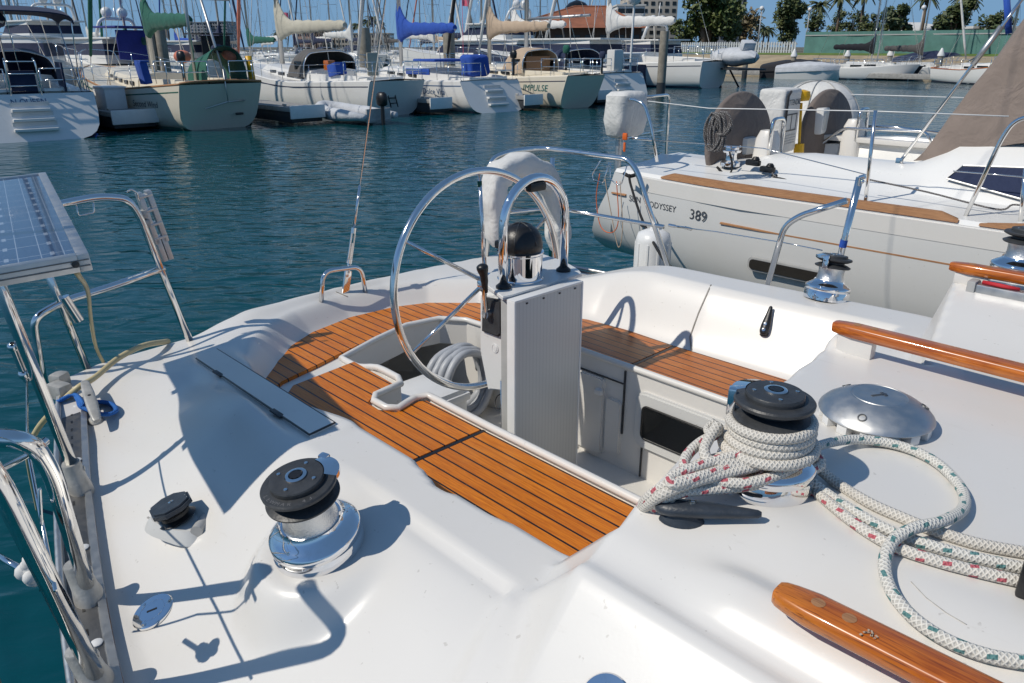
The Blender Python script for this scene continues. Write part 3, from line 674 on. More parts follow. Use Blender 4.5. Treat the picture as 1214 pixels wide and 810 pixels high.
handrail(L(921, 702, 1.617), (.55, .848, 1.617), .052, .030, 'varnished wooden handrail nearest the camera, with a chipped spot', feet=False)
mb = MB(); rnd = random.Random(3)
c = L(1027, 750, 1.633)
for k in range(9):
    q = c+V(rnd.gauss(0, .006), rnd.gauss(0, .004), .0008); mb.box(q, (rnd.uniform(.002, .006), rnd.uniform(.001, .003), .0008), Matrix.Rotation(rnd.uniform(0, 3), 4, 'Z'))
part(mb, 'flaked_varnish', M['canvas_tan'], YACHT, None)
hm = L(989, 386, 1.658); handrail(hm, V(.5, hm.y+.0, 1.658), .05, .032, 'varnished wooden handrail along the middle of the cabin top')
h3 = L(1127, 315, 1.722); handrail(h3, V(.5, h3.y+.02, 1.722), .045, .03, 'short varnished handrail at the far right edge of the cabin')
# plinth behind the middle rail's end, black hatch handle, grey fitting below the far rail
mb = MB(); q0 = LP(1152, 413, hm.y+.14); q1 = LP(1240, 436, hm.y+.14)
z = zat(q0.x, q0.y)+.014
pa, pb = V(q0.x, q0.y, z), V(q1.x+.2, q1.y, z)
mb.tube(bend([pa-UP*.02, pa, pb, pb-UP*.02], .012), .010, 10); hh = part(mb, 'hatch_handle', M['black'], YACHT, 180)
mb = MB(); mb.box((pa+pb)/2-UP*.012, ((pb-pa).length+.03, .05, .006), bev=.002); part(mb, 'handle_backing', M['dark'], hh)
mb = MB(); q = h3+V(.085, -.035, -.045); mb.box(q+V(.25, 0, 0), (.5, .035, .04), bev=.006); tf = part(mb, 'genoa_track', M['alum'], YACHT)
mb = MB(); mb.box(q+V(-.01, 0, .0), (.022, .045, .052), bev=.005); part(mb, 'track_end', M['grey_plastic'], tf)
mb = MB(); mb.tube([q+V(.012, .0, .024), q+V(.06, -.01, .026), q+V(.10, 0, .022)], .006, 8); part(mb, 'red_control_line', M['red_line'], tf, 180)
# ------------------------------------------------------------------ horn cleats
def horn_cleat(a, b, w, h, mat, label, feet=2, flat=.55, taper=(.9, 1, .95, .5, .3), scr=True):
    a, b = Vector(a), Vector(b); t = (b-a).normalized(); n = t.cross(UP).normalized(); u = n.cross(t); Ln = (b-a).length; rings = []
    st = [(0, .25), (.02, .55), (.06, .82), (.14, 1), (.32, 1.0), (.5, .86), (.7, .66), (.88, .48), (.97, .36), (1, .16)]
    for s, k in st:
        c = a+t*(s*Ln); rings.append([c+n*(w/2*k*math.cos(2*math.pi*j/16))+u*(h/2*(k*.8+.2)*math.sin(2*math.pi*j/16)) for j in range(16)])
    mb = MB(); mb.loft(rings, True, True); cl = part(mb, 'horn_cleat', M[mat], YACHT, 50, label)
    mb = MB(); c = a+t*(Ln*.27); z = zat(c.x, c.y); hh = c.z-z; rr = []
    for zz, k in ((-.002, 1.15), (.004, 1.1), (hh*.5, .8), (hh, .8)): rr.append([V(c.x, c.y, z+zz)+V(t.x, t.y, 0)*(Ln*.2*k*math.cos(2*math.pi*j/20))+n*(w*.42*k*math.sin(2*math.pi*j/20)) for j in range(20)])
    mb.loft(rr, True, True); part(mb, 'cleat_foot', M[mat], cl, 40)
    for s in (.16, .36) if scr else ():
        mb = MB(); q = a+t*(s*Ln)+u*(h/2*.96); mb.lathe([(.0062, -.001), (.0062, .0012), (.003, .0016), (.0026, .0002), (0, .0002)], q, 14, frame_z(u)); part(mb, 'screw', M['steel'], cl, 30)
    return cl
s1 = surf(790, 612); s2 = surf(895, 618)
horn_cleat(L(777, 600, s1.z+.022), L(903, 610, s2.z+.018), .040, .026, 'navy_plastic', 'dark slate horn cleat lying on the cabin top beside the wrapped winch')
s1 = surf(905, 402); s2 = surf(915, 368)
horn_cleat(V(s1.x, s1.y, s1.z)+V(0, -.008, .018), V(s2.x, s2.y, s2.z)+V(0, -.008, .018), .034, .022, 'black', 'small black horn cleat with two screws on the far coaming')
# alloy mooring cleat on the near quarter, with its blue line
ca = surf(104, 470)+UP*.055; cb = surf(119, 516)+UP*.05
def mooring_cleat():
    a, b = Vector(ca), Vector(cb); t = (b-a).normalized(); n = t.cross(UP).normalized(); u = n.cross(t); Ln = (b-a).length; rings = []
    for s, k in ((0, .55), (.03, .75), (.15, .9), (.35, 1.05), (.65, 1.05), (.85, .9), (.97, .75), (1, .55)):
        c = a+t*(s*Ln)+u*(.004*(1-(2*s-1)**2)); rings.append([c+n*(.017*k*math.copysign(abs(math.cos(x))**.5, math.cos(x)))+u*(.0095*k*math.copysign(abs(math.sin(x))**.5, math.sin(x))) for x in [2*math.pi*(j+.5)/12 for j in range(12)]])
    mb = MB(); mb.loft(rings, True, True); cl = part(mb, 'mooring_cleat', M['dull_cast'], YACHT, 40, 'grey alloy mooring cleat with blue rope on the near stern quarter')
    for s in (.36, .64):
        c = a+t*(s*Ln); z = zat(c.x, c.y); mb = MB(); mb.lathe([(.026, 0), (.024, .006), (.013, .018), (.011, .03), (.013, c.z-z)], V(c.x, c.y, z-.001), 20); part(mb, 'cleat_foot', M['dull_cast'], cl, 50)
    mb = MB(); q = a+t*(Ln*.45)+u*.0125; mb.lathe([(.0055, -.002), (.0055, .0012), (0, .0013)], q, 14, frame_z(u)); part(mb, 'bolt_hole', M['black'], cl)
    mb = MB(); m = a+t*(Ln*.5); z0 = zat(m.x, m.y)+.012
    e0 = L(80, 475, 1.19)
    for k in range(4):
        d = (k-1.5)*.010; zz = V(0, 0, .003*k)
        pts = spline([e0+V(d*.6, -.03, .0)+zz, e0+V(d, .02, .012)+zz, V(lerp(e0.x, m.x, .55), lerp(e0.y, m.y, .55), z0+.022)+V(d*2.2, 0, 0)+zz, V(m.x-.03+d, m.y-.02, z0+.008)+zz, V(m.x+.055+d, m.y+.015, z0+.003)+zz, V(m.x+.05+d*.6, m.y+.055, z0)+zz, V(m.x-.02+d, m.y+.055, z0+.004)+zz, V(m.x-.06, m.y+.01, z0+.008)+zz], 8)
        mb.tube(pts, .0068, 8)
    single(mb, 'mooring_rope', M['rope_blue'], 'bright blue rope wrapped round the grey mooring cleat at the stern quarter', 'rope', smooth=180)
mooring_cleat()
# swivelling sheet lead with a slate cheek, on a small moulded wedge
def sheet_lead():
    c = surf(216, 624); X = Matrix.Translation(c) @ Matrix.Rotation(R(20), 4, 'Z') @ Matrix.Scale(1.28, 4)
    mb = MB(); rings = []
    for z, k in ((-.004, 1.15), (.008, 1.05), (.02, .9)): rings.append([X @ V(.062*k*math.copysign(abs(math.cos(x))**.6, math.cos(x)), .038*k*math.copysign(abs(math.sin(x))**.6, math.sin(x)), z) for x in [2*math.pi*j/24 for j in range(24)]])
    mb.loft(rings, True, True); b = part(mb, 'sheet_lead', M['gelcoat_grey'], YACHT, 40, 'dark turning block on a moulded wedge on the near side deck')
    mb = MB(); F = frame_z(V(-.25, -.25, 1)) @ Matrix.Scale(1.3, 3); mb.lathe([(.030, .0), (.034, .004), (.026, .010), (.026, .016), (.034, .022), (.031, .026)], X @ V(.0, -.005, .018), 28, F); part(mb, 'sheave', M['black'], b, 30)
    mb = MB(); poly = [(-.046, -.006), (-.034, -.034), (.012, -.040), (.036, -.024), (.040, .004), (.026, .028), (-.012, .034), (-.038, .018)]
    F4 = Matrix.Translation(X @ V(-.002, -.008, .046)) @ F.to_4x4(); mb.prism(poly, 0, .011, lambda x, y, z: F4 @ V(x, y, z), bev=.004); part(mb, 'cheek', M['navy_plastic'], b, 40)
    mb = MB(); mb.lathe([(.005, .0105), (.005, .0122), (0, .013)], (0, 0, 0), 14); mb.v = [F4 @ v for v in mb.v]; part(mb, 'pivot_bolt', M['steel'], b)
    mb = MB(); mb.tube([X @ V(.030, .045, .018), X @ V(.062, -.02, .020)], .014, 14); part(mb, 'cam_housing', M['grey_plastic'], b, 40)
    mb = MB(); mb.tube(bend([X @ V(-.075, -.012, .004), X @ V(-.05, -.02, .012), X @ V(-.02, -.03, .014)], .01), .003, 6); part(mb, 'spring_wire', M['steel'], b, 180)
sheet_lead()
# chrome deck filler plates
def deck_plate(px, py, r, label, mat='chrome'):
    c = surf(px, py); e = .03; nx = (zat(c.x+e, c.y)-zat(c.x-e, c.y))/(2*e); ny = (zat(c.x, c.y+e)-zat(c.x, c.y-e))/(2*e); F = frame_z(V(-nx*.8, -ny*.8, 1)); c = c+UP*.004
    mb = MB(); mb.lathe([(r, -.003), (r, .0025), (r*.95, .0045), (r*.63, .0050), (r*.62, .0040), (r*.60, .0040), (r*.59, .0052), (0, .0056)], c, 48, F); d = part(mb, 'deck_filler', M[mat], YACHT, 30, label)
    X = Matrix.Translation(c) @ F.to_4x4(); mb = MB(); mb.box(X @ V(0, 0, .0058), (.004, .022, .0012), F.to_4x4() @ Matrix.Rotation(R(-30), 4, 'Z')); part(mb, 'key_slot', M['black'], d)
    for k in (70, 190, 310):
        a = R(k); mb = MB(); mb.lathe([(.0045, 0), (.0045, .0018), (0, .0022)], X @ V(r*.8*math.cos(a), r*.8*math.sin(a), .0044), 12, F); part(mb, 'screw', M['steel'], d)
deck_plate(182, 727, .045, 'polished round deck filler cap near the toe rail')
deck_plate(718, 836, .040, 'polished deck cap half cut by the bottom edge of the photo')
# locker lid let into the near coaming
def locker_lid():
    c = [V(p[0], p[1], LID[1]+LID[2]*p[0]+LID[3]*p[1]) for p in LID[0]]; c[1] = c[1].lerp(c[0], .16); c[2] = c[2].lerp(c[3], .16)
    raise_ = .0065
    def grid(o, ins):
        rings = []
        for i in range(25):
            s = lerp(ins[0], 1-ins[0], i/24); r = []
            for j in range(7):
                t = lerp(ins[1], 1-ins[1], j/6); q = (c[0]*(1-t)+c[1]*t)*(1-s)+(c[3]*(1-t)+c[2]*t)*s; r.append(V(q.x, q.y, q.z+raise_+o-.001))
            rings.append(r)
        return rings
    mb = MB(); mb.sheet(grid(.0035, (0, 0)), .018); l = part(mb, 'locker_lid', M['gelcoat'], YACHT, 40)
    g = grid(.0035, (.0, .0)); edge = [r[0] for r in g]+g[-1][1:]+[r[-1] for r in reversed(g)][1:]
    mb = MB(); mb.tube([V(v.x, v.y, v.z-.002) for v in edge], .0028, 6); part(mb, 'lid_gap', M['dark'], l, 180)
    for s in (.28, .8):
        q = c[0].lerp(c[3], s); mb = MB(); mb.box(V(q.x, q.y-.004, q.z+raise_+.004), (.06, .016, .006), bev=.003); part(mb, 'hinge', M['dark'], l)
locker_lid()
# sealant joints moulded across the coamings, and a few rust weeps
M['scuff'] = plain('scuff_mark', (.50, .485, .455), .7, var=.4, scale=60)
def joint(pix, w=.0045, mat='seal'):
    pts = []
    for (a, b) in zip(pix[:-1], pix[1:]):
        for k in range(6): pts.append((lerp(a[0], b[0], k/6), lerp(a[1], b[1], k/6)))
    pts.append(pix[-1]); mb = MB(); mb.tube([surf(*q)+UP*.0005 for q in pts], w*.5, 6, flat=.6); part(mb, 'coaming_joint' if mat == 'seal' else 'scuff_mark', M[mat], YACHT, 180)
joint([(843, 338), (828, 372), (818, 400), (820, 416)], .007); joint([(398, 346), (412, 352)], .006)
joint([(1080, 690), (1098, 709), (1122, 727), (1146, 741)], .0018, 'scuff')
# ------------------------------------------------------------------ pedestal, wheel, compass
def pipe(pts, r, name, parent, rad=.06, mat='steel', n=12, label=None):
    mb = MB(); mb.tube(bend(pts, rad) if rad else pts, r, n); return part(mb, name, M[mat], parent, 180, label)
def pedestal():
    pc = 1.79; ztop = 1.555
    # moulded column: wide head that tapers to the foot
    mb = MB(); rings = []
    for z, f0, f1, hw in ((.78, -1.80, -1.70, .10), (1.0, -1.81, -1.70, .10), (1.22, -1.82, -1.70, .105), (1.30, -1.83, -1.69, .115), (1.44, -1.87, -1.68, .135), (1.545, -1.88, -1.675, .14)):
        r = []
        for j in range(24):
            a = 2*math.pi*(j+.5)/24; cx = math.copysign(abs(math.cos(a))**.4, math.cos(a)); cy = math.copysign(abs(math.sin(a))**.4, math.sin(a))
            r.append(V((f0+f1)/2+(f1-f0)/2*cx, pc+hw*cy, z))
        rings.append(r)
    mb.loft(rings, True, True); ped = part(mb, 'steering_pedestal', M['gelcoat_cool'], YACHT, 35)
    # near cheek plate that carries the engine control: a shield shape with the lower end cut to a point
    pn = pc-.155
    sh = [LP(x, y, pn) for x, y in ((571, 350), (613, 353), (614, 395), (611, 425), (597, 463), (580, 461), (571, 415))]
    mb = MB(); mb.prism([(q.x, q.z) for q in sh], 0, .04, lambda x, y, z: V(x, pn+.03-z, y), bev=.006); ck = part(mb, 'control_shield', M['gelcoat_cool'], YACHT, 35)
    # side of the housing running back to the table
    sh2 = [LP(x, y, pn+.05) for x, y in ((606, 355), (618, 350), (622, 392), (618, 430), (604, 462))]
    mb = MB(); mb.lathe([(.016, 0), (.016, .002), (.013, .0025), (.0128, .001), (.010, .001), (.0098, .0028), (.006, .003), (0, .003)], (0, 0, 0), 28)
    q = LP(587, 413, pn-.0105); F = frame_z(V(0, -1, 0)); mb.v = [q+F @ v for v in mb.v]; part(mb, 'round_emblem', M['white_plastic'], ck, 30)
    # top plate
    z = ztop; mb = MB(); poly = [tuple(L(x, y, z).xy) for x, y in ((571, 333), (596, 352), (607, 350), (690, 324), (686, 319), (668, 309), (640, 300), (600, 305))]
    mb.prism(poly, z-.012, z, bev=.003); top = part(mb, 'binnacle_plate', M['gelcoat_cool'], YACHT, 35)
    # folded cockpit table hung on the front: ribbed leaf in a slim frame
    fl = -1.648; p0, p1 = LF(607, 352, fl).y, LF(687, 331, fl).y; zt = 1.545; zb = .80
    mb = MB(); mb.box((fl, (p0+p1)/2, (zt+zb)/2), (.028, p1-p0-.006, zt-zb), bev=.003); tb = part(mb, 'folded_table_leaf', M['ribbed_panel'], YACHT, 30)
    mb = MB()
    for p in (p0, p1): mb.box((fl-.002, p, (zt+zb)/2), (.036, .008, zt-zb+.004), bev=.002)
    mb.box((fl-.002, (p0+p1)/2, zt+.002), (.036, p1-p0+.006, .008), bev=.002); part(mb, 'leaf_edging', M['white_plastic'], tb, 30)
    for k in range(4):
        mb = MB(); mb.box((fl+.0155, lerp(p0, p1, .16+.24*k), zt-.012), (.004, .007, .005)); part(mb, 'hinge_pin', M['dark'], tb)
    mb = MB(); mb.box((fl-.045, p0+.022, (zt+zb)/2+.06), (.05, .012, zt-zb-.12), bev=.003); part(mb, 'leaf_bracket', M['grey_plastic'], tb)
    mb = MB(); mb.box((fl-.022, (p0+p1)/2, ztop-.012), (.012, p1-p0, .01)); part(mb, 'piano_hinge', M['alum'], tb)
    # steel post below the control shield
    q = LP(598, 470, pc-.165); pipe([V(q.x, q.y, 1.24), V(q.x, q.y, .785)], .0140, 'support_post', YACHT, 0)
    # black cable loop on the post
    mb = MB(); c = LP(594, 474, pc-.145); pts = [c+V(.024*math.cos(a), -.004+.012*math.sin(a), .023*math.sin(a)-.006) for a in [2*math.pi*k/28 for k in range(29)]]; mb.tube(pts, .0024, 6)
    d = [LP(x, y, pc-.135) for x, y in ((600, 466), (606, 474), (613, 480), (618, 492), (619, 504))]; mb.tube(spline(d, 5), .0026, 6); cb = part(mb, 'control_cable', M['black'], YACHT, 180)
    mb = MB(); mb.box(LP(609, 476, pc-.14), (.02, .012, .022), Matrix.Rotation(R(35), 4, 'Y'), bev=.003); part(mb, 'connector', M['black'], cb)
    mb = MB(); mb.box(LP(619, 501, pc-.135), (.008, .01, .034), bev=.003); part(mb, 'cable_end', M['black'], cb)
    # guard hoop with its black feet, and the plug on the crown
    fg = -1.755; a, b = LF(597, 342, fg), LF(668, 317, fg); zf = ztop; zc = 1.90; w = (b.y-a.y)/2; m = (a.y+b.y)/2
    pts = [V(fg, a.y, zf-.01), V(fg, a.y, zc-w)]
    pts += [V(fg, m-w*math.cos(t), zc-w+w*math.sin(t)) for t in [math.pi*k/20 for k in range(1, 20)]] + [V(fg, b.y, zc-w), V(fg, b.y, zf-.01)]
    mb = MB(); mb.tube(pts, .0155, 16); gd = part(mb, 'binnacle_guard', M['chrome'], YACHT, 180)
    for q in (a, b):
        mb = MB(); mb.lathe([(.026, 0), (.026, .008), (.020, .013), (.017, .016)], V(fg, q.y, zf-.001), 24); part(mb, 'rubber_foot', M['black'], gd, 40)
    mb = MB(); mb.box(V(fg+.004, m-.002, zc-.028), (.03, .075, .030), bev=.010); part(mb, 'instrument_plug', M['black'], gd, 40)
    # compass bowl with a black dome cover
    c = V(-1.79, pc-.02, ztop); mb = MB(); mb.lathe([(.080, 0), (.080, .006), (.076, .010), (.076, .090), (.080, .094), (.080, .100), (.070, .104), (0, .104)], c, 56); cm = part(mb, 'compass', M['chrome'], YACHT, 35)
    mb = MB(); mb.lathe([(.072, .101), (.076, .112), (.076, .125), (.070, .150), (.058, .172), (.038, .188), (.016, .194), (0, .195)], c, 40); dome = part(mb, 'compass_cover', M['black'], cm, 50)
    mb = MB()
    for a0 in (0, 60, 120):
        pts = []
        for k in range(13):
            t = R(-78+156*k/12); pts.append(c+V(.0775*math.sin(t)*math.cos(R(a0)), .0775*math.sin(t)*math.sin(R(a0)), .112+.085*math.cos(t)))
        mb.tube(pts, .0022, 6)
    part(mb, 'seam', M['dark'], dome, 180)
    mb = MB(); mb.box(c+V(-.06, .0, .115), (.05, .09, .03), bev=.01); part(mb, 'hinge_lug', M['black'], cm, 40)
    # throttle lever and its black plate
    pl = [LP(x, y, pn-.012) for x, y in ((574, 352), (597, 356), (597, 396), (592, 399), (573, 392))]
    mb = MB(); mb.prism([(q.x, q.z) for q in pl], 0, .016, lambda x, y, z: V(x, pn-.008-z, y), bev=.006); th = part(mb, 'engine_control', M['dark'], YACHT, 40)
    a = LP(577, 372, pn-.035); b = LP(574, 330, pn-.06); mb = MB(); mb.tube([a+V(0, .03, 0), a-V(0, .008, 0)], .016, 16); part(mb, 'lever_hub', M['chrome'], th, 40)
    mb = MB(); mb.tube(spline([a, lerp(a, b, .5)+V(0, -.004, 0), b], 6), [.008]*13, 10); part(mb, 'lever', M['steel'], th, 180)
    mb = MB(); t = LP(571, 313, pn-.065); mb.tube(spline([lerp(a, b, .62), b, lerp(b, t, .7), t], 5), [.0095, .010, .0105, .011, .0125, .0125, .013, .0145, .017, .0185, .0195, .0195, .018, .016, .013, .008], 14); part(mb, 'grip', M['black'], th, 180)
pedestal()
def wheel():
    c = V(-2.0, 1.786, 1.497); rad = .398; til = R(4)
    def at(r, a): return c+V(-math.sin(til)*r*math.sin(a), r*math.cos(a), r*math.sin(a)*math.cos(til))
    mb = MB(); mb.tube([at(rad, 2*math.pi*k/96) for k in range(96)], .0135, 14, closed=True); w = part(mb, 'steering_wheel', M['steel'], YACHT, 180)
    for k in range(6):
        a = R(88+60*k); mb = MB(); mb.tube([at(.028, a)+V(.012, 0, 0), at(rad-.008, a)], [.0085, .0065], 10); part(mb, 'spoke', M['steel'], w, 180)
    mb = MB(); F = frame_z(V(-1, 0, .0)); mb.lathe([(.034, -.05), (.040, -.04), (.040, -.005), (.034, .006), (.020, .010), (.020, .020), (0, .022)], c+V(.01, 0, 0), 28, F); part(mb, 'hub', M['chrome'], w, 40)
    pipe([c, c+V(.14, 0, 0)], .022, 'axle', w, 0)
    mb = MB(); mb.tube([at(rad-.035, R(88)), at(rad-.055, R(88))], .0082, 10); part(mb, 'king_spoke_mark', M['canvas_green'], w, 180)
wheel()
# ------------------------------------------------------------------ backstay, hoop at its foot
def backstay():
    a = LF(411, 334, -2.95); top = LF(457, -2, -2.95); t = (top-a).normalized(); far = a+t*6.0
    zb = zat(a.x, a.y); mb = MB(); mb.box(V(a.x, a.y, zb+.045), (.012, .034, .11), frame_z(t).to_4x4(), bev=.002); st = part(mb, 'chainplate', M['steel'], YACHT, 40)
    p = lambda d: a+t*d
    mb = MB(); mb.tube([p(.04), p(.09)], .009, 10); mb.tube([p(.085), p(.105)], .012, 8); part(mb, 'toggle', M['steel'], st, 40)
    s = V(0, .009, 0); mb = MB(); mb.tube([p(.10)-s, p(.24)-s], .0042, 8); mb.tube([p(.10)+s, p(.24)+s], .0042, 8); mb.tube([p(.09)-s*1.3, p(.11)-s*1.3, p(.11)+s*1.3], .005, 6); mb.tube([p(.225), p(.25)], .0125, 10); part(mb, 'turnbuckle', M['steel'], st, 40)
    mb = MB(); mb.tube([p(.105), p(.18)], .0058, 8); part(mb, 'thread_rod', M['steel'], st)
    mb = MB(); mb.tube([p(.25), p(.44)], .0062, 10); part(mb, 'swage', M['steel'], st, 180)
    mb = MB(); mb.tube([p(.44), far], .0038, 8); part(mb, 'backstay_wire', M['steel'], YACHT, 180)
    l, r = LF(380, 352, -2.92), LF(433, 340, -2.92); u0, u1 = LF(383, 322, -2.92), LF(428, 316, -2.92)
    pipe([V(l.x, l.y, zat(l.x, l.y)-.01), u0, u1, V(r.x, r.y, zat(r.x, r.y)-.01)], .0105, 'stern_hoop', YACHT, .05)
backstay()
# ------------------------------------------------------------------ stern rails
def cast_base(px, py, lean):
    c = L(px, py, 1.17); t = Vector(lean).normalized(); mb = MB(); rings = []
    for d, rx, ry in ((-.005, .044, .031), (.014, .042, .030), (.035, .029, .026), (.095, .0235, .0235), (.099, .0215, .0215)): 
        F = frame_z(lerp(UP, t, min(1, max(0, d)/.05)), (.8, -.2, 0)); q = V(c.x, c.y, 1.16)+t*max(0, d)+UP*min(0, d)
        rings.append([q+F @ V(rx*math.cos(2*math.pi*j/20), ry*math.sin(2*math.pi*j/20), 0) for j in range(20)])
    mb.loft(rings, True, True); b = part(mb, 'stanchion_socket', M['dull_cast'], YACHT, 40)
    mb = MB(); mb.lathe([(.008, 0), (.008, .004), (0, .006)], q-t*.03+F @ V(0, .022, 0), 10, F @ Matrix.Rotation(R(-90), 3, 'X')); part(mb, 'set_screw', M['dull_cast'], b)
    return V(c.x, c.y, 1.17)
def knuckle(c, r=.017, s=1.):
    mb = MB(); mb.tube([c-V(0, 0, .018*s), c+V(0, 0, .018*s)], r, 12); mb.ball(c+V(r, 0, 0), r*.6, 8); return mb
def stern_rails():
    rr = .0135
    # near quarter: outer pole up to the solar panel
    b = cast_base(96, 578, LD(0, 340, 1.78)-L(96, 578, 1.17)); top = LD(0, 340, 1.78); t = (top-b).normalized()
    pipe([b+t*.03, b+t*.98], .0150, 'panel_pole', YACHT, 0)
    # fittings on that pole
    for k, px, py in ((0, 43, 452), (1, 47, 472)):
        q = LD(px, py, 2.05); mb = knuckle(q, .012); 
    q = b+t*.40+V(-.02, -.02, 0); mb = MB(); mb.tube([q-t*.05, q+t*.06], .0085, 10); mb.ball(q-t*.03, .014, 8); mb.ball(q+t*.05, .013, 8); part(mb, 'lifeline_pelican_hook', M['steel'], YACHT, 60)
    pipe([q-t*.05, V(q.x+.35, q.y-.08, 1.50), V(q.x+.9, q.y-.17, 1.50)], .0032, 'lifeline', YACHT, .0)
    # bow-shaped gate posts at the bottom left corner
    b1 = cast_base(106, 706, V(-.1, -.12, 1)); tp = L(60, 556, 1.62); c1 = L(36, 530, 1.70); e1 = L(-60, 524, 1.72)
    g1 = pipe([b1+UP*.02, tp, c1+V(0, 0, .02), e1], .0155, 'gate_post', YACHT, .07)
    b2 = cast_base(117, 808, V(-.1, -.2, 1)); e2 = L(-14, 545, 1.78); t2 = (e2-b2).normalized()
    g2 = pipe([b2+t2*.03, e2, e2+t2*.12+V(-.2, -.05, .02)], .0160, 'gate_post', YACHT, .1)
    q = L(38, 682, 1.45); mb = MB(); rnd = random.Random(5)
    for k in range(9): mb.ball(q+V(rnd.gauss(0, .008), rnd.gauss(0, .008), rnd.gauss(0, .010)), rnd.uniform(.010, .016), 6)
    part(mb, 'tape_wrap', M['canvas_white'], g2, 180)
    pipe([q, L(-10, 655, 1.47)], .0055, 'lower_lifeline', YACHT, 0)
    pipe([L(47, 580, 1.62), L(50, 640, 1.45), L(48, 700, 1.30)], .0028, 'gate_wire', YACHT, 0)
    q2 = L(40, 528, 1.66); mb = MB(); mb.tube([L(34, 540, 1.66), L(54, 523, 1.66)], .0075, 10); mb.tube([L(2, 556, 1.68), L(36, 538, 1.66)], .005, 8); part(mb, 'gate_hook', M['steel'], YACHT, 60)
    # aft rail on the near quarter: top hoop, mid rail, two posts
    fq = -2.93
    pA = LF(225, 397, fq); pA = V(pA.x, pA.y, zat(max(pA.x, -2.93), pA.y)); topA = LF(165, 255, fq); h = [LF(x, y, fq) for x, y in ((152, 236), (118, 233), (76, 241))]
    last = V(-2.6, .50, h[-1].z-.0)
    pr = pipe([pA-UP*.02, topA, h[0], h[1], h[2], V(-2.86, .58, h[2].z), last], .0135, 'stern_pulpit', YACHT, .06, label='stainless stern rail on the near quarter behind the solar panel')
    pB = LF(106, 441, fq); pB = V(pB.x, pB.y, 1.17); tB = LF(60, 332, fq); tt = (tB-pB).normalized()
    pipe([pB, pB+tt*.62], .0135, 'pulpit_post', YACHT, 0)
    m = [LF(x, y, fq) for x, y in ((195, 318), (120, 344), (75, 357))]; cn = LF(38, 376, fq); dn = L(52, 455, 1.18)
    pipe([m[0], m[1], m[2], cn+V(.02, 0, .0), V(lerp(cn.x, dn.x, .25), lerp(cn.y, dn.y, .25), lerp(cn.z, dn.z, .3)), dn], .0135, 'pulpit_mid_rail', YACHT, .07)
    # little wire bracket under the hoop, rod holder, folded aluminium ladder
    q = [LF(x, y, fq) for x, y in ((90, 241), (93, 256), (112, 252), (110, 236))]; pipe(q, .0028, 'wire_bracket', YACHT, .008)
    q = [LF(x, y, fq+.03) for x, y in ((150, 228), (155, 224), (162, 228), (165, 238))]; pipe(q, .003, 'wire_bracket', YACHT, .008)
    q = LF(76, 352, fq+.02); q2 = LF(94, 380, fq+.02); mb = MB(); mb.tube([q, q2], .017, 14); mb.tube([q2, lerp(q, q2, .98)], .013, 12, cap=True); part(mb, 'rod_holder', M['steel'], YACHT, 60)
    a, bq = LF(169, 227, fq-.03), LF(199, 308, fq-.03); t = (bq-a).normalized(); n = t.cross(V(1, 0, 0)).normalized(); mb = MB()
    for d, l0, l1 in ((-.0165, 0, .74), (.0165, .0, .74), (-.010, .66, 1.0), (.012, .66, 1.0)):
        p0 = a.lerp(bq, l0)+n*d; p1 = a.lerp(bq, l1)+n*d; mb.box((p0+p1)/2, (.030, .020, (p1-p0).length), frame_z(t).to_4x4(), bev=.003)
    lad = part(mb, 'boarding_ladder', M['alum'], YACHT, 40, 'folded aluminium boarding ladder clamped to the stern rail'); lad['kind'] = 'thing'
    for k in range(4):
        c = a.lerp(bq, .06+.2*k); mb = MB(); mb.box(c, (.034, .05, .010), frame_z(t).to_4x4(), bev=.002); part(mb, 'rung', M['alum'], lad)
    mb = MB()
    for k in (.30, .43): c = a.lerp(bq, k)+V(.012, -.035, 0); mb.box(c, (.035, .03, .03), bev=.006)
    part(mb, 'clamp', M['dull_cast'], lad, 40)
    # far quarter pulpit
    p3 = 3.05; f0 = LP(805, 327, p3); zb = zat(f0.x, min(f0.y, 3.0)); c0 = LP(762, 191, p3); c1 = LP(680, 186, p3); cr = LF(590, 184, -2.86)
    e = V(-2.92, 2.62, cr.z); mid = V(-2.86, 2.98, cr.z+.01)
    pp = pipe([V(f0.x, f0.y, zb-.02), V(c0.x-.03, p3, c0.z-.05), V(c0.x-.09, p3, c0.z), mid, V(-2.92, 2.80, cr.z), V(-2.92, 2.66, cr.z-.03), V(-2.93, 2.64, 1.17)], .0135, 'stern_pulpit', YACHT, .07, label='stainless stern rail on the far quarter with the covered buoy hung on it')
    a = LP(787, 269, p3); b3 = LP(676, 249, p3); pipe([V(a.x, p3, a.z), V(-2.80, p3-.02, b3.z), V(-2.92, 2.66, b3.z)], .0105, 'pulpit_mid_rail', YACHT, .05)
    q = LF(655, 187, -2.88); pipe([V(-2.88, q.y, q.z), V(-2.88, q.y, 1.17)], .0125, 'pulpit_post', YACHT, 0)
    wb = [LP(x, y, p3+.03) for x, y in ((712, 190), (702, 207), (703, 213), (715, 217), (722, 193))]; pipe(wb, .003, 'wire_bracket', YACHT, .01)
    wb = [LP(x, y, p3+.03) for x, y in ((724, 193), (723, 212), (733, 220), (737, 218), (744, 194))]; pipe(wb, .003, 'wire_bracket', YACHT, .01)
    # lifelines leading forward from the far pulpit
    a0 = LP(795, 268, p3); q = [a0, LP(850, 275, p3-.02), LP(930, 288, p3-.05), LP(975, 297, p3-.08)]; pipe(q, .0026, 'lifeline', YACHT, 0)
    mb = MB(); mb.tube([LP(793, 267, p3), LP(801, 268.5, p3)], .008, 8); mb.tube([LP(801, 268.5, p3), LP(812, 270, p3)], .0055, 8); mb.tube([LP(812, 270, p3), LP(820, 272, p3)], .0075, 8); part(mb, 'lifeline_turnbuckle', M['steel'], YACHT, 60)
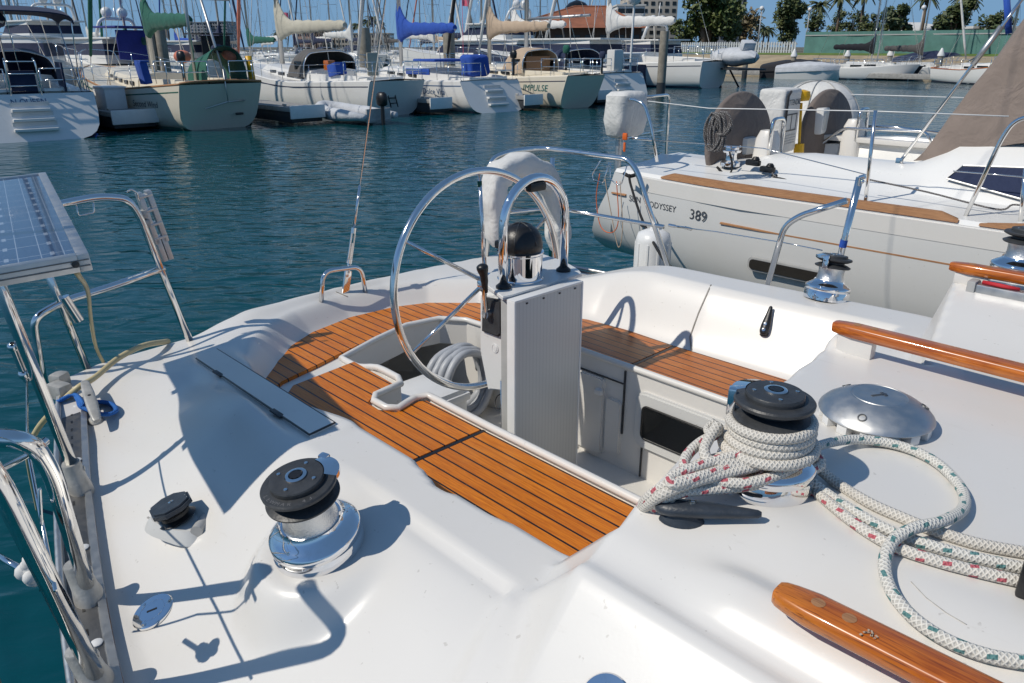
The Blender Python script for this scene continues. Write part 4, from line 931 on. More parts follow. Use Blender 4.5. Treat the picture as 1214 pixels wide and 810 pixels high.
    # braced stanchion on the far side deck
    ps = 2.98; c = LP(984, 345, ps); up = LP(1019, 211, ps); zc_ = zat(c.x, ps)
    s = pipe([V(c.x, ps, zc_-.02), up], .0130, 'gate_stanchion', YACHT, 0, label='braced stainless stanchion with a blue band beside the far winch')
    br = [LP(1004, 238, ps), LP(948, 256, ps-.01), LP(930, 268, ps-.015), LP(908, 345, ps-.03)]; pipe(br, .0125, 'brace', s, .07)
    lo = lerp(V(c.x, ps, zc_), up, .50); hi = lerp(V(c.x, ps, zc_), up, .555); mb = MB(); mb.tube([lo, hi], .0142, 14); part(mb, 'blue_tape', M['canvas_blue'], s, 60)
    mb = knuckle(up-V(0, 0, .012), .013, .8); mb.tube([up, up+V(.02, 0, .008)], .009, 8); part(mb, 'end_fitting', M['steel'], s, 60)
    pipe([up+V(.012, 0, -.01), LP(1000, 300, ps), LP(996, 342, ps)], .003, 'stanchion_wire', s, 0)
stern_rails()
# ------------------------------------------------------------------ solar panel above the near rail
def solar():
    zp = 1.914; c0 = L(105, 300, zp-.0); c1 = L(54, 204, zp); ax = (c1-c0).normalized(); Ln = (c1-c0).length; side = V(-ax.y, ax.x, 0)
    if side.y > 0: side = -side
    Wd = .365; th = .036
    A = [c0, c1, c1+side*Wd, c0+side*Wd]; mid = (A[0]+A[2])/2; F = Matrix((ax, side, UP)).transposed()
    # slightly tipped outboard, like the photo's near edge shows
    tip = Matrix.Rotation(R(-3), 3, ax); X = Matrix.Translation(c0) @ (tip @ F).to_4x4()
    mb = MB()
    for y in (.011, Wd-.011): mb.box(X @ V(Ln/2, y, -th/2), (Ln, .022, th), (tip @ F).to_4x4(), bev=.0015)
    for x in (.011, Ln-.011): mb.box(X @ V(x, Wd/2, -th/2), (.022, Wd-.044, th), (tip @ F).to_4x4(), bev=.0015)
    sp = part(mb, 'solar_panel', M['alum'], YACHT, 30, 'framed dark blue solar panel mounted over the near rail')
    mb = MB(); q = [X @ V(x, y, -.004) for x, y in ((.02, .02), (Ln-.02, .02), (Ln-.02, Wd-.02), (.02, Wd-.02))]; q2 = [X @ V(x, y, -.010) for x, y in ((.02, .02), (Ln-.02, .02), (Ln-.02, Wd-.02), (.02, Wd-.02))]
    mb.add(q+q2, [(3, 2, 1, 0), (4, 5, 6, 7), (0, 1, 5, 4), (1, 2, 6, 5), (2, 3, 7, 6), (3, 0, 4, 7)], [((0, 1), (1, 1), (1, 0), (0, 0))]+[((0.05, 0.05),)*4]*5)
    mb.uv[0] = ((1, 0), (1, 1), (0, 1), (0, 0)); part(mb, 'cells', M['solar_cells'], sp, None)
    mb = MB()
    for z in (-.012, -.024): mb.box(X @ V(-.0008, Wd/2, z), (.002, Wd-.004, .0022), (tip @ F).to_4x4())
    part(mb, 'frame_groove', M['alum_dull_shaded'], sp)
    for x in (Ln*.3, Ln*.75):
        mb = MB(); mb.box(X @ V(x, Wd/2, -th-.012), (.035, Wd, .022), (tip @ F).to_4x4(), bev=.002); part(mb, 'crossbar', M['alum'], sp)
    mb = MB(); w0 = X @ V(.01, .03, -th); pts = [w0]+[LD(x, y, d) for x, y, d in ((104, 345, 2.2), (108, 380, 2.5), (114, 412, 2.75), (124, 432, 2.86))]; mb.tube(spline(pts, 6), .006, 8); part(mb, 'panel_lead', M['hose'], sp, 180)
    mb = MB(); mb.lathe([(.007, 0), (.007, .004), (0, .005)], (0, 0, 0), 10); F2 = frame_z(-ax); q = X @ V(0, .028, -.018); mb.v = [q+F2 @ v for v in mb.v]; part(mb, 'bolt', M['dark'], sp)
solar()
# ------------------------------------------------------------------ horseshoe buoy under a white cover, hung on the far pulpit
def horseshoe():
    fb = -2.80; pts2 = [LF(x, y, fb) for x, y in ((590, 292), (586, 250), (588, 214), (612, 196), (640, 204), (655, 232), (661, 268), (662, 300))]
    pts = spline(pts2, 7); mb = MB(); n = len(pts); rings = []
    for i, c in enumerate(pts):
        t = (pts[min(i+1, n-1)]-pts[max(i-1, 0)]).normalized(); a = V(1, 0, 0); b = t.cross(a).normalized(); k = min(1, .35+.65*math.sqrt(min(i, n-1-i)/4)) if min(i, n-1-i) < 4 else 1
        w = (.060+.007*math.sin(i*.9))*k; d = .065*k
        rings.append([c+a*(d*math.copysign(abs(math.cos(x))**.6, math.cos(x)))+b*(w*math.copysign(abs(math.sin(x))**.6, math.sin(x)))+V(0, 0, .004*math.sin(3*x+i*1.3)) for x in [2*math.pi*j/20 for j in range(20)]])
    mb.loft(rings, True, True); single(mb, 'lifebuoy_cover', M['canvas_white'], 'horseshoe lifebuoy in a wrinkled white cover hanging on the far stern rail', 'lifebuoy', smooth=60)
horseshoe()
# ------------------------------------------------------------------ cream shore hose over the stern quarter
pts = [surf(200, 408, 1.0)+UP*.012]+[L(x, y, z) for x, y, z in ((170, 410, 1.25), (140, 425, 1.25), (112, 448, 1.235), (92, 460, 1.23), (70, 480, 1.16), (45, 508, 1.0), (34, 535, .85), (36, 560, .55), (42, 590, .2), (46, 610, -.1))]
mb = MB(); mb.tube(spline(pts, 7), .0105, 10); single(mb, 'shore_hose', M['hose'], 'cream hose trailing over the near stern corner into the water', 'hose', smooth=180)
# ------------------------------------------------------------------ fender hanging outside the near gate
def fender_black():
    a, b = L(4, 655, .75), L(52, 600, .75); mb = MB(); t = (b-a).normalized(); 
    prof = [(.001, 0), (.022, .004), (.030, .02), (.075, .07), (.080, .10), (.080, .42), (.07, .47), (.03, .50), (.022, .52), (.001, .524)]
    c = V(-1.9, -.02, .55); mb.lathe(prof, V(-1.98, .02, .38), 24); single(mb, 'black_fender', M['black'], 'black tubular fender hanging over the near side below the gate posts', 'fender', smooth=50)
fender_black()
# ------------------------------------------------------------------ sheets on the cabin-top winch
def cab_path(pix, r, n=7, lifts=None):
    P = []
    for i, (x, y) in enumerate(pix):
        q = surf(x, y); lf = lifts[i] if lifts else 0; q = L(x, y, q.z+r+lf); P.append(q)
    return spline(P, n)
def sheets():
    r = .0092
    # wraps on the drum and the three falls led down towards the cockpit corner
    mb = MB(); pts = []; turns = 4.2; N = 130
    fall = lambda pts_: spline(pts_, 7)
    for k in range(N):
        s = k/(N-1); a = R(-150)+2*math.pi*turns*s; rad = .060+.004*math.sin(9*s)+.012*(1-s); pts.append(V(rad*math.cos(a), rad*math.sin(a), .050+.052*s))
    P = [WR_T(v) for v in pts]; mb.tube(P, r, 10)
    single(mb, 'winch_wraps', M['rope_plain'], 'turns of off-white rope wound round the drum of the cabin-top winch', 'rope', smooth=180)
    c = WR_T(V(0, 0, 0))
    def strand(pix, mat, label, name='sheet_tail', rr=r):
        mb = MB(); mb.tube(spline([L(x, y, z) for x, y, z in pix], 8), rr, 10); single(mb, name, M[mat], label, 'rope', 'sheet tails around the cabin-top winch', smooth=180)
    z = c.z
    strand([(948, 505, z+.085), (940, 527, z+.072), (905, 545, z+.065), (862, 556, z+.055), (820, 568, z+.05), (788, 576, z+.035), (765, 594, z-.01), (752, 618, z-.10), (742, 640, z-.20)], 'rope_red', 'red flecked rope looped from the top of the wrapped winch to the seat corner')
    strand([(960, 520, z+.070), (962, 540, z+.058), (930, 560, z+.05), (885, 573, z+.042), (840, 571, z+.035), (800, 578, z+.025), (774, 595, z-.01), (757, 622, z-.1), (747, 645, z-.21)], 'rope_red', 'red flecked rope lying in the middle of the strands left of the wrapped winch')
    strand([(966, 535, z+.05), (972, 552, z+.038), (945, 562, z+.034), (900, 574, z+.030), (850, 580, z+.027), (808, 584, z+.022), (780, 597, z-.005), (762, 620, z-.1)], 'rope_red', 'red flecked rope lowest of the strands left of the wrapped winch')
    strand([(852, 503, z+.10), (842, 518, z+.085), (835, 535, z+.072), (845, 548, z+.062), (880, 550, z+.06), (905, 548, z+.055)], 'rope_plain', 'plain rope dropping from the line guide of the wrapped winch')
    strand([(856, 512, z+.075), (830, 525, z+.065), (812, 545, z+.055), (818, 560, z+.05), (850, 552, z+.055), (900, 532, z+.065), (930, 520, z+.07)], 'rope_red', 'red flecked bight folded over in front of the wrapped winch')
    strand([(862, 540, z+.06), (835, 548, z+.05), (806, 562, z+.04), (790, 575, z+.03), (800, 580, z+.028), (850, 568, z+.038), (900, 556, z+.045), (925, 548, z+.05)], 'rope_plain', 'plain rope bight lying under the strands left of the wrapped winch')
    strand([(962, 512, z+.08), (950, 536, z+.066), (900, 552, z+.058), (858, 562, z+.05), (815, 574, z+.042), (783, 588, z+.02), (758, 608, z-.05), (746, 630, z-.16)], 'rope_plain', 'plain rope strand between the flecked ones left of the wrapped winch')
    strand([(940, 500, z+.09), (925, 522, z+.08), (885, 536, z+.072), (850, 546, z+.064), (818, 556, z+.058), (796, 566, z+.05), (800, 574, z+.046), (842, 562, z+.052), (890, 547, z+.06)], 'rope_red', 'red flecked bight nearest the line guide of the wrapped winch')
    strand([(847, 500, z+.09), (838, 508, z+.084), (842, 515, z+.082), (853, 512, z+.085), (850, 503, z+.092)], 'rope_plain', 'short blue-grey lashing on the line guide of the wrapped winch', 'lashing', .006)
    # falls along the cabin top to the right edge
    def lay(pix, mat, label, lifts=None, name='sheet_tail'):
        mb = MB(); mb.tube(cab_path(pix, r, 8, lifts), r, 10); single(mb, name, M[mat], label, 'rope', 'sheet tails around the cabin-top winch', smooth=180)
    lay([(930, 552), (952, 570), (985, 598), (1020, 625), (1060, 648), (1110, 665), (1160, 678), (1204, 688), (1260, 700)], 'rope_red', 'red flecked rope running straight to the right edge, lowest of the three tails', [.03]+[0]*8)
    lay([(950, 560), (980, 585), (1012, 606), (1045, 625), (1090, 643), (1150, 660), (1214, 674), (1270, 686)], 'rope_green', 'green flecked rope running to the right edge between two other tails', [.02]+[.002]*7)
    lay([(960, 545), (988, 570), (1030, 596), (1070, 614), (1110, 630), (1160, 645), (1214, 655), (1270, 664)], 'rope_plain', 'plain off-white rope running to the right edge, uppermost of the three tails', [.03]+[0]*7)
    lay([(940, 548), (962, 532), (1000, 522), (1040, 523), (1080, 533), (1115, 552), (1140, 580), (1142, 603), (1118, 618), (1085, 626), (1060, 640), (1049, 665), (1055, 697), (1080, 730), (1120, 758), (1170, 777), (1230, 788)], 'rope_green', 'green flecked rope thrown in a big open loop on the cabin top', [.05, .03, .012, .004, .002, .002, .002, .006, .018, .022, .016, .004, 0, 0, 0, 0, 0], 'looped_rope')
    # line stopper at the right edge
    q = surf(1212, 692); mb = MB(); mb.box(q+V(.03, -.0, .028), (.07, .075, .055), Matrix.Rotation(R(6), 4, 'Z'), bev=.005); cl = part(mb, 'rope_stopper', M['black'], YACHT, 35, 'black rope stopper cut by the right edge')
    mb = MB(); mb.box(q+V(.02, .035, .06), (.05, .02, .012), bev=.003); part(mb, 'lever', M['canvas_blue'], cl)
sheets()
# ------------------------------------------------------------------ the yacht moored alongside
NB = empty('neighbouring_yacht', (1.0, 7.2, 0), 'white yacht moored alongside with grey hull side, brown canvas and two covered wheels', 'sailing yacht')
NC = 7.2
def nb_half(f):
    if f < 1.0: return 1.90-.16*sstep(-2.8, -4.6, f)
    s = min(1, (f-1.0)/6.3); return 1.90*(1-s**2.1)
def neighbour():
    # hull
    fs = [-4.62, -4.4, -4.2, -3.9, -3.4, -2.6, -1.6, -.4, 1, 2.5, 4, 5.4, 6.5, 7.2, 7.3]; rings = []
    prof = [(1.0, 1.26), (1.006, 1.12), (1.01, .95), (1.0, .72), (.975, .52), (.93, .36), (.84, .20), (.70, .06), (.45, -.10), (.0, -.25)]
    def ring(f, aft=0.):
        h = nb_half(f); r = []
        for k, z in prof: r.append((f, h*k, z))
        return r
    for f in fs:
        h = max(.02, nb_half(f)); lift = .42*sstep(-3.1, -4.62, f); r = []
        for k, z in prof:
            zz = z if z > .9 else lerp(z, .98+(z-.98)*.66, sstep(-2.5, -4.6, f))+0*lift
            ff = f+(.26*(z-.6) if f <= -4.2 else (.13*(z-.6) if f <= -3.9 else 0))
            ff = f+.30*sstep(.55, 1.3, zz)*sstep(-4.0, -4.5, f)-.0
            if f > 6: ff += .25*(z-.6)
            r.append(V(ff, NC-h*k, zz))
        r += [V(q.x, 2*NC-q.y, q.z) for q in reversed(r[:-1])]; rings.append(r)
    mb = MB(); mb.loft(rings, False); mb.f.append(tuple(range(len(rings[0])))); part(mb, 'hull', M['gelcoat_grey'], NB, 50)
    # white sheer band under the rail
    def side(f0, f1, z0, z1, out, n=24):
        r = []
        for i in range(n+1):
            f = lerp(f0, f1, i/n); h = nb_half(f); a = NC-h*1.006-out; r.append([V(f, a+.02, z0), V(f, a, z0), V(f, a, z1), V(f, a+.04, z1+.012)])
        return r
    mb = MB(); mb.loft(side(-4.1, 5, 1.135, 1.25, .0025), True, True); part(mb, 'sheer_band', M['gelcoat'], NB, 30)
    # deck, coamings, cabin: cross sections lofted along the boat
    S = []
    for f in (-4.32, -4.1, -3.8, -3.5, -3.2, -2.9, -2.4, -2.1, -1.95, -1.8, -1.6, -1.2, -.6, .4, 1.6, 2.6, 3.6, 5.0, 6.4, 7.2):
        h = max(.06, nb_half(f)*.995); co = lerp(1.34, 1.475, sstep(-3.7, -3.0, f)); cab = sstep(-2.12, -1.72, f)*(1-sstep(2.4, 3.4, f)); e = NC-h; k = h/1.9
        fw = sstep(2.5, 4, f)
        w0, w1, w2, w3 = [lerp(e+(q-5.3)*k, lerp(e, NC, t), fw) for q, t in ((5.88, .3), (6.04, .5), (6.2, .6), (6.38, .7))]
        flo = lerp(.98, 1.72, sstep(-2.06, -1.8, f)); flo = lerp(flo, 1.33, sstep(2.4, 3.4, f)); cz = lerp(co, 1.62, cab); cz = lerp(cz, 1.32, sstep(2.4, 3.4, f))
        half = [V(f, e, 1.255), V(f, e+.03*k, 1.285), V(f, w0, 1.315), V(f, w1, lerp(lerp(1.40, co-.03, .5), 1.5, cab) if fw < 1 else 1.32), V(f, w2-.03, cz), V(f, w3-.05, cz+.05*cab), V(f, w3, min(cz, flo+.4) if flo < 1.3 else flo), V(f, lerp(w3, NC, .06), flo), V(f, lerp(w3, NC, .6), flo+.03*cab)]
        S.append(half+[V(q.x, 2*NC-q.y, q.z) for q in reversed(half)])
    mb = MB(); mb.loft(S, False); mb.f = [tuple(reversed(q)) for q in mb.f]; part(mb, 'deck', M['gelcoat_bright'], NB, 40)
    mb = MB(); a = S[0]; mb.add([q for q in a]+[V(q.x-.02, q.y, .7) for q in a], [(i, i+1, len(a)+i+1, len(a)+i) for i in range(len(a)-1)]); part(mb, 'stern_bulkhead', M['gelcoat'], NB, 40)
    # teak toe rails
    def wood(f0, f1):
        r = []; n = 20
        for i in range(n+1):
            f = lerp(f0, f1, i/n); a = NC-nb_half(f)*1.0; z = 1.268; k = .25 if i in (0, n) else 1
            r.append([V(f, a+.005, z), V(f, a+.012, z+.052*k), V(f, a+.055, z+.052*k), V(f, a+.062, z+.014)])
        mb = MB(); mb.loft(r, True, True); part(mb, 'teak_toe_rail', M['teak_weathered'], NB, 30)
    wood(-3.78, -1.45); wood(-1.33, 4.5)
    # cove line, hull window, lettering on the near side
    mb = MB(); mb.loft(side(-3.12, 5, .998, 1.008, .007), True, True); part(mb, 'cove_line', M['teak_weathered'], NB, 30)
    mb = MB(); mb.loft(side(-4.33, -4.16, 1.066, 1.074, .008, 4), True, True); part(mb, 'cove_line', M['teak_weathered'], NB, 30)
    def slot(f0, f1, z0, z1, nm, mt, out, parent):
        mb = MB(); r = (z1-z0)*.35; pts = []
        for cx, cz, a0 in ((f1-r, z1-r, 0), (f0+r, z1-r, 90), (f0+r, z0+r, 180), (f1-r, z0+r, 270)):
            for k in range(5): a = R(a0+22.5*k); pts.append((cx+r*math.cos(a), cz+r*math.sin(a)))
        mb.prism(pts, 0, .012, lambda x, y, z: V(x, NC-nb_half(x)*1.012-out-z, y), bev=.002); return part(mb, nm, M[mt], parent, 40)
    w = slot(-2.83, -2.18, .690, .796, 'hull_window', 'grey_plastic', -.002, NB); slot(-2.81, -2.20, .705, .782, 'pane', 'glass_dark', .001+.008, w)
    hp = lambda f, z: V(f, NC-nb_half(f)*(1.006+.004*min(1, max(0, (1.12-z)/.17)))-.0032, z)
    tl = lambda co, f0, z0: hp(f0+co.x, z0+co.y)
    mb = MB(); x = -4.10
    mb.text('SUN', .073, lambda co: tl(co, -4.115, 1.032)); mb.text('ODYSSEY', .073, lambda co: tl(co, -3.875, 1.015)); part(mb, 'model_lettering', M['ink'], NB, None)
    mb = MB(); mb.text('389', .118, lambda co: tl(co, -3.425, .990)); part(mb, 'model_number', M['ink'], NB, None)
    c = hp(-3.93, .855); mb = MB(); mb.lathe([(.026, -.004), (.026, .006), (.016, .008), (.014, 0), (0, 0)], c, 24, frame_z(V(0, -1, 0))); part(mb, 'exhaust_outlet', M['dark'], NB, 40)
    # stanchions and guard wires
    def st(px, py, px2, py2, p, r=.0125):
        a, b = LP(px, py, p), LP(px2, py2, p); mb = MB(); mb.tube([V(a.x, p, 1.28), b], r, 10); s = part(mb, 'stanchion', M['steel'], NB, 180); m = MB(); m.lathe([(.035, 0), (.03, .012), (.016, .02), (.014, .05)], V(a.x, p, 1.278), 16); part(m, 'stanchion_base', M['steel'], s, 50); return a, b
    st(1025, 245, 1038, 131, 5.45); q = [LP(x, y, 5.45) for x, y in ((1140, 266), (1187, 165), (1203, 142), (1235, 136))]
    pipe(q, .0135, 'gate_rail', NB, .06); q = [LP(1209, 268, 5.5), LP(1216, 200, 5.5)]; pipe(q, .0125, 'stanchion', NB, 0)
    q = [LP(x, y, 5.5) for x, y in ((779, 192), (772, 150), (764, 124), (752, 118), (735, 118))]; pipe(q, .0135, 'stern_rail', NB, .05)
    q = [LP(x, y, 5.5) for x, y in ((742, 163), (775, 166))]; pipe([V(-4.35, 6.2, q[0].z), q[0], q[1]], .0115, 'stern_rail', NB, .03)
    q = LP(735, 118, 5.5); pipe([q, V(-4.45, 6.4, q.z), V(-4.45, 6.42, 1.3)], .0135, 'stern_rail', NB, .06)
    for pix in (((768, 120), (840, 128.5), (1038, 132), (1196, 138)), ((775, 166), (905, 176), (1030, 208)), ((1130, 203), (1180, 207), (1260, 214)), ((690, 168), (745, 164))):
        pipe([LP(x, y, 5.48) for x, y in pix], .0042, 'guard_wire', NB, 0, 'steel' if pix[0][0] != 768 else 'white_plastic', 6)
    pipe([LP(x, y, 8.95) for x, y in ((940, 110), (1214, 118))], .005, 'guard_wire', NB, 0, 'white_plastic', 6)
    # wheels under brown half covers
    for p, pix in ((6.4, ((838, 195), (880, 110), (906, 150))), (8.05, ((945, 192), (985, 107), (1000, 140)))):
        t = LP(*pix[1], p); rad = .44; cz = t.z-rad; c = V(t.x+.02, p, cz); mb = MB(); N = 40
        pl = [(rad*math.cos(2*math.pi*k/N), rad*math.sin(2*math.pi*k/N)) for k in range(N)]; Fd = frame_z(V(1, -.12, .06))
        mb.lathe([(rad, -.03), (rad+.012, -.015), (rad+.012, .015), (rad, .03), (0, .036)], c, 48, Fd); wv = part(mb, 'wheel_cover', M['canvas_brown'], NB, 60)
        mb = MB(); mb.lathe([(.0, -.032), (rad, -.031)], c, 40, Fd); part(mb, 'cover_back', M['canvas_brown'], wv, 60)
        mb = MB(); b = V(c.x+.28, p, .98); rr = []
        for z, k in ((.98, 1.0), (1.3, .95), (1.55, .8), (1.62, .55)): rr.append([V(b.x+.11*k*math.copysign(abs(math.cos(x))**.6, math.cos(x)), p+.13*k*math.copysign(abs(math.sin(x))**.6, math.sin(x)), z) for x in [2*math.pi*j/20 for j in range(20)]])
        mb.loft(rr, True, True); hs = part(mb, 'helm_console', M['gelcoat'], NB, 50)
        z0 = 1.42 if p < 7 else 1.55
        pipe([V(b.x+.07, p-.09, 1.42), V(b.x+.07, p-.09, 1.72), V(b.x+.07, p+.12, 1.72), V(b.x+.07, p+.12, 1.42)], .018, 'console_hoop', hs, .07)
    # white instrument pod by the far wheel; grey seat cover by the near one
    q = LP(972, 143, 7.9); mb = MB(); mb.box(q, (.12, .26, .26), Matrix.Rotation(R(12), 4, 'Z'), bev=.025); pod = part(mb, 'instrument_pod', M['white_plastic'], NB, 40)
    mb = MB(); mb.box(q+V(.062, -.012, .0), (.008, .17, .17), Matrix.Rotation(R(12), 4, 'Z'), bev=.01); part(mb, 'pod_face', M['gelcoat_grey'], pod, 40)
    q = LP(880, 172, 6.5); mb = MB(); mb.box(q, (.22, .2, .16), bev=.04); part(mb, 'seat_pad', M['gelcoat_grey'], NB, 40)
    # steel rail over the far coaming
    q = [LP(x, y, 7.95) for x, y in ((956, 198), (957, 182), (1000, 152), (1098, 156), (1105, 172))]; pipe(q, .014, 'cockpit_rail', NB, .06)
    q = [LP(x, y, 8.3) for x, y in ((1012, 149), (1060, 151), (1115, 158))]; pipe(q, .014, 'cockpit_rail', NB, .0)
    q0, q1 = LP(990, 165, 8.1), LP(1100, 168, 8.1); mb = MB(); mb.box((q0+q1)/2, ((q1-q0).length+.2, .30, .05), bev=.01)
    tb = part(mb, 'cockpit_table', M['gelcoat'], NB, 40)
    for k in (.1, .9): mb = MB(); c = q0.lerp(q1, k); mb.box(V(c.x, c.y, (c.z+.98)/2-.02), (.10, .05, c.z-.98), bev=.01); part(mb, 'table_leg', M['gelcoat_grey'], tb, 40)
    # brown spray hood: side panel and roof as one sagging shell
    base = [LP(x, y, 6.27) for x, y in ((1083, 187), (1120, 176), (1160, 166))]+[V(-1.25, 6.27, 1.70), V(-.6, 6.3, 1.70), V(0, 6.35, 1.70)]
    rings = []
    for i in range(25):
        t = i/24; f = lerp(-2.10, .1, t); zb = lerp(1.50, 1.70, sstep(0, .38, t)); topz = 1.50+2.5*min(1, 1.6*t)**.6 if t < .62 else lerp(4.0, 2.6, ((t-.62)/.38)**1.3)
        topz = max(topz, zb+.02); r = []
        for j in range(33):
            a = math.pi*j/32; x = math.cos(a); sx = math.copysign(abs(x)**.55, x); wob = .018*math.sin(7*t*math.pi+j*.35)*math.sin(a)+.014*math.sin(3.1*j*.4+9*t)
            r.append(V(f+.22*math.sin(a)*(1-t)*.8, NC-.93*sx-wob*.9, zb+(topz-zb)*math.sin(a)**.62+wob*.3))
        rings.append(r)
    mb = MB(); mb.sheet(rings, -.006); dg = part(mb, 'spray_hood', M['canvas_taupe'], NB, 60)
    a, b = LP(1066, 193, 6.2), LP(1190, 28, 6.45); pipe([a, b, b+(b-a)*.25], .012, 'mainsheet_wire', NB, 0)
    mb = MB(); mb.tube([a+(b-a)*.72, a+(b-a)*.98], .020, 10); part(mb, 'rigging_screw', M['alum'], NB, 180); mb = MB(); mb.box(a, (.05, .03, .07), bev=.006); part(mb, 'deck_eye', M['steel'], NB)
    a, b = LP(1196, 40, 6.6), LP(1193, -10, 6.6); pipe([a, b], .022, 'hood_frame', NB, 0, 'canvas_blue')
    # cabin side window
    cs = [LP(x, y, 5.95) for x, y in ((1122, 212), (1137, 198), (1260, 203), (1260, 247))]; wpl = lambda z: 5.868+(z-1.315)*.865
    mb = MB(); mb.prism([(q.x, q.z) for q in cs], 0, .012, lambda x, y, z: V(x, wpl(y)-z, y), bev=.003); w = part(mb, 'cabin_window', M['canvas_navy'], NB, 40)
    mb = MB(); pts = [V(q.x, wpl(q.z)-.012, q.z) for q in cs]; mb.tube(pts, .007, 6, closed=True); part(mb, 'window_frame', M['alum'], w)
    # winch, line organisers, running lines
    b, _ = None, None
    c = LP(865, 204, 5.98); c = V(c.x, 5.98, 1.345); mb = MB(); mb.lathe([(.085, 0), (.085, .03), (.07, .04), (.05, .05), (.046, .09), (.05, .11), (.075, .115), (.08, .125), (.08, .135), (.06, .14), (.06, .155), (.075, .16), (.07, .175), (0, .178)], c, 32); part(mb, 'winch', M['chrome'], NB, 30)
    for x, y in ((893, 193), (910, 201), (915, 214)):
        q = LP(x, y, 5.9); mb = MB(); mb.box(q, (.13, .05, .05), Matrix.Rotation(R(-8), 4, 'Z'), bev=.015); mb.lathe([(.03, 0), (.034, .01), (.02, .03), (0, .032)], q+V(.02, 0, .02), 16); part(mb, 'line_block', M['black'], NB, 40)
    def nl(pix, r, mt, nm, p=5.85): mb = MB(); mb.tube(spline([LP(x, y, p) for x, y in pix], 6), r, 8); part(mb, nm, M[mt], NB, 180)
    nl(((850, 198), (862, 210), (880, 218), (905, 214), (925, 212), (960, 224), (1010, 233), (1100, 243), (1214, 252)), .011, 'rope_black', 'jib_sheet'); nl(((865, 180), (868, 200), (858, 216)), .008, 'rope_black', 'sheet_end')
    nl(((912, 197), (980, 203), (1065, 207)), .006, 'red_line', 'red_control_line', 6.1); nl(((915, 205), (935, 222), (980, 228), (1060, 236)), .006, 'rope_grey', 'control_line')
    nl(((1030, 213), (1100, 228), (1180, 248), (1200, 243), (1214, 244)), .006, 'rope_grey', 'control_line', 5.6)
    # motor hung on the stern rail, with its soft white cover
    q = LP(742, 135, 5.62); mb = MB(); rr = []
    for z, k in ((-.20, .7), (-.17, .9), (-.05, .98), (.10, 1), (.16, .95), (.19, .7)): rr.append([q+V(.12*k*math.copysign(abs(math.cos(x))**.5, math.cos(x))+.012*math.sin(3*x+z*20), .21*k*math.copysign(abs(math.sin(x))**.5, math.sin(x)), z) for x in [2*math.pi*j/28 for j in range(28)]])
    mb.loft(rr, True, True); single(mb, 'outboard_cover', M['canvas_white'], 'white cloth cover over a small outboard hung on the stern rail of the yacht alongside', 'outboard motor', smooth=50)
    mb = MB(); a = LP(728, 160, 5.5); mb.tube([a+V(.02, .05, .02), a+V(.02, .05, -.32)], .03, 12); mb.tube([a+V(.1, .0, .03), a+V(.1, .0, -.12)], .012, 8); part(mb, 'motor_bracket', M['alum'], NB, 50)
    mb = MB(); a = LP(741, 162, 5.42); mb.box(a, (.05, .02, .06), bev=.012); mb.box(a+V(.0, 0, -.09), (.02, .015, .08), bev=.006); part(mb, 'orange_clip', M['orange'], NB, 40)
    # life-raft valise standing on the stern rail with printed panel
    q = LP(922, 143, 7.2); rz = Matrix.Rotation(R(8), 4, 'Z'); mb = MB(); mb.box(q, (.26, .46, .60), rz, bev=.04, seg=3); lr = single(mb, 'liferaft_valise', M['canvas_white'], 'white upright liferaft case with black print between the two wheel covers', 'liferaft', smooth=50)
    ctr = q; fr = lambda y, z, o=0: WB(ctr+rz @ V(.133+o, y, z))-lr.location
    mb = MB(); mb.text('ATTENDRE', .075, lambda co: fr(-.17+co.x, .15+co.y)); part_ = lpart(mb, 'printed_word', M['ink'], lr, None)
    mb = MB()
    for y in (-.14, .0, .14): mb.box((0, y, -.01), (.002, .012, .15))
    mb.box((0, 0, .065), (.002, .30, .012)); mb.box((0, 0, -.085), (.002, .30, .012)); mb.v = [fr(v.y, v.z, v.x) for v in mb.v]; lpart(mb, 'printed_diagram', M['ink'], lr)
    mb = MB()
    for z in (-.13, -.155, -.18, -.205): mb.box((0, .02, z), (.002, .28-.2*abs(z+.155), .007))
    mb.v = [fr(v.y, v.z, v.x) for v in mb.v]; lpart(mb, 'printed_lines', M['grey_plastic'], lr)
    mb = MB(); mb.tube([fr(-.20, -.26, .01), fr(-.20, .24, .012), fr(-.14, .28, .012)], .012, 8); lpart(mb, 'strap', M['canvas_black'], lr, 180)
    # white dome-shaped fabric cover and danbuoy light on the far rail
    q = LP(966, 150, 8.9); mb = MB(); rr = []
    for i in range(13):
        t = i/12; rad = .50*math.cos(t*math.pi/2)**.75+.002; rr.append([q+V(rad*math.cos(2*math.pi*j/32)*(1+.02*(j % 4 == 0)), rad*math.sin(2*math.pi*j/32)*(1+.02*(j % 4 == 0)), -.12+.62*math.sin(t*math.pi/2)) for j in range(32)])
    mb.loft(rr, True); dm = single(mb, 'domed_cover', M['canvas_white'], 'white domed fabric cover with grey seams behind the far wheel', 'cover', smooth=60)
    for k in range(8):
        mb = MB(); a = 2*math.pi*k/8+.2; mb.tube([WB(q+V((.508*math.cos(t*math.pi/2)**.75+.004)*math.cos(a), (.508*math.cos(t*math.pi/2)**.75+.004)*math.sin(a), -.12+.626*math.sin(t*math.pi/2)))-dm.location for t in [i/10 for i in range(11)]], .006, 6); lpart(mb, 'seam', M['grey_plastic'], dm, 180)
    a, b = LP(946, 196, 7.5), LP(950, 122, 7.5); mb = MB(); mb.tube([a, b], .014, 8); mb.tube([a, lerp(a, b, .35)], .05, 10); db = single(mb, 'danbuoy', M['yellow'], 'yellow danbuoy pole with a lamp head beside the liferaft case', 'danbuoy', smooth=60)
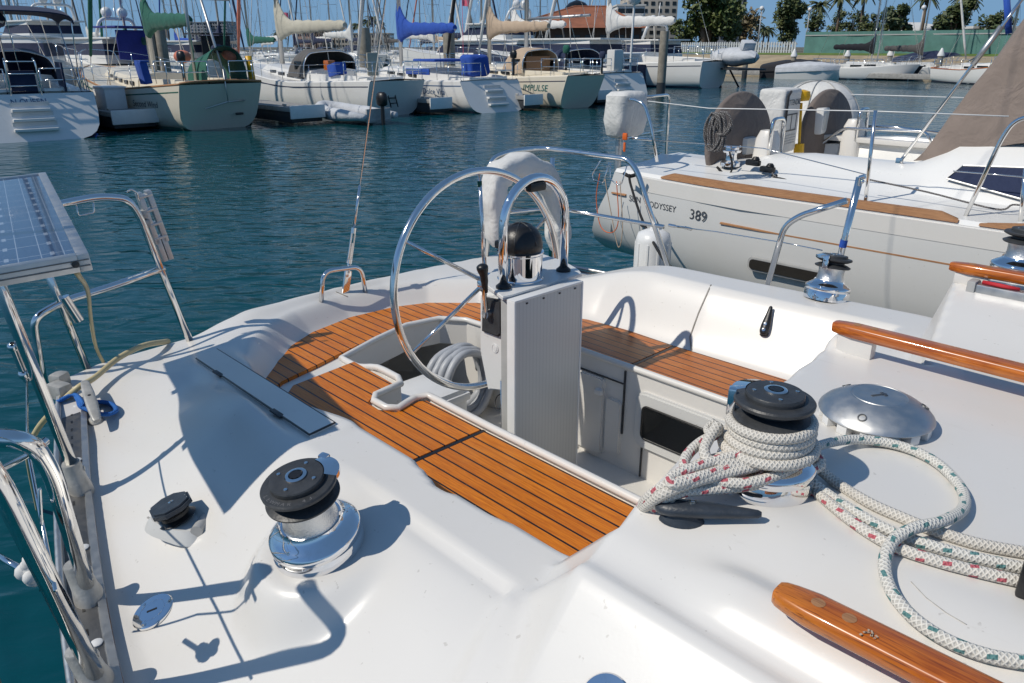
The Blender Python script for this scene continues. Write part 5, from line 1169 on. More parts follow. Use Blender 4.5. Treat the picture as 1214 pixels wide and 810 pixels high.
    mb = MB(); mb.lathe([(.02, -.05), (.085, -.04), (.095, 0), (.085, .045), (.03, .06), (0, .06)], WB(LP(949, 114, 7.5))-db.location, 20); lpart(mb, 'lamp_head', M['yellow'], db, 50)
    # coil of grey line over the guard wire
    mb = MB(); c = LP(850, 152, 5.46); pts = []
    for k in range(230):
        t = k/229; a = 2*math.pi*11*t; w = .055+.02*math.sin(5*t*math.pi); pts.append(c+V((w*math.cos(a))*(1 if k < 150 else 1.1)-.03+.10*t, -.02-.03*math.sin(3*a*.5)*.6, .145*math.sin(a)*(1 if t < .7 else .6)-.03+(.07 if t > .7 else 0)))
    mb.tube(pts, .0085, 7); single(mb, 'line_coil', M['rope_grey'], 'grey flecked line coiled and hung on the guard wire before the near wheel cover', 'rope', smooth=180)
    # stern mooring line, thin loops, and the fender between the boats
    mb = MB(); pts = [LP(746, 207, 5.25), LP(748, 220, 5.2), LP(762, 262, 4.9), LP(785, 305, 4.4), LP(808, 328, 3.6), L(812, 331, 1.2)]; mb.tube(spline(pts, 8), .011, 8); mb.tube(spline([LP(740, 206, 5.3), LP(747, 209, 5.26), LP(757, 206, 5.3)], 4), .016, 8); single(mb, 'stern_line', M['rope_black'], 'black mooring line running from the yacht alongside down to our far quarter', 'rope', smooth=180)
    for lab, mt, pix in (('thin orange line hanging in a long loop over the stern of the yacht alongside', 'orange', ((711, 206), (707, 235), (712, 268), (725, 276), (733, 262), (731, 215))), ('thin tan line hanging in a narrow loop over the stern of the yacht alongside', 'canvas_tan', ((717, 212), (724, 250), (733, 293), (738, 270), (735, 215)))):
        mb = MB(); mb.tube(spline([LP(x, y, 5.2) for x, y in pix], 8), .004, 6); single(mb, 'loose_line', M[mt], lab, 'line', smooth=180)
    c = LP(773, 309, 4.75); mb = MB(); rr = [(.02, .02)]
    mb.lathe([(.001, -.40), (.07, -.38), (.13, -.32), (.135, -.2), (.135, .16), (.12, .215), (.07, .24), (.035, .245), (.03, .275), (0, .28)], c, 30); fd = single(mb, 'white_fender', M['white_plastic'], 'fat white fender with ribbed sides hanging between the two yachts', 'fender', smooth=50)
    mb = MB()
    for k in range(10): a = 2*math.pi*k/10; mb.box(c+V(.136*math.cos(a), .136*math.sin(a), -.02), (.008, .02, .34), Matrix.Rotation(a, 4, 'Z'), bev=.003)
    mb.v = [WB(v)-fd.location for v in mb.v]; x = lpart(mb, 'rib', M['white_plastic'], fd, 40); x['kind'] = 'stuff'
    # floating finger pier between the two yachts
    mb = MB(); mb.box((-.2, 4.15, .36), (7.2, .75, .12), bev=.01); fp = single(mb, 'finger_pier', M['pier_wood'], 'narrow tan floating finger pier between the two yachts', 'pier')
    for x in (-3.4, -1.2, 1., 3.): mb = MB(); mb.box((x, 4.15, .16), (1.6, .6, .34), bev=.05); mb.v = [WB(v)-fp.location for v in mb.v]; lpart(mb, 'float', M['dark'], fp)
M['pier_wood'] = plain('pier_wood', (.40, .33, .23), .75, var=.35, scale=14, bmp=.3)
neighbour()
# ------------------------------------------------------------------ boats across the fairway (each modelled in its own frame: x to the bow, y to port, waterline z = 0)
ROW = HEAD+math.pi
def far_empty(name, px, py, yaw=0., label=None, cat=None, group=None, z=0.):
    q = wp(px, py, z) if not isinstance(px, Vector) else px
    o = bpy.data.objects.new(name, None); COL.objects.link(o); o.location = q; o.rotation_euler = (0, 0, ROW+R(yaw)); set_props(o, label, cat, group); return o
def sailboat(o, Ln=10., B=3.2, fb=(1.05, .95, 1.35), hull='gelcoat_far', transom='flat', stern_w=.72, mast_x=.56, mast_h=13., mast_r=.075, boom=3.4, boom_z=2.35, cover=None, cover_h=.0, dodger=None, dodger_x=.40, bimini=None,
             stripe=None, boot='canvas_navy', caprail=None, windows=4, win_mat='glass_dark', furl='canvas_white', name=None, rails=True, detail=True, cab=(.33, .72), cab_h=.42, sheer_band=None, mast_mat='alum', tip_cover=None, rig=True, mizzen=None, spread=2):
    X = lambda s: s*Ln
    def half(s):
        if s < .45: return B/2*lerp(stern_w, 1, sstep(-.1, .45, s))
        return B/2*max(.012, (1-((s-.45)/.55)**2.3))
    def sheer(s): return lerp(lerp(fb[0], fb[1], min(1, s/.35)), fb[2], sstep(.35, 1, s)**1.0) if s > .35 else lerp(fb[0], fb[1], s/.35)
    prof = [(1.0, 1.0), (1.0, .86), (.985, .55), (.95, .28), (.88, .06), (.78, -.08), (.55, -.22), (.2, -.34), (0, -.4)]
    def hy(s, z):
        h = half(s); zs = sheer(s); u = z/zs
        for (k0, u0), (k1, u1) in zip(prof[:-1], prof[1:]):
            if u0 >= u >= u1: return h*lerp(k1, k0, (u-u1)/(u0-u1))
        return h
    def xs(s, z):
        r = {'flat': -.10, 'over': .45, 'scoop': -.75, 'reverse': -.45}[transom]
        x = X(s)
        zz = sheer(0)-z
        x += r*(-1)*0
        if s < .12:
            w = 1-s/.12; x += w*((zz*.42) if transom == 'over' else (-zz*.55+.55) if transom in ('scoop', 'reverse') else zz*.12)
        if s > .80: x += (s-.80)/.20*(z-sheer(1))*.55
        return x
    st = [0, .03, .08, .15, .25, .38, .5, .62, .74, .84, .92, .97, 1.0]; rings = []
    lift = lambda s, z: z+(0.30*sheer(0)*(1-s/.3)*(1 if z < .3*sheer(0) else 0) if s < .3 and transom != 'scoop' and z < .3*sheer(0) else 0)
    for s in st:
        zs = sheer(s); h = half(s); r = []
        for k, u in prof:
            z = u*zs; kk = k
            if s < .35 and z < .35: z = z+(.35-z)*.35*(1-s/.35)
            r.append(V(xs(s, z), h*kk, z))
        r += [V(q.x, -q.y, q.z) for q in reversed(r[:-1])]; rings.append(r)
    mb = MB(); mb.loft(rings, False); lpart(mb, 'hull', M[hull], o, 50)
    # transom as its own face
    mb = MB(); r0 = rings[0]; off = [V(q.x-.004, q.y*.998, q.z) for q in r0]; mb.add(off, [tuple(range(len(off)))]); tr = lpart(mb, 'transom', M[hull], o, None)
    tx = lambda z: xs(0, z)-.012
    if transom == 'scoop':      # steps cut in the stern
        for k, (z0, w) in enumerate(((.28, .62), (.52, .58), (.76, .54))):
            mb = MB(); mb.box((xs(0, z0)+.02, 0, z0), (.34, w*B*.42, .07), bev=.015); lpart(mb, 'step', M['gelcoat_far'], tr, 40)
            mb = MB(); mb.box((xs(0, z0+.12)-.006, 0, z0+.12), (.03, w*B*.42, .15)); lpart(mb, 'riser', M['gelcoat_grey'], tr)
    def band(z0f, z1f, out, mt, nm, s0=.0, s1=1.0, n=26):
        for sg in (1, -1):
            mb = MB(); rr = []
            for i in range(n+1):
                s = lerp(s0+.004, s1-.004, i/n); z0, z1 = z0f(s), z1f(s); a, b = hy(s, z0)+out, hy(s, z1)+out
                rr.append([V(xs(s, z0), sg*(a-.02), z0), V(xs(s, z0), sg*a, z0), V(xs(s, z1), sg*b, z1), V(xs(s, z1), sg*(b-.02), z1)])
            mb.loft(rr, True, True); lpart(mb, nm, M[mt], o, 30)
    band(lambda s: -.02, lambda s: .085, .006, boot, 'boot_stripe')
    if stripe: band(lambda s: sheer(s)*.84, lambda s: sheer(s)*.84+.035, .005, stripe, 'cove_stripe')
    if sheer_band: band(lambda s: sheer(s)-.13, lambda s: sheer(s)-.02, .007, sheer_band, 'sheer_band')
    # deck with toe rail
    mb = MB(); rr = []
    for s in st: h = half(s)*.985; z = sheer(s); rr.append([V(xs(s, z), h, z), V(xs(s, z), h*.97, z+.04), V(xs(s, z), h*.93, z+.02), V(xs(s, z), 0, z+.07), V(xs(s, z), -h*.93, z+.02), V(xs(s, z), -h*.97, z+.04), V(xs(s, z), -h, z)])
    mb.loft(rr, False); mb.f = [tuple(reversed(q)) for q in mb.f]; lpart(mb, 'deck', M['gelcoat_far' if hull != 'gelcoat_old' else 'gelcoat_old'], o, 40)
    if caprail:
        mb = MB(); pts = [V(xs(s, sheer(s)), half(s)*.99, sheer(s)+.02) for s in st]; mb.tube(pts, .032, 8); lpart(mb, 'cap_rail', M[caprail], o, 180)
        mb = MB(); mb.tube([V(q.x, -q.y, q.z) for q in pts], .032, 8); lpart(mb, 'cap_rail', M[caprail], o, 180)
        mb = MB(); mb.tube([V(pts[0].x-.01, y*pts[0].y/4, pts[0].z+.02+.05*(1-(y/4)**2)) for y in range(-4, 5)], .036, 8); lpart(mb, 'transom_cap', M[caprail], o, 180)
    # cabin trunk and cockpit coaming
    c0, c1 = cab; mb = MB(); rr = []; N = 9
    for i in range(N):
        t = i/(N-1); s = lerp(c0, c1, t); w = half(s)*lerp(.66, .42, t); z0 = sheer(s)+.03; h = cab_h*(1-.35*t)*(1 if 0 < i < N-1 else .02)
        if i in (0,): h = cab_h*.98
        rr.append([V(X(s), w, z0-.04), V(X(s), w*.97, z0+h*.55), V(X(s), w*.90, z0+h*.92), V(X(s), w*.5, z0+h*1.06), V(X(s), 0, z0+h*1.1)]+[V(X(s), -w*k, z0+h*u) for k, u in ((.5, 1.06), (.9, .92), (.97, .55), (1, -.04/h if h else 0))])
    mb.loft(rr, False); n9 = len(rr[0]); mb.f = [tuple(reversed(q)) for q in mb.f]; mb.f.append(tuple(range(n9))); cb = lpart(mb, 'cabin', M['gelcoat_far' if hull != 'gelcoat_old' else 'gelcoat_old'], o, 40)
    for sg in (1, -1):
        for i in range(windows):
            t = (i+.6)/(windows+.4); s = lerp(c0+.02, c1-.06, t); w = half(s)*lerp(.66, .42, (s-c0)/(c1-c0)); z0 = sheer(s)+.03; h = cab_h*(1-.35*(s-c0)/(c1-c0)); ln = .55*(c1-c0)*Ln/windows; hh = h*.34
            mb = MB(); mb.box((X(s), sg*(w*.985), z0+h*.36), (ln, .03, hh), Matrix.Rotation(-sg*math.atan2((c1-c0)*.0+half(s)*.24, (c1-c0)*Ln)*1.4, 4, 'Z'), bev=.012); lpart(mb, 'cabin_window', M[win_mat], cb, 40)
    mb = MB(); s0, s1 = .06, c0
    for sg in (1, -1):
        mb.loft([[V(X(s), sg*half(s)*.64, sheer(s)), V(X(s), sg*half(s)*.62, sheer(s)+.26*k), V(X(s), sg*half(s)*.52, sheer(s)+.26*k), V(X(s), sg*half(s)*.5, sheer(s)-.3)] for s, k in ((s0, .55), (lerp(s0, s1, .3), .8), (lerp(s0, s1, .7), 1), (s1, 1.2))], True, True)
    mb.box((X(s0)+.05, 0, sheer(.06)+.05), (.12, half(.06)*1.24, .16), bev=.02); lpart(mb, 'cockpit_coaming', M['gelcoat_far' if hull != 'gelcoat_old' else 'gelcoat_old'], o, 40)
    # spars and rig
    mx = X(mast_x); dz = sheer(mast_x)+.05; mb = MB(); mb.tube([V(mx, 0, dz), V(mx-.02, 0, dz+mast_h*.5), V(mx-.10, 0, dz+mast_h)], [mast_r, mast_r*.95, mast_r*.65], 10); ms = lpart(mb, 'mast', M[mast_mat], o, 180)
    for k in range(spread if rig else 0):
        z = dz+mast_h*(.36+.28*k); mb = MB(); w = B*.30; mb.tube([V(mx, -w, z+.05), V(mx, 0, z), V(mx, w, z+.05)], .022, 6); lpart(mb, 'spreader', M['alum'], ms, 180)
    if boom:
        bz = boom_z; mb = MB(); mb.tube([V(mx-.08, 0, bz), V(mx-boom, 0, bz+.06)], .065, 8); bo = lpart(mb, 'boom', M['alum'], o, 180)
        if cover:
            mb = MB(); rr = []; rnd = random.Random(int(Ln*100)+len(cover))
            for i in range(23):
                t = i/22; x = mx+.10-(boom+.10)*t; up = .7*(cover_h or 1.0)*max(0, 1-t/.21)**1.6; hgt = lerp(.29, .17, t)+.022*math.sin(i*1.9)+(.0 if i not in (0, 22) else -.05); wd = lerp(.16, .10, t)+.01*math.sin(i*2.7); zc = bz+.10+up*.5; hh = hgt+up*.5
                if i == 0: wd *= .7
                rr.append([V(x, wd*math.sin(a)*(1-.35*(math.cos(a) > .3)*min(1, up*2)), zc+hh*math.cos(a)-(.28*max(0, 1-t/.2) if math.cos(a) < -.3 else 0)) for a in [2*math.pi*j/18 for j in range(18)]])
            mb.loft(rr, True, True); lpart(mb, 'sail_cover', M[cover], o, 60)
        mb = MB(); mb.tube([V(mx-boom*.7, 0, bz), V(mx-boom*.75, 0, sheer(.25)+.2)], .02, 6); lpart(mb, 'mainsheet', M['rope_plain'], bo, 180)
    if rig:
        top = V(mx-.08, 0, dz+mast_h*.985); bow = V(xs(1, sheer(1))-.1, 0, sheer(1)+.05); stn = V(xs(0, sheer(0))+.1, 0, sheer(0)+.05)
        mb = MB(); mb.tube([bow, top], .012, 5); 
        for sg in (1, -1):
            cpt = V(mx-.15, sg*half(mast_x)*.93, sheer(mast_x)); z = dz+mast_h*.36; mb.tube([cpt, V(mx, sg*B*.30, z+.05), top], .011, 5); mb.tube([cpt+V(.3, 0, 0), V(mx, 0, z)], .011, 5)
        mb.tube([stn, top], .011, 5); lpart(mb, 'rigging', M['steel'], o, 180)
        if furl: a, b = bow+(top-bow)*.03, bow+(top-bow)*.94; mb = MB(); mb.tube([a, a.lerp(b, .1), a.lerp(b, .4), b], [.05, .085, .075, .04], 8); lpart(mb, 'furled_jib', M[furl], o, 180)
    # canvas
    if dodger:
        x0 = X(dodger_x); zb = sheer(dodger_x)+cab_h*.4; hw = half(dodger_x)*.66; mb = MB(); rr = []
        for i in range(11):
            t = i/10; x = x0-.55+1.5*t; hz = .98*math.sqrt(max(0.0, 1-max(0, (t-.35)/.65)**2))+.02+(.0 if t > .35 else -.08*(1-t/.35)); rr.append([V(x, hw*math.copysign(abs(math.cos(a))**.55, math.cos(a))*(1-.12*t), zb+hz*math.sin(a)**.6+.015*math.sin(j*1.3+i)) for j, a in enumerate([math.pi*j/20 for j in range(21)])])
        mb.sheet(rr, .02); dg = lpart(mb, 'dodger', M[dodger], o, 60)
        mb = MB(); a = rr[0]; mb.tube([q+V(-.01, 0, 0) for q in a], .022, 6); lpart(mb, 'dodger_hoop', M['steel'], dg, 180)
        for sg in (1, -1): mb = MB(); mb.box((x0-.1, sg*hw*.96, zb+.42), (.55, .03, .3), bev=.02); lpart(mb, 'dodger_window', M['glass_dark'], dg, 40)
    if bimini:
        x0, z = X(.20), sheer(.2)+1.95; hw = half(.2)*.85; mb = MB(); rr = []
        for i in range(9): t = i/8; rr.append([V(x0-1.2+2.5*t, hw*math.copysign(abs(math.cos(a))**.75, math.cos(a)), z-.10+.30*math.sin(a)**.5+.05*math.sin(math.pi*t)-.1*abs(2*t-1)**3) for a in [math.pi*j/16 for j in range(17)]])
        mb.sheet(rr, .03); bm_ = lpart(mb, 'bimini', M[bimini], o, 60); 
        for sg in (1, -1): mb = MB(); mb.tube([V(x0-1.0, sg*hw, z-.08), V(x0+.1, sg*half(.2)*.9, sheer(.2)), V(x0+1.1, sg*hw, z-.08)], .018, 6); lpart(mb, 'bimini_frame', M['steel'], bm_, 180)
    # stern rail, stanchions and guard wires
    if rails:
        z = sheer(0); w = half(.01)*.92; x = xs(0, z)+.08; mb = MB()
        for zz in (z+.62, z+.33):
            for sg in (1, -1): mb.tube(bend([V(x+1.3, sg*half(.13)*.95, zz), V(x, sg*w, zz), V(x, sg*w*.28, zz)], .2), .016, 6)
        for sg in (1, -1):
            for xx, ww in ((x, w*.9), (x, w*.28), (x+.65, half(.07)*.95), (x+1.3, half(.13)*.95)): mb.tube([V(xx, sg*ww, z), V(xx, sg*ww, z+.62)], .015, 6)
        lpart(mb, 'stern_rail', M['steel'], o, 180); mb = MB()
        for sg in (1, -1):
            for zz in (.6, .32): mb.tube([V(xs(s, sheer(s)), sg*half(s)*.95, sheer(s)+zz) for s in (.13, .3, .5, .7, .85, .97)], .006, 4)
            for s in (.27, .41, .55, .69, .83): mb.tube([V(X(s), sg*half(s)*.95, sheer(s)), V(X(s), sg*half(s)*.95, sheer(s)+.62)], .012, 5)
        for sg in (1, -1): mb.tube(bend([V(X(.88), sg*half(.88)*.95, sheer(.88)), V(X(.9), sg*half(.9)*.95, sheer(.9)+.6), V(X(1.0)-.02, sg*.05, sheer(1)+.62)], .2), .015, 6)
        lpart(mb, 'guard_rail', M['steel'], o, 180)
    if name:
        body, s, z, size, ink, where, shear = name; mb = MB()
        if where == 'side': mb.text(body, size, lambda c: V(X(s)-c.x, hy((X(s)-c.x)/Ln, z+c.y)+.010, z+c.y), shear=shear)
        else: mb.text(body, size, lambda c: V(tx(z+c.y)-.004, -c.x, z+c.y), align='CENTER', shear=shear)
        lpart(mb, 'boat_name', M[ink], o, None)
    return dict(X=X, half=half, sheer=sheer, hy=hy, xs=xs, mx=mx, dz=dz)
def outboard(o, x, y, z, mat='black', s=1.0, nm='outboard_motor'):
    mb = MB(); rr = []
    for zz, k in ((-.13, .6), (-.10, .9), (.05, 1), (.14, .85), (.18, .5)): rr.append([V(x-.05+.17*s*k*math.cos(a), y+.11*s*k*math.sin(a), z+zz*s) for a in [2*math.pi*j/14 for j in range(14)]])
    mb.loft(rr, True, True); ob = lpart(mb, nm, M[mat], o, 60); mb = MB(); mb.tube([V(x-.06, y, z-.1*s), V(x-.06, y, z-.75*s)], .045*s, 8); mb.box((x-.10, y, z-.72*s), (.26*s, .12*s, .03)); lpart(mb, 'motor_leg', M['black'], ob, 40); return ob
def far_boats():
    # 1: white boat with dark blue canvas at the left edge
    o = far_empty('moored_sailboat', 47, 167, -6, 'white sailboat with dark blue canvas and stern ladder at the left edge', 'sailboat')
    d = sailboat(o, 11.5, 3.9, (1.15, 1.1, 1.5), 'gelcoat_cool', 'scoop', .80, .58, 15, .09, 4.4, 2.9, 'canvas_navy', .9, 'canvas_navy', .36, 'canvas_navy', 'canvas_navy', name=('N QUEEN', 0, .90, .19, 'ink_blue', 'stern', 0), boot='canvas_blue', furl='canvas_navy')
    x0 = d['xs'](0, 1.2); mb = MB()
    for y in (.36, -.36): mb.tube(bend([V(x0-.02, y, .55), V(x0-.05, y*.95, 1.95), V(x0+.12, y*.9, 2.02)], .15), .022, 8)
    for z in (.75, 1.05, 1.35, 1.65, 1.95): mb.tube([V(x0-.03, -.35, z), V(x0-.03, .35, z)], .018, 6)
    lpart(mb, 'stern_ladder', M['steel'], o, 180)
    for c_, s_ in (((x0+.10, 0, 1.35), (.05, .60, .75)), ((x0+.45, .95, 1.55), (.9, .05, .75)), ((x0+.45, -.95, 1.55), (.9, .05, .75))): mb = MB(); mb.box(c_, s_, bev=.02); lpart(mb, 'weather_cloth', M['canvas_navy'], o, 40)
    mb = MB(); mb.tube(bend([V(x0+.05, -.85, 1.2), V(x0-.03, -.95, 1.02), V(x0-.03, -1.2, 1.02)], .05), .03, 8); lpart(mb, 'tan_line', M['canvas_tan'], o, 180)
    # 2: cream ketch
    o = far_empty('moored_ketch', 270, 154, 2, 'cream ketch with green sail cover and a blue box on its side rail', 'sailboat')
    d = sailboat(o, 10.5, 3.3, (1.30, 1.05, 1.6), 'gelcoat_old', 'over', .74, .44, 12, .085, 3.1, 2.95, 'canvas_green', 1.0, None, .4, None, 'canvas_green', boot='canvas_green', caprail='teak_weathered', windows=5, furl='canvas_green', name=('Second Wind', .27, .62, .26, 'ink', 'side', .15))
    X, sh, hf = d['X'], d['sheer'], d['half']
    mb = MB(); mb.box((X(.18), hf(.18)*1.0, sh(.18)+.42), (.42, .22, .62), Matrix.Rotation(R(-8), 4, 'X'), bev=.03); mb.box((X(.18), hf(.18)*1.0, sh(.18)+.74), (.46, .26, .05), bev=.015); lpart(mb, 'blue_crate', M['canvas_blue'], o, 40)
    mb = MB(); rr = []
    for i in range(7): t = i/6; rr.append([V(.30+1.25*t, .62*math.cos(a)-.35, sh(0)+.05+(.98-.35*t)*math.sin(a)**.7) for a in [math.pi*j/12 for j in range(13)]])
    mb.sheet(rr, .02); lpart(mb, 'cockpit_tent', M['canvas_green'], o, 60)
    mb = MB(); mb.tube([V(.9, .35, sh(0)), V(.85, .35, 5.4)], .05, 8); pm = lpart(mb, 'radar_mast', M['alum'], o, 180); mb = MB(); mb.box((.85, .35, 5.4), (.5, 1.3, .05), bev=.01); mb.lathe([(.26, 0), (.28, .1), (.2, .22), (0, .25)], (.85, .1, 5.45), 16); lpart(mb, 'radar_platform', M['white_plastic'], pm, 40)
    mb = MB(); mb.tube([V(.4, -.35, sh(0)), V(1.5, -.35, 4.0)], .04, 8); mb.tube([V(.85, .35, 3.6), V(.85, -1.0, 3.6)], .03, 6); mb.tube([V(.85, -1.0, 3.6), V(.85, -1.0, 2.9)], .015, 5); lpart(mb, 'antenna_pole', M['alum'], o, 180)
    outboard(o, .75, .78, sh(0)+.72)
    for mt, nm, c, r in (('canvas_rose', 'rose_buoy', V(.7, -.75, sh(0)+.80), .22), ('canvas_rose', 'rose_bundle', V(1.9, .2, sh(.1)+.80), .22), ('canvas_navy', 'blue_bundle', V(.9, -.45, sh(0)+.95), .16), ('yellow', 'yellow_horseshoe', V(.5, -1.25, sh(0)+.4), .16)):
        mb = MB(); mb.ball(c, r, 10, (1, 1.2, .85)) if nm != 'yellow_horseshoe' else mb.tube([c+V(0, 0, -.35), c+V(0, .05, .35)], .10, 8); lpart(mb, nm, M[mt], o, 180)
    z = .7; x = d['xs'](0, z)-.05; mb = MB(); mb.tube([V(x-.1, .55, .62), V(x-.25, -.1, .80), V(x-.02, -.75, .80)], .02, 6); mb.tube([V(x-.25, -.1, .8), V(x-.2, -.1, 1.7)], .02, 6); lpart(mb, 'wind_vane_frame', M['alum'], o, 180)
    mb = MB(); mb.box((x+.02, -.55, .42), (.05, .25, .07), bev=.02); lpart(mb, 'exhaust', M['black'], o, 40)
    # 3: white sloop with beige cover and grey dodger
    o = far_empty('moored_sailboat', 474, 138, 0, 'white sailboat with pale beige sail cover and grey dodger beside the dinghy', 'sailboat')
    d = sailboat(o, 12.3, 3.6, (1.2, 1.05, 1.6), 'gelcoat_far', 'over', .62, .66, 14.5, .10, 5.0, 2.95, 'canvas_cream', 1.5, 'canvas_grey', .40, None, 'canvas_navy', windows=4, furl='canvas_rose', name=None)
    X, sh, hf = d['X'], d['sheer'], d['half']
    mb = MB(); mb.box((X(.21), hf(.2)*.55, sh(.2)+.42), (.60, .45, .42), Matrix.Rotation(R(12), 4, 'Y'), bev=.04); lpart(mb, 'blue_cooler', M['canvas_blue'], o, 40)
    mb = MB(); mb.box((X(.28), hf(.2)*.4, sh(.2)+.55), (.35, .3, .35), bev=.03); lpart(mb, 'wooden_box', M['varnish'], o, 40)
    z = .6; x = d['xs'](0, z)-.06; mb = MB()
    for y in (.05, .35): mb.tube([V(x+.05, y, .95), V(x-.02, y-.12, .3)], .022, 6)
    for k in range(3): mb.tube([V(x, .04-.04*k, .8-.18*k), V(x, .34-.04*k, .8-.18*k)], .02, 6)
    lpart(mb, 'transom_ladder', M['black'], o, 180)
    mb = MB(); mb.box((.4, .75, sh(0)+.55), (.08, .45, .75), bev=.05); lpart(mb, 'horseshoe_buoy', M['canvas_cream'], o, 50)
    # 4
    o = far_empty('moored_sailboat', 592, 133, -3, 'white sloop with a bright blue sail cover and blue cockpit canvas', 'sailboat')
    d = sailboat(o, 10.4, 3.5, (1.12, 1.05, 1.35), 'gelcoat_far', 'scoop', .80, .63, 13.5, .085, 3.9, 2.9, 'canvas_blue', 1.3, None, .42, None, sheer_band=None, stripe='ink_blue', boot='canvas_navy', windows=3, furl='canvas_white', name=('La Dolce Vita', .29, .62, .30, 'ink_blue', 'side', .0))
    X, sh, hf = d['X'], d['sheer'], d['half']
    mb = MB(); mb.box((X(.12), .15, sh(0)+.52), (.75, .95, .8), bev=.22, seg=4); mb.v = [v+V(.03*math.sin(v.z*9+v.y*5), .04*math.sin(v.z*7), 0) for v in mb.v]; lpart(mb, 'blue_wheel_cover', M['canvas_blue'], o, 180)
    mb = MB(); mb.box((X(.33), 0, sh(.3)+.75), (1.5, hf(.3)*1.2, .10), bev=.04); mb.box((X(.30), hf(.3)*.9, sh(.3)+.35), (1.6, .06, .22), bev=.03); lpart(mb, 'blue_canvas', M['canvas_blue'], o, 40)
    outboard(o, .5, -1.1, sh(0)+.9)
    # 5
    o = far_empty('moored_sailboat', 694, 129, -4, 'cream sloop with tan sail cover and tan dodger, green cover on its stern motor', 'sailboat')
    d = sailboat(o, 9.6, 3.2, (1.25, 1.1, 1.4), 'gelcoat_old', 'over', .62, .64, 13.0, .085, 3.9, 3.0, 'canvas_tan', 1.3, 'canvas_tan', .34, None, 'canvas_navy', boot='canvas_black', windows=3, furl='canvas_black', name=('IMPULSE', .235, .66, .34, 'ink_teal', 'side', .25))
    outboard(o, .45, .75, d['sheer'](0)+.95, 'canvas_green'); X, sh, hf = d['X'], d['sheer'], d['half']
    mb = MB(); mb.box((X(.30), 0, sh(.3)+.45), (.06, hf(.3)*.9, .75), bev=.02); lpart(mb, 'companionway_door', M['teak_weathered'], o, 40)
    # 6
    o = far_empty('moored_sailboat', 742, 121, -6, 'white sailboat with navy dodger and bare white boom, moored left of the concrete pile', 'sailboat')
    d = sailboat(o, 11.5, 3.7, (1.2, 1.1, 1.5), 'gelcoat_far', 'scoop', .82, .62, 15, .11, 4.6, 3.6, None, 0, 'canvas_navy', .30, None, 'canvas_navy', windows=3, furl='canvas_white')
    outboard(o, .55, 1.1, d['sheer'](0)+.75, 'canvas_navy'); mb = MB(); mb.tube([V(.7, -.9, 1.2), V(.65, -.9, 5.2)], .05, 8); mb.ball(V(.65, -.9, 4.4), .38, 10, (.6, 1, 1)); lpart(mb, 'radar_pole', M['white_plastic'], o, 50)
    mb = MB(); mb.box((.9, -.1, 1.75), (.5, .6, .9), bev=.08); lpart(mb, 'helm_seat', M['gelcoat_grey'], o, 40)
far_boats()
# ------------------------------------------------------------------ dinghy, dock fingers, piles
def rib(px, py, yaw, label, mat='tender_grey', Ln=3.1, motor=True):
    o = far_empty('inflatable_dinghy', px, py, yaw, label, 'dinghy'); pts = bend([V(0, .62, .26), V(Ln*.62, .62, .27), V(Ln*.9, .35, .36), V(Ln, 0, .42), V(Ln*.9, -.35, .36), V(Ln*.62, -.62, .27), V(0, -.62, .26)], .5); n = len(pts)
    mb = MB(); mb.tube(pts, [.10 if i in (0, n-1) else .21 for i in range(n)], 12); lpart(mb, 'tube', M[mat], o, 180)
    mb = MB(); mb.box((Ln*.45, 0, .15), (Ln*.85, 1.0, .08), bev=.02); lpart(mb, 'floor', M['grey_plastic'], o, 40); mb = MB(); mb.box((.12, 0, .28), (.07, .95, .42), bev=.02); lpart(mb, 'transom', M['grey_plastic'], o, 40)
    if motor: outboard(o, -.05, 0, .75, 'black', 1.35)
    return o
rib(452, 148, 4, 'pale inflatable dinghy with a black outboard tied beside the beige-covered sailboat')
def dock_finger(px, py, Ln, w, label, extra=None, yaw=0):
    o = far_empty('dock_finger', px, py, yaw, label, 'dock', 'dock fingers between the moored boats'); mb = MB(); mb.box((Ln/2, 0, .48), (Ln, w, .14), bev=.02); lpart(mb, 'deck', M['dock_grey'], o, 30)
    mb = MB(); mb.box((Ln/2, 0, .25), (Ln-.1, w-.1, .34), bev=.03); lpart(mb, 'float', M['dark'], o, 30)
    mb = MB(); mb.box((-.02, 0, .40), (.06, w+.02, .40), bev=.02); lpart(mb, 'end_fascia', M['white_plastic'], o, 30)
    if extra == 'box': mb = MB(); mb.box((1.6, .1, .85), (1.1, .6, .62), bev=.05); mb.box((1.6, .1, 1.17), (1.16, .66, .06), bev=.02); lpart(mb, 'dock_box', M['white_plastic'], o, 40)
    for k in (0.5, Ln*.6): mb = MB(); mb.box((k, w*.42, .60), (.22, .05, .06), bev=.02); lpart(mb, 'cleat', M['dull_cast'], o, 40)
M['dock_grey'] = plain('dock_planks', (.36, .35, .33), .8, var=.3, scale=6, bmp=.3, bscale=30); M['pile'] = plain('concrete_pile', (.30, .27, .22), .85, var=.35, scale=3, bmp=.3, bscale=20)
dock_finger(163, 155, 7, 1.3, 'grey dock finger with a white dock box between the blue-canvas boat and the ketch', 'box'); dock_finger(366, 148, 8, 1.2, 'grey dock finger lying between the cream ketch and the dinghy'); dock_finger(523, 136, 7, 1.0, 'dock finger between the beige-covered and the blue-covered sailboats'); dock_finger(632, 131, 7, 1.0, 'dock finger left of the cream sloop with tan canvas'); dock_finger(716, 124, 6, .9, 'short dock finger right of the cream sloop with tan canvas')
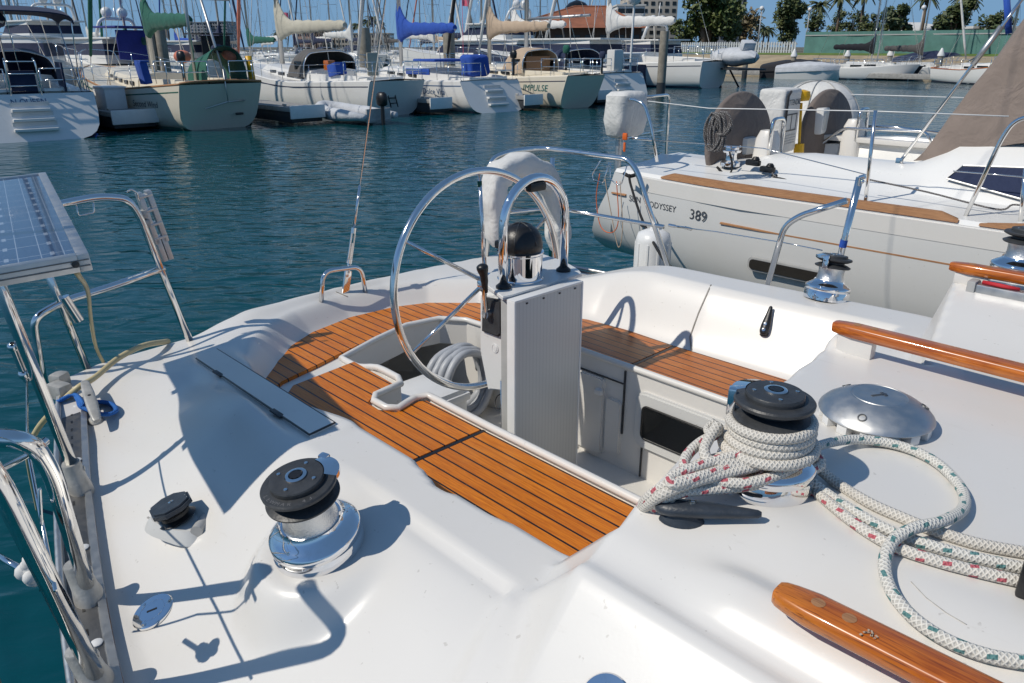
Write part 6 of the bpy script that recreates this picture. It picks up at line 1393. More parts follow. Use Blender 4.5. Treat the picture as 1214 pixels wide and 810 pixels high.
def pile(base, h, r, cap, label, lean=0):
    o = bpy.data.objects.new('mooring_pile', None); COL.objects.link(o); o.location = base; set_props(o, label, 'pile', 'mooring piles'); mb = MB()
    mb.lathe([(r, -.8), (r, .4), (r*1.005, .42), (r*.99, h-.05), (r*.94, h), (0, h)], n=18); lpart(mb, 'shaft', M['pile'], o, 50)
    mb = MB(); mb.lathe([(r*1.012, -.2), (r*1.014, .45), (r*1.0, .6)], n=18); lpart(mb, 'tide_stain', M['dark'], o, 50)
    if cap: mb = MB(); mb.lathe([(r*1.25, h-.05), (r*1.25, h+.06), (r*.3, h+.5), (0, h+.52)], n=18); lpart(mb, 'cone_cap', M['white_plastic'], o, 40)
def top_h(px, py, base): d = ray(px, py); return CAMH+d[2]*(base.y/d[1])
for bx, by, tx_, ty, r, cap, lab in ((783, 111, 791, 37, .23, 0, 'tall bare concrete pile right of the navy-dodger sailboat'), (534, 112, 535, 36, .30, 0, 'thick bare pile behind the blue sail cover'), (436, 110, 434, 33, .32, 0, 'bare pile behind the beige sail cover and grey dodger'), (190, 112, 187, 21, .26, 0, 'dark square-topped pile behind the ketch left of its radar mast'), (201, 112, 201, 25, .26, 0, 'second dark pile behind the ketch right of its radar mast'),
                           (938, 93, 943, 59, .20, 1, 'white-capped pile by the grey covered motorboat near the far bank'), (1001, 92, 1006, 59, .20, 1, 'white-capped pile left of the navy covered boat'), (1051, 93, 1057, 58, .20, 1, 'white-capped pile right of the navy covered boat'), (1110, 95, 1116, 58, .20, 1, 'white-capped pile beside the white sailboat with wooden rails'), (882, 93, 885, 56, .2, 1, 'white-capped pile at the left end of the far docks')):
    b = wp(bx, by, 0) if by != 112 and by != 110 else wp(bx, by, 0); pile(b, top_h(tx_, ty, b)-(.45 if cap else 0), r, cap, lab)
# ------------------------------------------------------------------ boats and land further off
def at_y(px, py, Y): d = ray(px, py); t = Y/d[1]; return Vector((d[0]*t, Y, CAMH+d[2]*t))
def motor_yacht(o, Ln=14., B=4.2, hull='gelcoat_far', decks=2, glass='canvas_navy', canvas=None, mast=True):
    def half(s): return B/2*(lerp(.92, 1, min(1, s/.4)) if s < .5 else max(.02, 1-((s-.5)/.5)**2.2))
    def sheer(s): return 1.3+.9*s**1.6
    rings = []
    for s in (0, .1, .3, .5, .65, .8, .9, .97, 1):
        h = half(s); zs = sheer(s); r = [V(s*Ln+(zs)*.35*(s > .6)*(s-.6), h*k, z) for k, z in ((1, zs), (.99, zs*.6), (.9, .25), (.8, 0), (.3, -.4))]; rings.append(r+[V(q.x, -q.y, q.z) for q in reversed(r)])
    mb = MB(); mb.loft(rings, False, True); lpart(mb, 'hull', M[hull], o, 50)
    mb = MB(); mb.loft([[V(s*Ln, half(s)*.98, sheer(s)), V(s*Ln, 0, sheer(s)+.05), V(s*Ln, -half(s)*.98, sheer(s))] for s in (0, .1, .3, .5, .65, .8, .9, 1)], False); mb.f = [tuple(reversed(f)) for f in mb.f]; lpart(mb, 'deck', M['gelcoat_far'], o, 40)
    zc = 1.45
    for k in range(decks):
        x0, x1 = (.14+.10*k)*Ln, (.72-.16*k)*Ln; h = 1.25-.15*k; w = B*(.40-.05*k)
        r0 = [(x0, w), (x1-.3, w*.85), (x1, w*.5), (x1, -w*.5), (x1-.3, -w*.85), (x0, -w)]; r1 = [(x0+.25, w*.94), (x1-1.4, w*.75), (x1-1.3, w*.45), (x1-1.3, -w*.45), (x1-1.4, -w*.75), (x0+.25, -w*.94)]
        f = lambda t, o_=0.: [V(lerp(a[0], b[0], t), lerp(a[1], b[1], t)*(1+o_), zc+h*t) for a, b in zip(r0, r1)]
        mb = MB(); mb.loft([f(0), f(.35)], True); mb.loft([f(.82), f(1)], True); mb.add([q+V(0, 0, .0) for q in f(1)], [tuple(range(6))]); c = lpart(mb, 'deckhouse' if k == 0 else 'flybridge', M['gelcoat_far'], o, 40)
        mb = MB(); mb.loft([f(.35, -.01), f(.82, -.01)], True); lpart(mb, 'window_band', M[glass], c, 30)
        mb = MB(); mb.box(((x0+x1)/2-.9, 0, zc+h+.05), ((x1-x0)-.6, w*1.95, .10), bev=.03); lpart(mb, 'roof', M['gelcoat_far'], c, 40); zc += h+.05
    if canvas: mb = MB(); mb.box((.12*Ln, 0, 3.3), (.2*Ln, B*.78, .10), bev=.04); mb.box((.05*Ln, 0, 2.4), (.08, B*.7, 1.5), bev=.03); lpart(mb, 'cockpit_canvas', M[canvas], o, 40)
    if mast:
        mb = MB(); mb.tube(bend([V(.26*Ln, B*.3, zc), V(.24*Ln, B*.24, zc+1.0), V(.24*Ln, -B*.24, zc+1.0), V(.26*Ln, -B*.3, zc)], .4), .09, 8); mb.tube([V(.24*Ln, 0, zc+1.0), V(.23*Ln, 0, zc+2.4)], .03, 6); ra = lpart(mb, 'radar_arch', M['white_plastic'], o, 180)
        for y in (.5, -.4): mb = MB(); mb.ball(V(.24*Ln, y, zc+1.32), .28, 10); lpart(mb, 'dome', M['white_plastic'], ra, 180)
    mb = MB()
    for sg in (1, -1):
        mb.tube([V(s*Ln, sg*half(s)*.95, sheer(s)+.7) for s in (.35, .55, .75, .9, .99)], .02, 5)
        for s in (.35, .5, .65, .8, .93): mb.tube([V(s*Ln, sg*half(s)*.95, sheer(s)), V(s*Ln, sg*half(s)*.95, sheer(s)+.7)], .015, 5)
    lpart(mb, 'bow_rail', M['steel'], o, 180); return o
def place(name, px, Y, yaw, label, cat, group=None):
    q = at_y(px, 56, Y); return far_empty(name, V(q.x, Y, 0), 0, yaw, label, cat, group)
motor_yacht(place('motor_yacht', 108, 52, 10, 'tall white motor yacht with tinted windows and twin domes behind the blue-canvas boat', 'motor yacht'), 17, 5, decks=2)
motor_yacht(place('motor_yacht', 40, 44, 160, 'low white motor cruiser with dark windows at the far left behind the blue bimini', 'motor yacht'), 12, 4, decks=1, mast=False)
motor_yacht(place('motor_yacht', 176, 44, 12, 'white motor cruiser with royal blue cockpit canvas behind the green sail cover', 'motor yacht'), 11, 4, decks=1, canvas='canvas_royal', mast=True)
motor_yacht(place('motor_yacht', 262, 66, 14, 'white motor cruiser with black canvas behind the ketch stern', 'motor yacht'), 11, 4, decks=1, canvas='canvas_black', mast=False)
motor_yacht(place('motor_yacht', 668, 58, 8, 'white motor yacht with radar domes below the red tiled roof', 'motor yacht'), 16, 5, decks=2)
motor_yacht(place('motor_yacht', 752, 48, 4, 'dark blue hulled motor yacht with white upperworks beside the concrete pile', 'motor yacht'), 13, 4.4, 'canvas_navy', decks=1, mast=False)
motor_yacht(place('motor_yacht', 812, 55, -8, 'white motor yacht carrying a radar arch behind the grey wrapped tender', 'motor yacht'), 11, 4, decks=1)
def tender():
    o = place('covered_tender', 862, 50, 150, 'inflatable tender wrapped in pale grey covers high on a stern platform', 'tender'); o.location.z = 1.0
    mb = MB(); rr = []
    for i in range(13): t = i/12; k = math.sin(math.pi*min(1, .12+t*.88))**.5; rr.append([V(t*4.4-1, 1.0*k*math.cos(a)+.05*math.sin(i*2+j), .75+.55*k*math.sin(a)+.04*math.sin(j*1.7+i)) for j, a in enumerate([2*math.pi*j/14 for j in range(14)])])
    mb.loft(rr, True, True); lpart(mb, 'wrapped_hull', M['tender_grey'], o, 60); mb = MB(); mb.box((1, 0, .08), (4.4, 1.8, .10)); mb.tube([V(-.5, .6, 0), V(.8, .6, -1.0)], .06, 6); mb.tube([V(-.5, -.6, 0), V(.8, -.6, -1.0)], .06, 6); lpart(mb, 'davit_platform', M['dark'], o, 40)
    mb = MB(); mb.box((2.4, 0, 1.4), (.5, .8, .5), Matrix.Rotation(R(25), 4, 'Y'), bev=.1); lpart(mb, 'console_cover', M['tender_grey'], o, 50)
tender()
# second and third rows: plain sloops with furled covers, one mast each
cols = ['canvas_navy', 'canvas_white', 'canvas_blue', 'canvas_tan', 'canvas_green', 'canvas_grey']; names = {'canvas_navy': 'navy', 'canvas_white': 'white', 'canvas_blue': 'blue', 'canvas_tan': 'tan', 'canvas_green': 'green', 'canvas_grey': 'grey'}
protos = {}
for k, (px, Y, ci, h, yaw, lab) in enumerate(((62, 60, 1, 15, 176, 'distant sloop whose mast rises just right of the left-edge boat'), (148, 46, 4, 13, 4, 'distant sloop with a green sail cover and dark green mast wrap behind the dock box'), (258, 70, 0, 16, 178, 'distant sloop behind the grey hotel tower with a dark cover'), (296, 62, 4, 14, 4, 'distant sloop with a green sail cover left of the beige-covered sailboat'),
        (330, 90, 1, 16, 175, 'distant sloop with a white cover under the row of palms'), (374, 96, 0, 15, 4, 'distant sloop with a navy cover in front of the low hotel'), (408, 78, 1, 17, 184, 'distant sloop with a thick white mast under the palms'), (452, 100, 5, 15, 2, 'distant sloop with a grey cover right of the palms'), (508, 72, 1, 16, 176, 'distant sloop with a white cover behind the blue sail cover'), (520, 100, 3, 16, 5, 'distant sloop with a tan cover beside the thick bare pile'),
        (548, 84, 0, 17, 180, 'distant sloop with a navy cover left of the tan sail cover'), (586, 76, 1, 18, 3, 'distant sloop with a white cover left of the banded tower'), (634, 60, 1, 19, 4, 'distant sloop with a broad white mast before the red roof'), (640, 86, 5, 14, 178, 'distant sloop with a grey cover below the middle of the red roof'), (705, 125, 5, 17, 2, 'distant sloop below the right end of the red roof'), (752, 52, 1, 19, 4, 'distant sloop with a white roller boom before the pale apartment block'),
        (20, 84, 1, 16, 175, 'distant sloop at the left edge behind the motor cruiser'), (212, 92, 2, 15, 4, 'distant sloop with a blue cover left of the grey hotel tower'))):
    if ci not in protos:
        o = far_empty('distant_sloop', V(0, 0, 0), 0, yaw, lab, 'sailboat', 'distant sailing boats beyond the first dock')
        sailboat(o, 10, 3.2, (1.1, 1.0, 1.35), 'gelcoat_far', 'flat', .72, .58, 14, .08, 3.6, 2.7, cols[ci], 1.2, cols[ci] if ci in (0, 3) else None, .38, None, 'canvas_navy', windows=2, furl=cols[ci] if ci != 3 else 'canvas_rose', rails=True); protos[ci] = o
    else: o = copy_tree(protos[ci])
    q = at_y(px, 56, Y); o.location = (q.x-math.cos(ROW+R(yaw))*5.8, Y-math.sin(ROW+R(yaw))*5.8, 0); o.rotation_euler = (0, 0, ROW+R(yaw)); s = h/14; o.scale = (s, s, s); o['label'] = lab
rnd = random.Random(21)
for k in range(22):
    px = (8, 34, 84, 118, 160, 196, 226, 242, 284, 312, 350, 362, 388, 424, 442, 484, 498, 534, 560, 604, 676, 724)[k]; Y = rnd.uniform(96, 165); ci = (1, 0, 5)[k % 3]; o = copy_tree(protos[ci]); q = at_y(px+rnd.uniform(-4, 4), 56, Y); yw = rnd.choice((4, 178))
    o.location = (q.x-math.cos(ROW+R(yw))*5.8, Y-math.sin(ROW+R(yw))*5.8, 0); o.rotation_euler = (0, 0, ROW+R(yw)); s_ = rnd.uniform(1.0, 1.5); o.scale = (s_, s_, s_); o['label'] = 'far-off sloop seen mostly as a thin mast behind the moored rows'; o['group'] = 'far-off masts behind the moored rows'
# small boats under the far bank
def small(px, py, yaw, label, kind, **k):
    o = far_empty('bank_boat', px, py, yaw, label, 'boat')
    if kind == 'sail': sailboat(o, **k)
    else:
        Ln = k.get('Ln', 6); c = k.get('col', 'canvas_white'); B = 2.2; mb = MB(); rings = []
        for s in (0, .2, .5, .75, .92, 1): h = B/2*(1 if s < .5 else max(.05, 1-((s-.5)/.5)**2)); rings.append([V(s*Ln, h, .75+.2*s), V(s*Ln, h*.9, 0), V(s*Ln, 0, -.2), V(s*Ln, -h*.9, 0), V(s*Ln, -h, .75+.2*s)])
        mb.loft(rings, False, True); lpart(mb, 'hull', M[k.get('hull', 'gelcoat_far')], o, 50); mb = MB(); rr = []
        for i in range(11): t = i/10; h = B/2*(1 if t < .5 else max(.05, 1-((t-.5)/.5)**2))*1.02; pk = k.get('top', .9)*math.sin(math.pi*(.15+.8*t))**.8; rr.append([V(t*Ln, h*math.cos(a), .72+.2*t+pk*max(0, math.sin(a))**.8*(1+.05*math.sin(i*3+j))-(.25 if j in (0, 12) else 0)) for j, a in enumerate([math.pi*j/12 for j in range(13)])])
        mb.loft(rr, False, False); mb.f = [tuple(reversed(f)) for f in mb.f]; lpart(mb, 'boat_cover', M[c], o, 60)
    return o
small(920, 93, 200, 'small motorboat under a pale grey cover left of the white-capped pile', 'motor', Ln=4.6, col='tender_grey', top=.45); small(984, 93, 190, 'small white cabin boat with a black hull and orange buoy by the far bank', 'sail', Ln=6.5, B=2.3, fb=(.8, .75, 1.0), hull='canvas_black', mast_x=.5, mast_h=9, mast_r=.05, boom=0, windows=2, furl=None)
small(1050, 92, 200, 'boat wholly wrapped in a dark navy cover by the far bank', 'motor', Ln=6.6, col='canvas_navy', hull='canvas_navy', top=1.2)
small(1113, 97, 150, 'white sailboat with varnished rails, bow towards us by the far bank', 'sail', Ln=7.5, B=2.4, fb=(.9, .85, 1.25), hull='gelcoat_far', mast_x=.72, mast_h=11, mast_r=.08, boom=0, caprail='varnish', windows=2, furl=None)
small(1182, 99, 160, 'grey sailboat with a cluttered deck beside the brown spray hood', 'sail', Ln=8.5, B=2.8, fb=(1.1, 1.05, 1.4), hull='tender_grey', mast_x=.5, mast_h=12, mast_r=.07, boom=3, boom_z=2.4, cover='canvas_navy', windows=2, furl=None)
small(962, 93, 195, 'slim sailboat with a black sail cover beside the covered motorboat', 'sail', Ln=7.5, B=2.4, fb=(.85, .8, 1.1), hull='gelcoat_far', mast_x=.55, mast_h=12, mast_r=.055, boom=2.8, boom_z=2.2, cover='canvas_black', windows=2, furl=None)
small(905, 92, 190, 'low dark motorboat with an orange seat at the left end of the far docks', 'motor', Ln=5.5, col='canvas_black', hull='canvas_black', top=.6)
small(1020, 93, 200, 'slender white sailboat between two capped piles by the far bank', 'sail', Ln=7.2, B=2.3, fb=(.8, .75, 1.05), hull='gelcoat_far', mast_x=.55, mast_h=12.5, mast_r=.055, boom=2.6, boom_z=2.1, cover='canvas_grey', windows=2, furl='canvas_white')
mb = MB(); mb.box((-22, 61.6, .30), (44, 1.2, .35), bev=.05); single(mb, 'far_dock', M['dock_grey'], 'long low grey dock in front of the sandy bank', 'dock')
# ------------------------------------------------------------------ land
M['sand'] = plain('bank_sand', (.40, .32, .21), .9, var=.3, scale=.6, bmp=.4, bscale=6); M['lawn'] = plain('lawn', (.13, .20, .03), .9, var=.35, scale=.8); M['land'] = plain('land', (.16, .15, .11), .9, var=.4, scale=.05)
mb = MB(); n = 40; rr = []; rnd = random.Random(8)
for i in range(n+1): f = lerp(60, -52, i/n); rr.append([V(f, 64.2+rnd.uniform(-.2, .2), -.4), V(f, 64.9, .75+rnd.uniform(-.08, .08)), V(f, 66.5, 1.3+rnd.uniform(-.06, .06)), V(f, 68, 1.66)])
mb.loft(rr, False); mb.f = [tuple(reversed(f)) for f in mb.f]; single(mb, 'bank', M['sand'], kind='structure', smooth=180)
mb = MB(); mb.add([V(60, 67.9, 1.65), V(60, 70, 1.80), V(-52, 70, 1.80), V(-52, 67.9, 1.65)], [(0, 1, 2, 3)]); single(mb, 'lawn_strip', M['lawn'], kind='structure')
mb = MB(); A = [WB(V(*q)) for q in ((60, 69.9, 1.78), (-52, 69.9, 1.78), (-52, 64, 1.78))]+[V(-60, 175, 1.78), V(-900, 330, 1.78), V(-2400, 3400, 1.78), V(2400, 3400, 1.78), V(900, 40, 1.78)]
mb.add(A+[V(q.x, q.y, -.5) for q in A], [tuple(reversed(range(8)))]+[(i, i+1, 9+i, 8+i) for i in range(1, 4)]); 
o = single(mb, 'ground', M['land'], kind='structure', world=True, smooth=None); o.data.validate()
# green screened fence and its pale slatted run
def fence(f0, f1, p, z0, h, mat, label, step, slats=False):
    o = bpy.data.objects.new('fence', None); COL.objects.link(o); o.location = WB(V((f0+f1)/2, p, z0)); o.rotation_euler = (0, 0, HEAD); set_props(o, label, 'fence'); W = f1-f0
    if not slats:
        rr = []; k = 60
        for i in range(k+1): x = lerp(-W/2, W/2, i/k); b = .05*math.sin(i*1.3)+.03*math.sin(i*.37); rr.append([V(x, b*.4, 0), V(x, b, h*.5), V(x, b*.5, h)])
        mb = MB(); mb.sheet(rr, .03); lpart(mb, 'screen', M[mat], o, 60)
        mb = MB(); mb.box((0, -.03, h*.84), (W, .02, h*.05)); lpart(mb, 'screen_seam', M['grey_plastic'], o)
    else:
        mb = MB(); x = -W/2
        while x < W/2: mb.box((x, 0, h*.5), (.14, .05, h)); x += .26
        s = lpart(mb, 'slats', M[mat], o); s['kind'] = 'stuff'; mb = MB(); mb.box((0, .05, h*.8), (W, .05, .1)); mb.box((0, .05, h*.2), (W, .05, .1)); lpart(mb, 'rail', M['grey_plastic'], o)
    x = -W/2
    while x <= W/2+.01: mb = MB(); mb.tube([V(x, .08, 0), V(x, .08, h+.12)], .05, 6); lpart(mb, 'post', M['grey_plastic'], o, 60); x += step
M['screen_green'] = plain('screen_mesh', (.10, .235, .205), .7, var=.25, scale=.9)
fence(-34.5, 12, 70.0, 1.8, 1.75, 'screen_green', 'long green screened fence behind the grass at the top of the sandy bank', 3.6); fence(-52, -35.2, 70.0, 1.8, .95, 'tender_grey', 'pale slatted fence continuing left of the green screened fence', 3.3, True)
# ------------------------------------------------------------------ trees
def leafmat(nm, a, b):
    m, n, bs = nt(nm); r = n.nodes.new('ShaderNodeTexNoise'); r.inputs['Scale'].default_value = 1.1; n.links.new(coords(n), r.inputs[0]); t = ramp(n, r.outputs[0], .35, .65)
    n.links.new(mixc(n, t, a, b), bs.inputs['Base Color']); bs.inputs['Roughness'].default_value = .6; M[nm] = m
leafmat('leaf_dark', (.042, .068, .02), (.09, .11, .036)); leafmat('leaf_mid', (.05, .085, .02), (.11, .13, .035)); leafmat('leaf_olive', (.085, .075, .03), (.16, .11, .045)); leafmat('leaf_palm', (.04, .06, .02), (.09, .10, .04)); M['bark'] = plain('bark', (.16, .12, .085), .9, var=.3, scale=5, bmp=.4, bscale=20)
def tree(px, Y, top_py, bot_py, w_px, mat, label, seed, shape='round', n=1500, tall=1.0):
    a = at_y(px, bot_py, Y); b = at_y(px, top_py, Y); sc = Y/900.*1.02; W = w_px*sc; base = V(a.x, Y, 1.88); zt = b.z; zb = max(a.z, 2.4); rnd = random.Random(seed); o = bpy.data.objects.new('tree', None); COL.objects.link(o); o.location = base; set_props(o, label, 'tree', 'trees along the far shore')
    H = zt-1.88; cz = (zb+zt)/2-1.88; ch = (zt-zb)/2; mb = MB(); lobes = []
    for k in range(14):
        an = rnd.uniform(0, 6.28); rr = rnd.uniform(.1, .75); h = rnd.uniform(-.7, .75); kk = math.sqrt(max(.15, 1-h*h)) if shape == 'round' else (1.0-.45*(h+1)/2)
        lobes.append((V(W/2*rr*kk*math.cos(an), W/2*rr*kk*math.sin(an)*.8, cz+ch*h), rnd.uniform(.24, .42)*min(W/2, ch)*1.15))
    mb.tube([V(0, 0, -.3), V(rnd.uniform(-.1, .1)*W, 0, cz*.6), V(rnd.uniform(-.05, .05)*W, 0, cz+ch*.4)], [W*.035+.08, W*.028+.05, .03], 8)
    for c, r in lobes[:8]: mb.tube([V(0, 0, max(.4, cz-ch*1.0)), c*.5+V(0, 0, cz*.45), c], [W*.018+.03, W*.012+.02, .015], 5)
    lpart(mb, 'trunk', M['bark'], o, 180); mb = MB(); s = .055*math.sqrt(W*ch)+.10
    for k in range(n):
        c, r = rnd.choice(lobes); d = V(rnd.gauss(0, 1), rnd.gauss(0, 1), rnd.gauss(0, 1)).normalized(); q = c+d*r*(rnd.random()**.35)*rnd.choice((1, 1, 1.12)); u = V(rnd.gauss(0, 1), rnd.gauss(0, 1), rnd.gauss(0, 1)).normalized(); v = u.orthogonal().normalized(); ss_ = s*rnd.uniform(.5, 1.2)
        u *= ss_; v *= ss_*.55; mb.add([q-u, q-v*.9, q+u, q+v], [(0, 1, 2, 3)])
    lpart(mb, 'crown', M[mat], o, None)
def palm(px, Y, top_py, label, seed, bot=1.88, fr=1.0):
    b = at_y(px, top_py, Y); rnd = random.Random(seed); o = bpy.data.objects.new('palm_tree', None); COL.objects.link(o); o.location = (b.x, Y, bot); set_props(o, label, 'palm tree', 'palms along the far shore'); H = b.z-bot
    mb = MB(); mb.tube([V(0, 0, -.2), V(.1, 0, H*.5), V(0, 0, H)], [.24, .17, .14], 7); lpart(mb, 'trunk', M['bark'], o, 180); mb = MB()
    for k in range(34):
        a = rnd.uniform(0, 6.28); el = rnd.uniform(-.9, 1.1); L_ = rnd.uniform(1.2, 1.7)*fr; p = []
        for i in range(6): t = i/5; p.append(V(math.cos(a)*L_*t*math.cos(el*.6), math.sin(a)*L_*t*math.cos(el*.6), H+L_*t*math.sin(el)*.75-.75*fr*t*t))
        for i in range(5):
            sd = V(-math.sin(a), math.cos(a), 0)*.20*fr*(1-.75*abs(i/4-.4)); sd2 = V(-math.sin(a), math.cos(a), 0)*.20*fr*(1-.75*abs((i+1)/4-.4))*(0 if i == 4 else 1); dn = V(0, 0, -.10*fr)
            mb.add([p[i]-sd+dn, p[i], p[i+1], p[i+1]-sd2+dn], [(0, 1, 2, 3)]); mb.add([p[i], p[i]+sd+dn, p[i+1]+sd2+dn, p[i+1]], [(0, 1, 2, 3)])
    lpart(mb, 'fronds', M['leaf_palm'], o, None)
tree(838, 96, -22, 66, 84, 'leaf_mid', 'broad green tree with a bare lower trunk left of the pale fence', 1, n=3800); tree(878, 108, 4, 64, 46, 'leaf_olive', 'brownish thin-leaved tree beside the broad green tree', 2, n=900); tree(806, 100, 20, 62, 40, 'leaf_mid', 'low bright green bush-like tree by the pale apartment block', 12, n=900)
tree(934, 100, -14, 54, 42, 'leaf_dark', 'tall dense dark tree above the end of the pale fence', 3, 'col', n=3200); tree(962, 118, 14, 48, 26, 'leaf_dark', 'small rounded dark tree right of the tall dense tree', 4, n=900); tree(992, 112, 10, 44, 22, 'leaf_dark', 'shaggy dark tree among the palms', 5, 'col', n=900); tree(986, 110, 30, 46, 22, 'leaf_mid', 'low green tree above the left part of the green fence', 6, n=700)
tree(1062, 96, 5, 42, 86, 'leaf_dark', 'wide spreading oak in front of the white roof', 7, n=2400); tree(1030, 98, 16, 44, 40, 'leaf_dark', 'dark tree left of the white roof', 8, n=1000); tree(1130, 98, -4, 44, 80, 'leaf_dark', 'wide dark tree right of the white roof', 9, n=2500); tree(1178, 104, 12, 44, 50, 'leaf_dark', 'dark tree behind the brown spray hood', 10, n=1000); tree(1010, 104, 12, 46, 24, 'leaf_dark', 'narrow dark tree between palm trunks above the fence', 11, n=800)
for px, Y, ty, lab, sd in ((972, 120, 5, 'thin palm between the dark trees', 1), (997, 105, -4, 'tall palm with drooping dead fronds above the fence', 2), (1026, 100, -12, 'tall palm whose crown is cut by the top edge', 3), (1100, 100, -8, 'palm leaning over the white roof', 4), (1146, 100, -6, 'palm beside the wide dark tree', 5), (891, 112, 22, 'short palm left of the tall dense tree', 6), (906, 170, 33, 'tiny palm on the skyline left of the tall dense tree', 7), (912, 175, 34, 'second tiny palm on the skyline left of the tall dense tree', 8),
                           (367, 300, 30, 'palm on the far skyline, leftmost of the hotel row', 10), (373, 300, 27, 'palm on the far skyline, second of the hotel row', 11), (382, 300, 31, 'palm on the far skyline, third of the hotel row', 12), (395, 300, 29, 'palm on the far skyline left of the white mast', 13), (400, 300, 26, 'palm on the far skyline behind the white mast', 14), (424, 300, 29, 'palm on the far skyline right of the white mast', 15), (436, 300, 25, 'tall palm on the far skyline above the bare pile', 16), (441, 300, 21, 'tallest palm of the far skyline row', 17), (448, 300, 26, 'palm on the far skyline, rightmost of the hotel row', 18), (331, 300, 39, 'low palm on the far skyline left of the beige cover', 19)): palm(px, Y, ty, lab, sd, fr=2.0 if Y > 250 else 1.25)
# ------------------------------------------------------------------ buildings
M['tile_red'] = plain('roof_tiles', (.33, .12, .06), .8, var=.3, scale=.6, bmp=.6, bscale=3); M['stucco'] = plain('stucco', (.50, .45, .38), .9, var=.12, scale=.3); M['stucco_pink'] = plain('stucco_pink', (.48, .32, .26), .9, var=.15, scale=.2); M['tower_grey'] = plain('tower_grey', (.30, .31, .33), .8, var=.1, scale=.2); M['white_wall'] = plain('white_wall', (.66, .65, .62), .8, var=.08, scale=.3); M['brown_wall'] = plain('brown_wall', (.12, .08, .06), .9, var=.2, scale=.4)
def building(px0, px1, top_py, Y, depth, wall, label, cat='building', floors=5, band=True, cols_=8, z0=1.6, yaw=0):
    a, b = at_y(px0, 56, Y), at_y(px1, 56, Y); t = at_y((px0+px1)/2, top_py, Y); W = b.x-a.x; H = t.z-z0; o = bpy.data.objects.new('building', None); COL.objects.link(o); o.location = ((a.x+b.x)/2, Y+depth/2, z0); o.rotation_euler = (0, 0, R(yaw)); set_props(o, label, cat)
    mb = MB(); mb.box((0, 0, H/2), (W, depth, H), bev=.05); lpart(mb, 'wall', M[wall], o, 30); fh = H/floors
    mb = MB(); mb.box((0, 0, H+.15), (W+.4, depth+.4, .3)); lpart(mb, 'parapet', M[wall], o)
    win = None
    def window(c, sz, nm='window'):
        nonlocal win
        mb = MB(); mb.box((0, 0, 0), sz); w = lpart(mb, nm, M['glass_dark'], o); w.location = c
    mbw = MB(); mbw.box((0, 0, 0), (W/cols_*.52, .12, fh*.5)); me = None
    for k in range(floors):
        z = fh*(k+.5)
        if band: window((0, -depth/2-.02, z+fh*.05), (W*.96, .12, fh*.42), 'window_band')
        else:
            for c in range(cols_):
                if me is None: w = lpart(mbw, 'window', M['glass_dark'], o); me = w.data
                else: w = bpy.data.objects.new('window', me); COL.objects.link(w); w.parent = o
                w.location = (-W/2+W*(c+.5)/cols_, -depth/2-.02, z)
        for sx in (1, -1): window((sx*(W/2+.02), 0, z), (.12, depth*.8, fh*.42), 'window_band')
        if band: mb = MB(); mb.box((0, -depth/2-.35, z-fh*.32), (W*1.0, .8, fh*.26), bev=.03); lpart(mb, 'balcony', M['white_wall'], o)
    return o, W, H
building(225, 248, 27, 380, 12, 'tower_grey', 'grey hotel tower on the skyline, its taller left block', floors=9, band=False, cols_=6); building(247, 272, 26, 384, 14, 'tower_grey', 'grey curved hotel block on the skyline behind dark stays', floors=9, band=False, cols_=9)
building(348, 382, 38, 330, 14, 'stucco_pink', 'low pinkish hotel wing behind the left palms', floors=3, band=False, cols_=12); building(384, 462, 40, 335, 14, 'stucco', 'long low beige hotel behind the palms', floors=3, band=False, cols_=22); building(600, 652, 24, 230, 14, 'tower_grey', 'tall banded apartment tower with white balconies left of the red roof', floors=8, band=True)
building(730, 762, 7, 170, 12, 'white_wall', 'low white apartment block with long balconies right of the red roof', floors=4, band=True); building(742, 800, -18, 190, 14, 'stucco', 'pale cream apartment tower behind the tall mast', floors=9, band=False, cols_=7); building(846, 880, -25, 200, 16, 'tower_grey', 'dark grey tower behind the broad green tree', floors=8, band=False, cols_=6); building(1150, 1215, 34, 105, 8, 'white_wall', 'low white house with a terracotta roof behind the brown spray hood', floors=2, band=False, cols_=6)
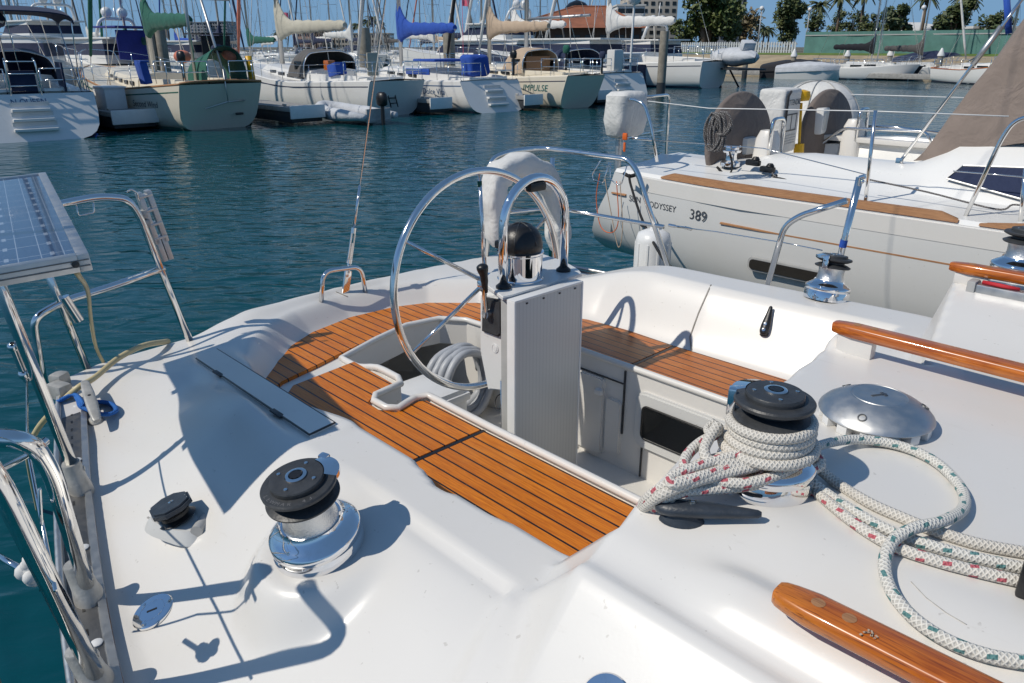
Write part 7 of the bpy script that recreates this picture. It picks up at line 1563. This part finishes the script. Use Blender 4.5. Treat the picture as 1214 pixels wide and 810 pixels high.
def red_roof():
    Y = 108; a, b = at_y(598, 56, Y), at_y(766, 56, Y); e = at_y(680, 33, Y).z; r1 = at_y(720, 4, Y).z; W = b.x-a.x; o = bpy.data.objects.new('red_roofed_building', None); COL.objects.link(o); o.location = ((a.x+b.x)/2, Y+9, 1.7); set_props(o, 'wide building with a big red tiled hip roof behind the masts', 'building'); e -= 1.7; r1 -= 1.7
    mb = MB(); mb.box((0, 0, e/2), (W*.94, 16, e)); lpart(mb, 'wall', M['brown_wall'], o); mb = MB(); lo = [V(-W/2, -9, e), V(W/2, -9, e), V(W/2, 9, e), V(-W/2, 9, e)]; k0, k1 = V(W*.02, 0, r1), V(W*.26, 0, r1)
    mb.add(lo+[k0, k1], [(0, 1, 5, 4), (1, 2, 5), (2, 3, 4, 5), (3, 0, 4), (3, 2, 1, 0)]); rf = lpart(mb, 'roof', M['tile_red'], o, None); mb = MB()
    mb.tube([k0, k1], .18, 6); mb.tube([lo[0], k0], .15, 6); mb.tube([lo[1], k1], .15, 6); lpart(mb, 'ridge_tiles', M['tile_red'], rf, 60)
    for k in range(9): mb = MB(); mb.box((-W*.42+W*.105*k, -8.06, e*.45), (W*.07, .1, e*.5)); lpart(mb, 'window', M['glass_dark'], o)
    mb = MB(); mb.lathe([(1.8, 0), (1.8, .4), (1.2, 1.0), (.4, 1.3), (0, 1.4)], (W*.06, 4, r1-.3), 20); lpart(mb, 'cupola', M['glass_dark'], o, 50)
red_roof()
mb = MB(); a = at_y(1085, 26, 104); w0 = at_y(1036, 38, 104); w1 = at_y(1132, 38, 104); mb.add([V(w0.x, 100, w0.z), V(w1.x, 100, w1.z), V(w1.x, 112, w0.z), V(w0.x, 112, w0.z), V(lerp(w0.x, w1.x, .4), 106, a.z), V(lerp(w0.x, w1.x, .65), 106, a.z)], [(0, 1, 5, 4), (1, 2, 5), (2, 3, 4, 5), (3, 0, 4)])
for i, j in ((0, 1), (1, 2), (2, 3), (3, 0)): p, q = mb.v[i].copy(), mb.v[j].copy(); mb.add([p, q, V(q.x, q.y, 1.8), V(p.x, p.y, 1.8)], [(0, 3, 2, 1)])
single(mb, 'white_pavilion', M['white_wall'], 'white pavilion with a low hipped roof between the oaks', 'building', world=True, smooth=None)
def lamp_post(px, Y, ty, label):
    b = at_y(px, ty, Y); o = bpy.data.objects.new('street_lamp', None); COL.objects.link(o); o.location = (b.x, Y, 1.88); set_props(o, label, 'street lamp', 'street lamps on the far shore'); H = b.z-1.88
    mb = MB(); mb.tube([V(0, 0, 0), V(0, 0, H)], [.07, .05], 8); lpart(mb, 'post', M['grey_plastic'], o, 180); mb = MB(); mb.ball(V(0, 0, H+.15), .22, 8); lpart(mb, 'globe', M['white_plastic'], o, 180)
lamp_post(903, 80, 12, 'street lamp with a white globe left of the tall dense tree'); lamp_post(1095, 78, 11, 'street lamp with a white globe over the green fence'); lamp_post(960, 90, 13, 'street lamp behind the left end of the green fence')
for px, Y, py, lab, mt in ((332, 46, 24, 'small pink flag flying in front of the low hotel', 'flag_pink'), (548, 60, 7, 'pale pink round flag beside the orange stay', 'flag_pink')):
    q = at_y(px, py, Y); mb = MB(); mb.sheet([[q+V(.5*i/6, .05*math.sin(i), .42*j/4-.05*i/6) for j in range(5)] for i in range(7)], .01); mb.tube([V(q.x, q.y, 1.0), V(q.x, q.y, q.z+.5)], .02, 6); single(mb, 'flag', M[mt], lab, 'flag', world=True, smooth=60)
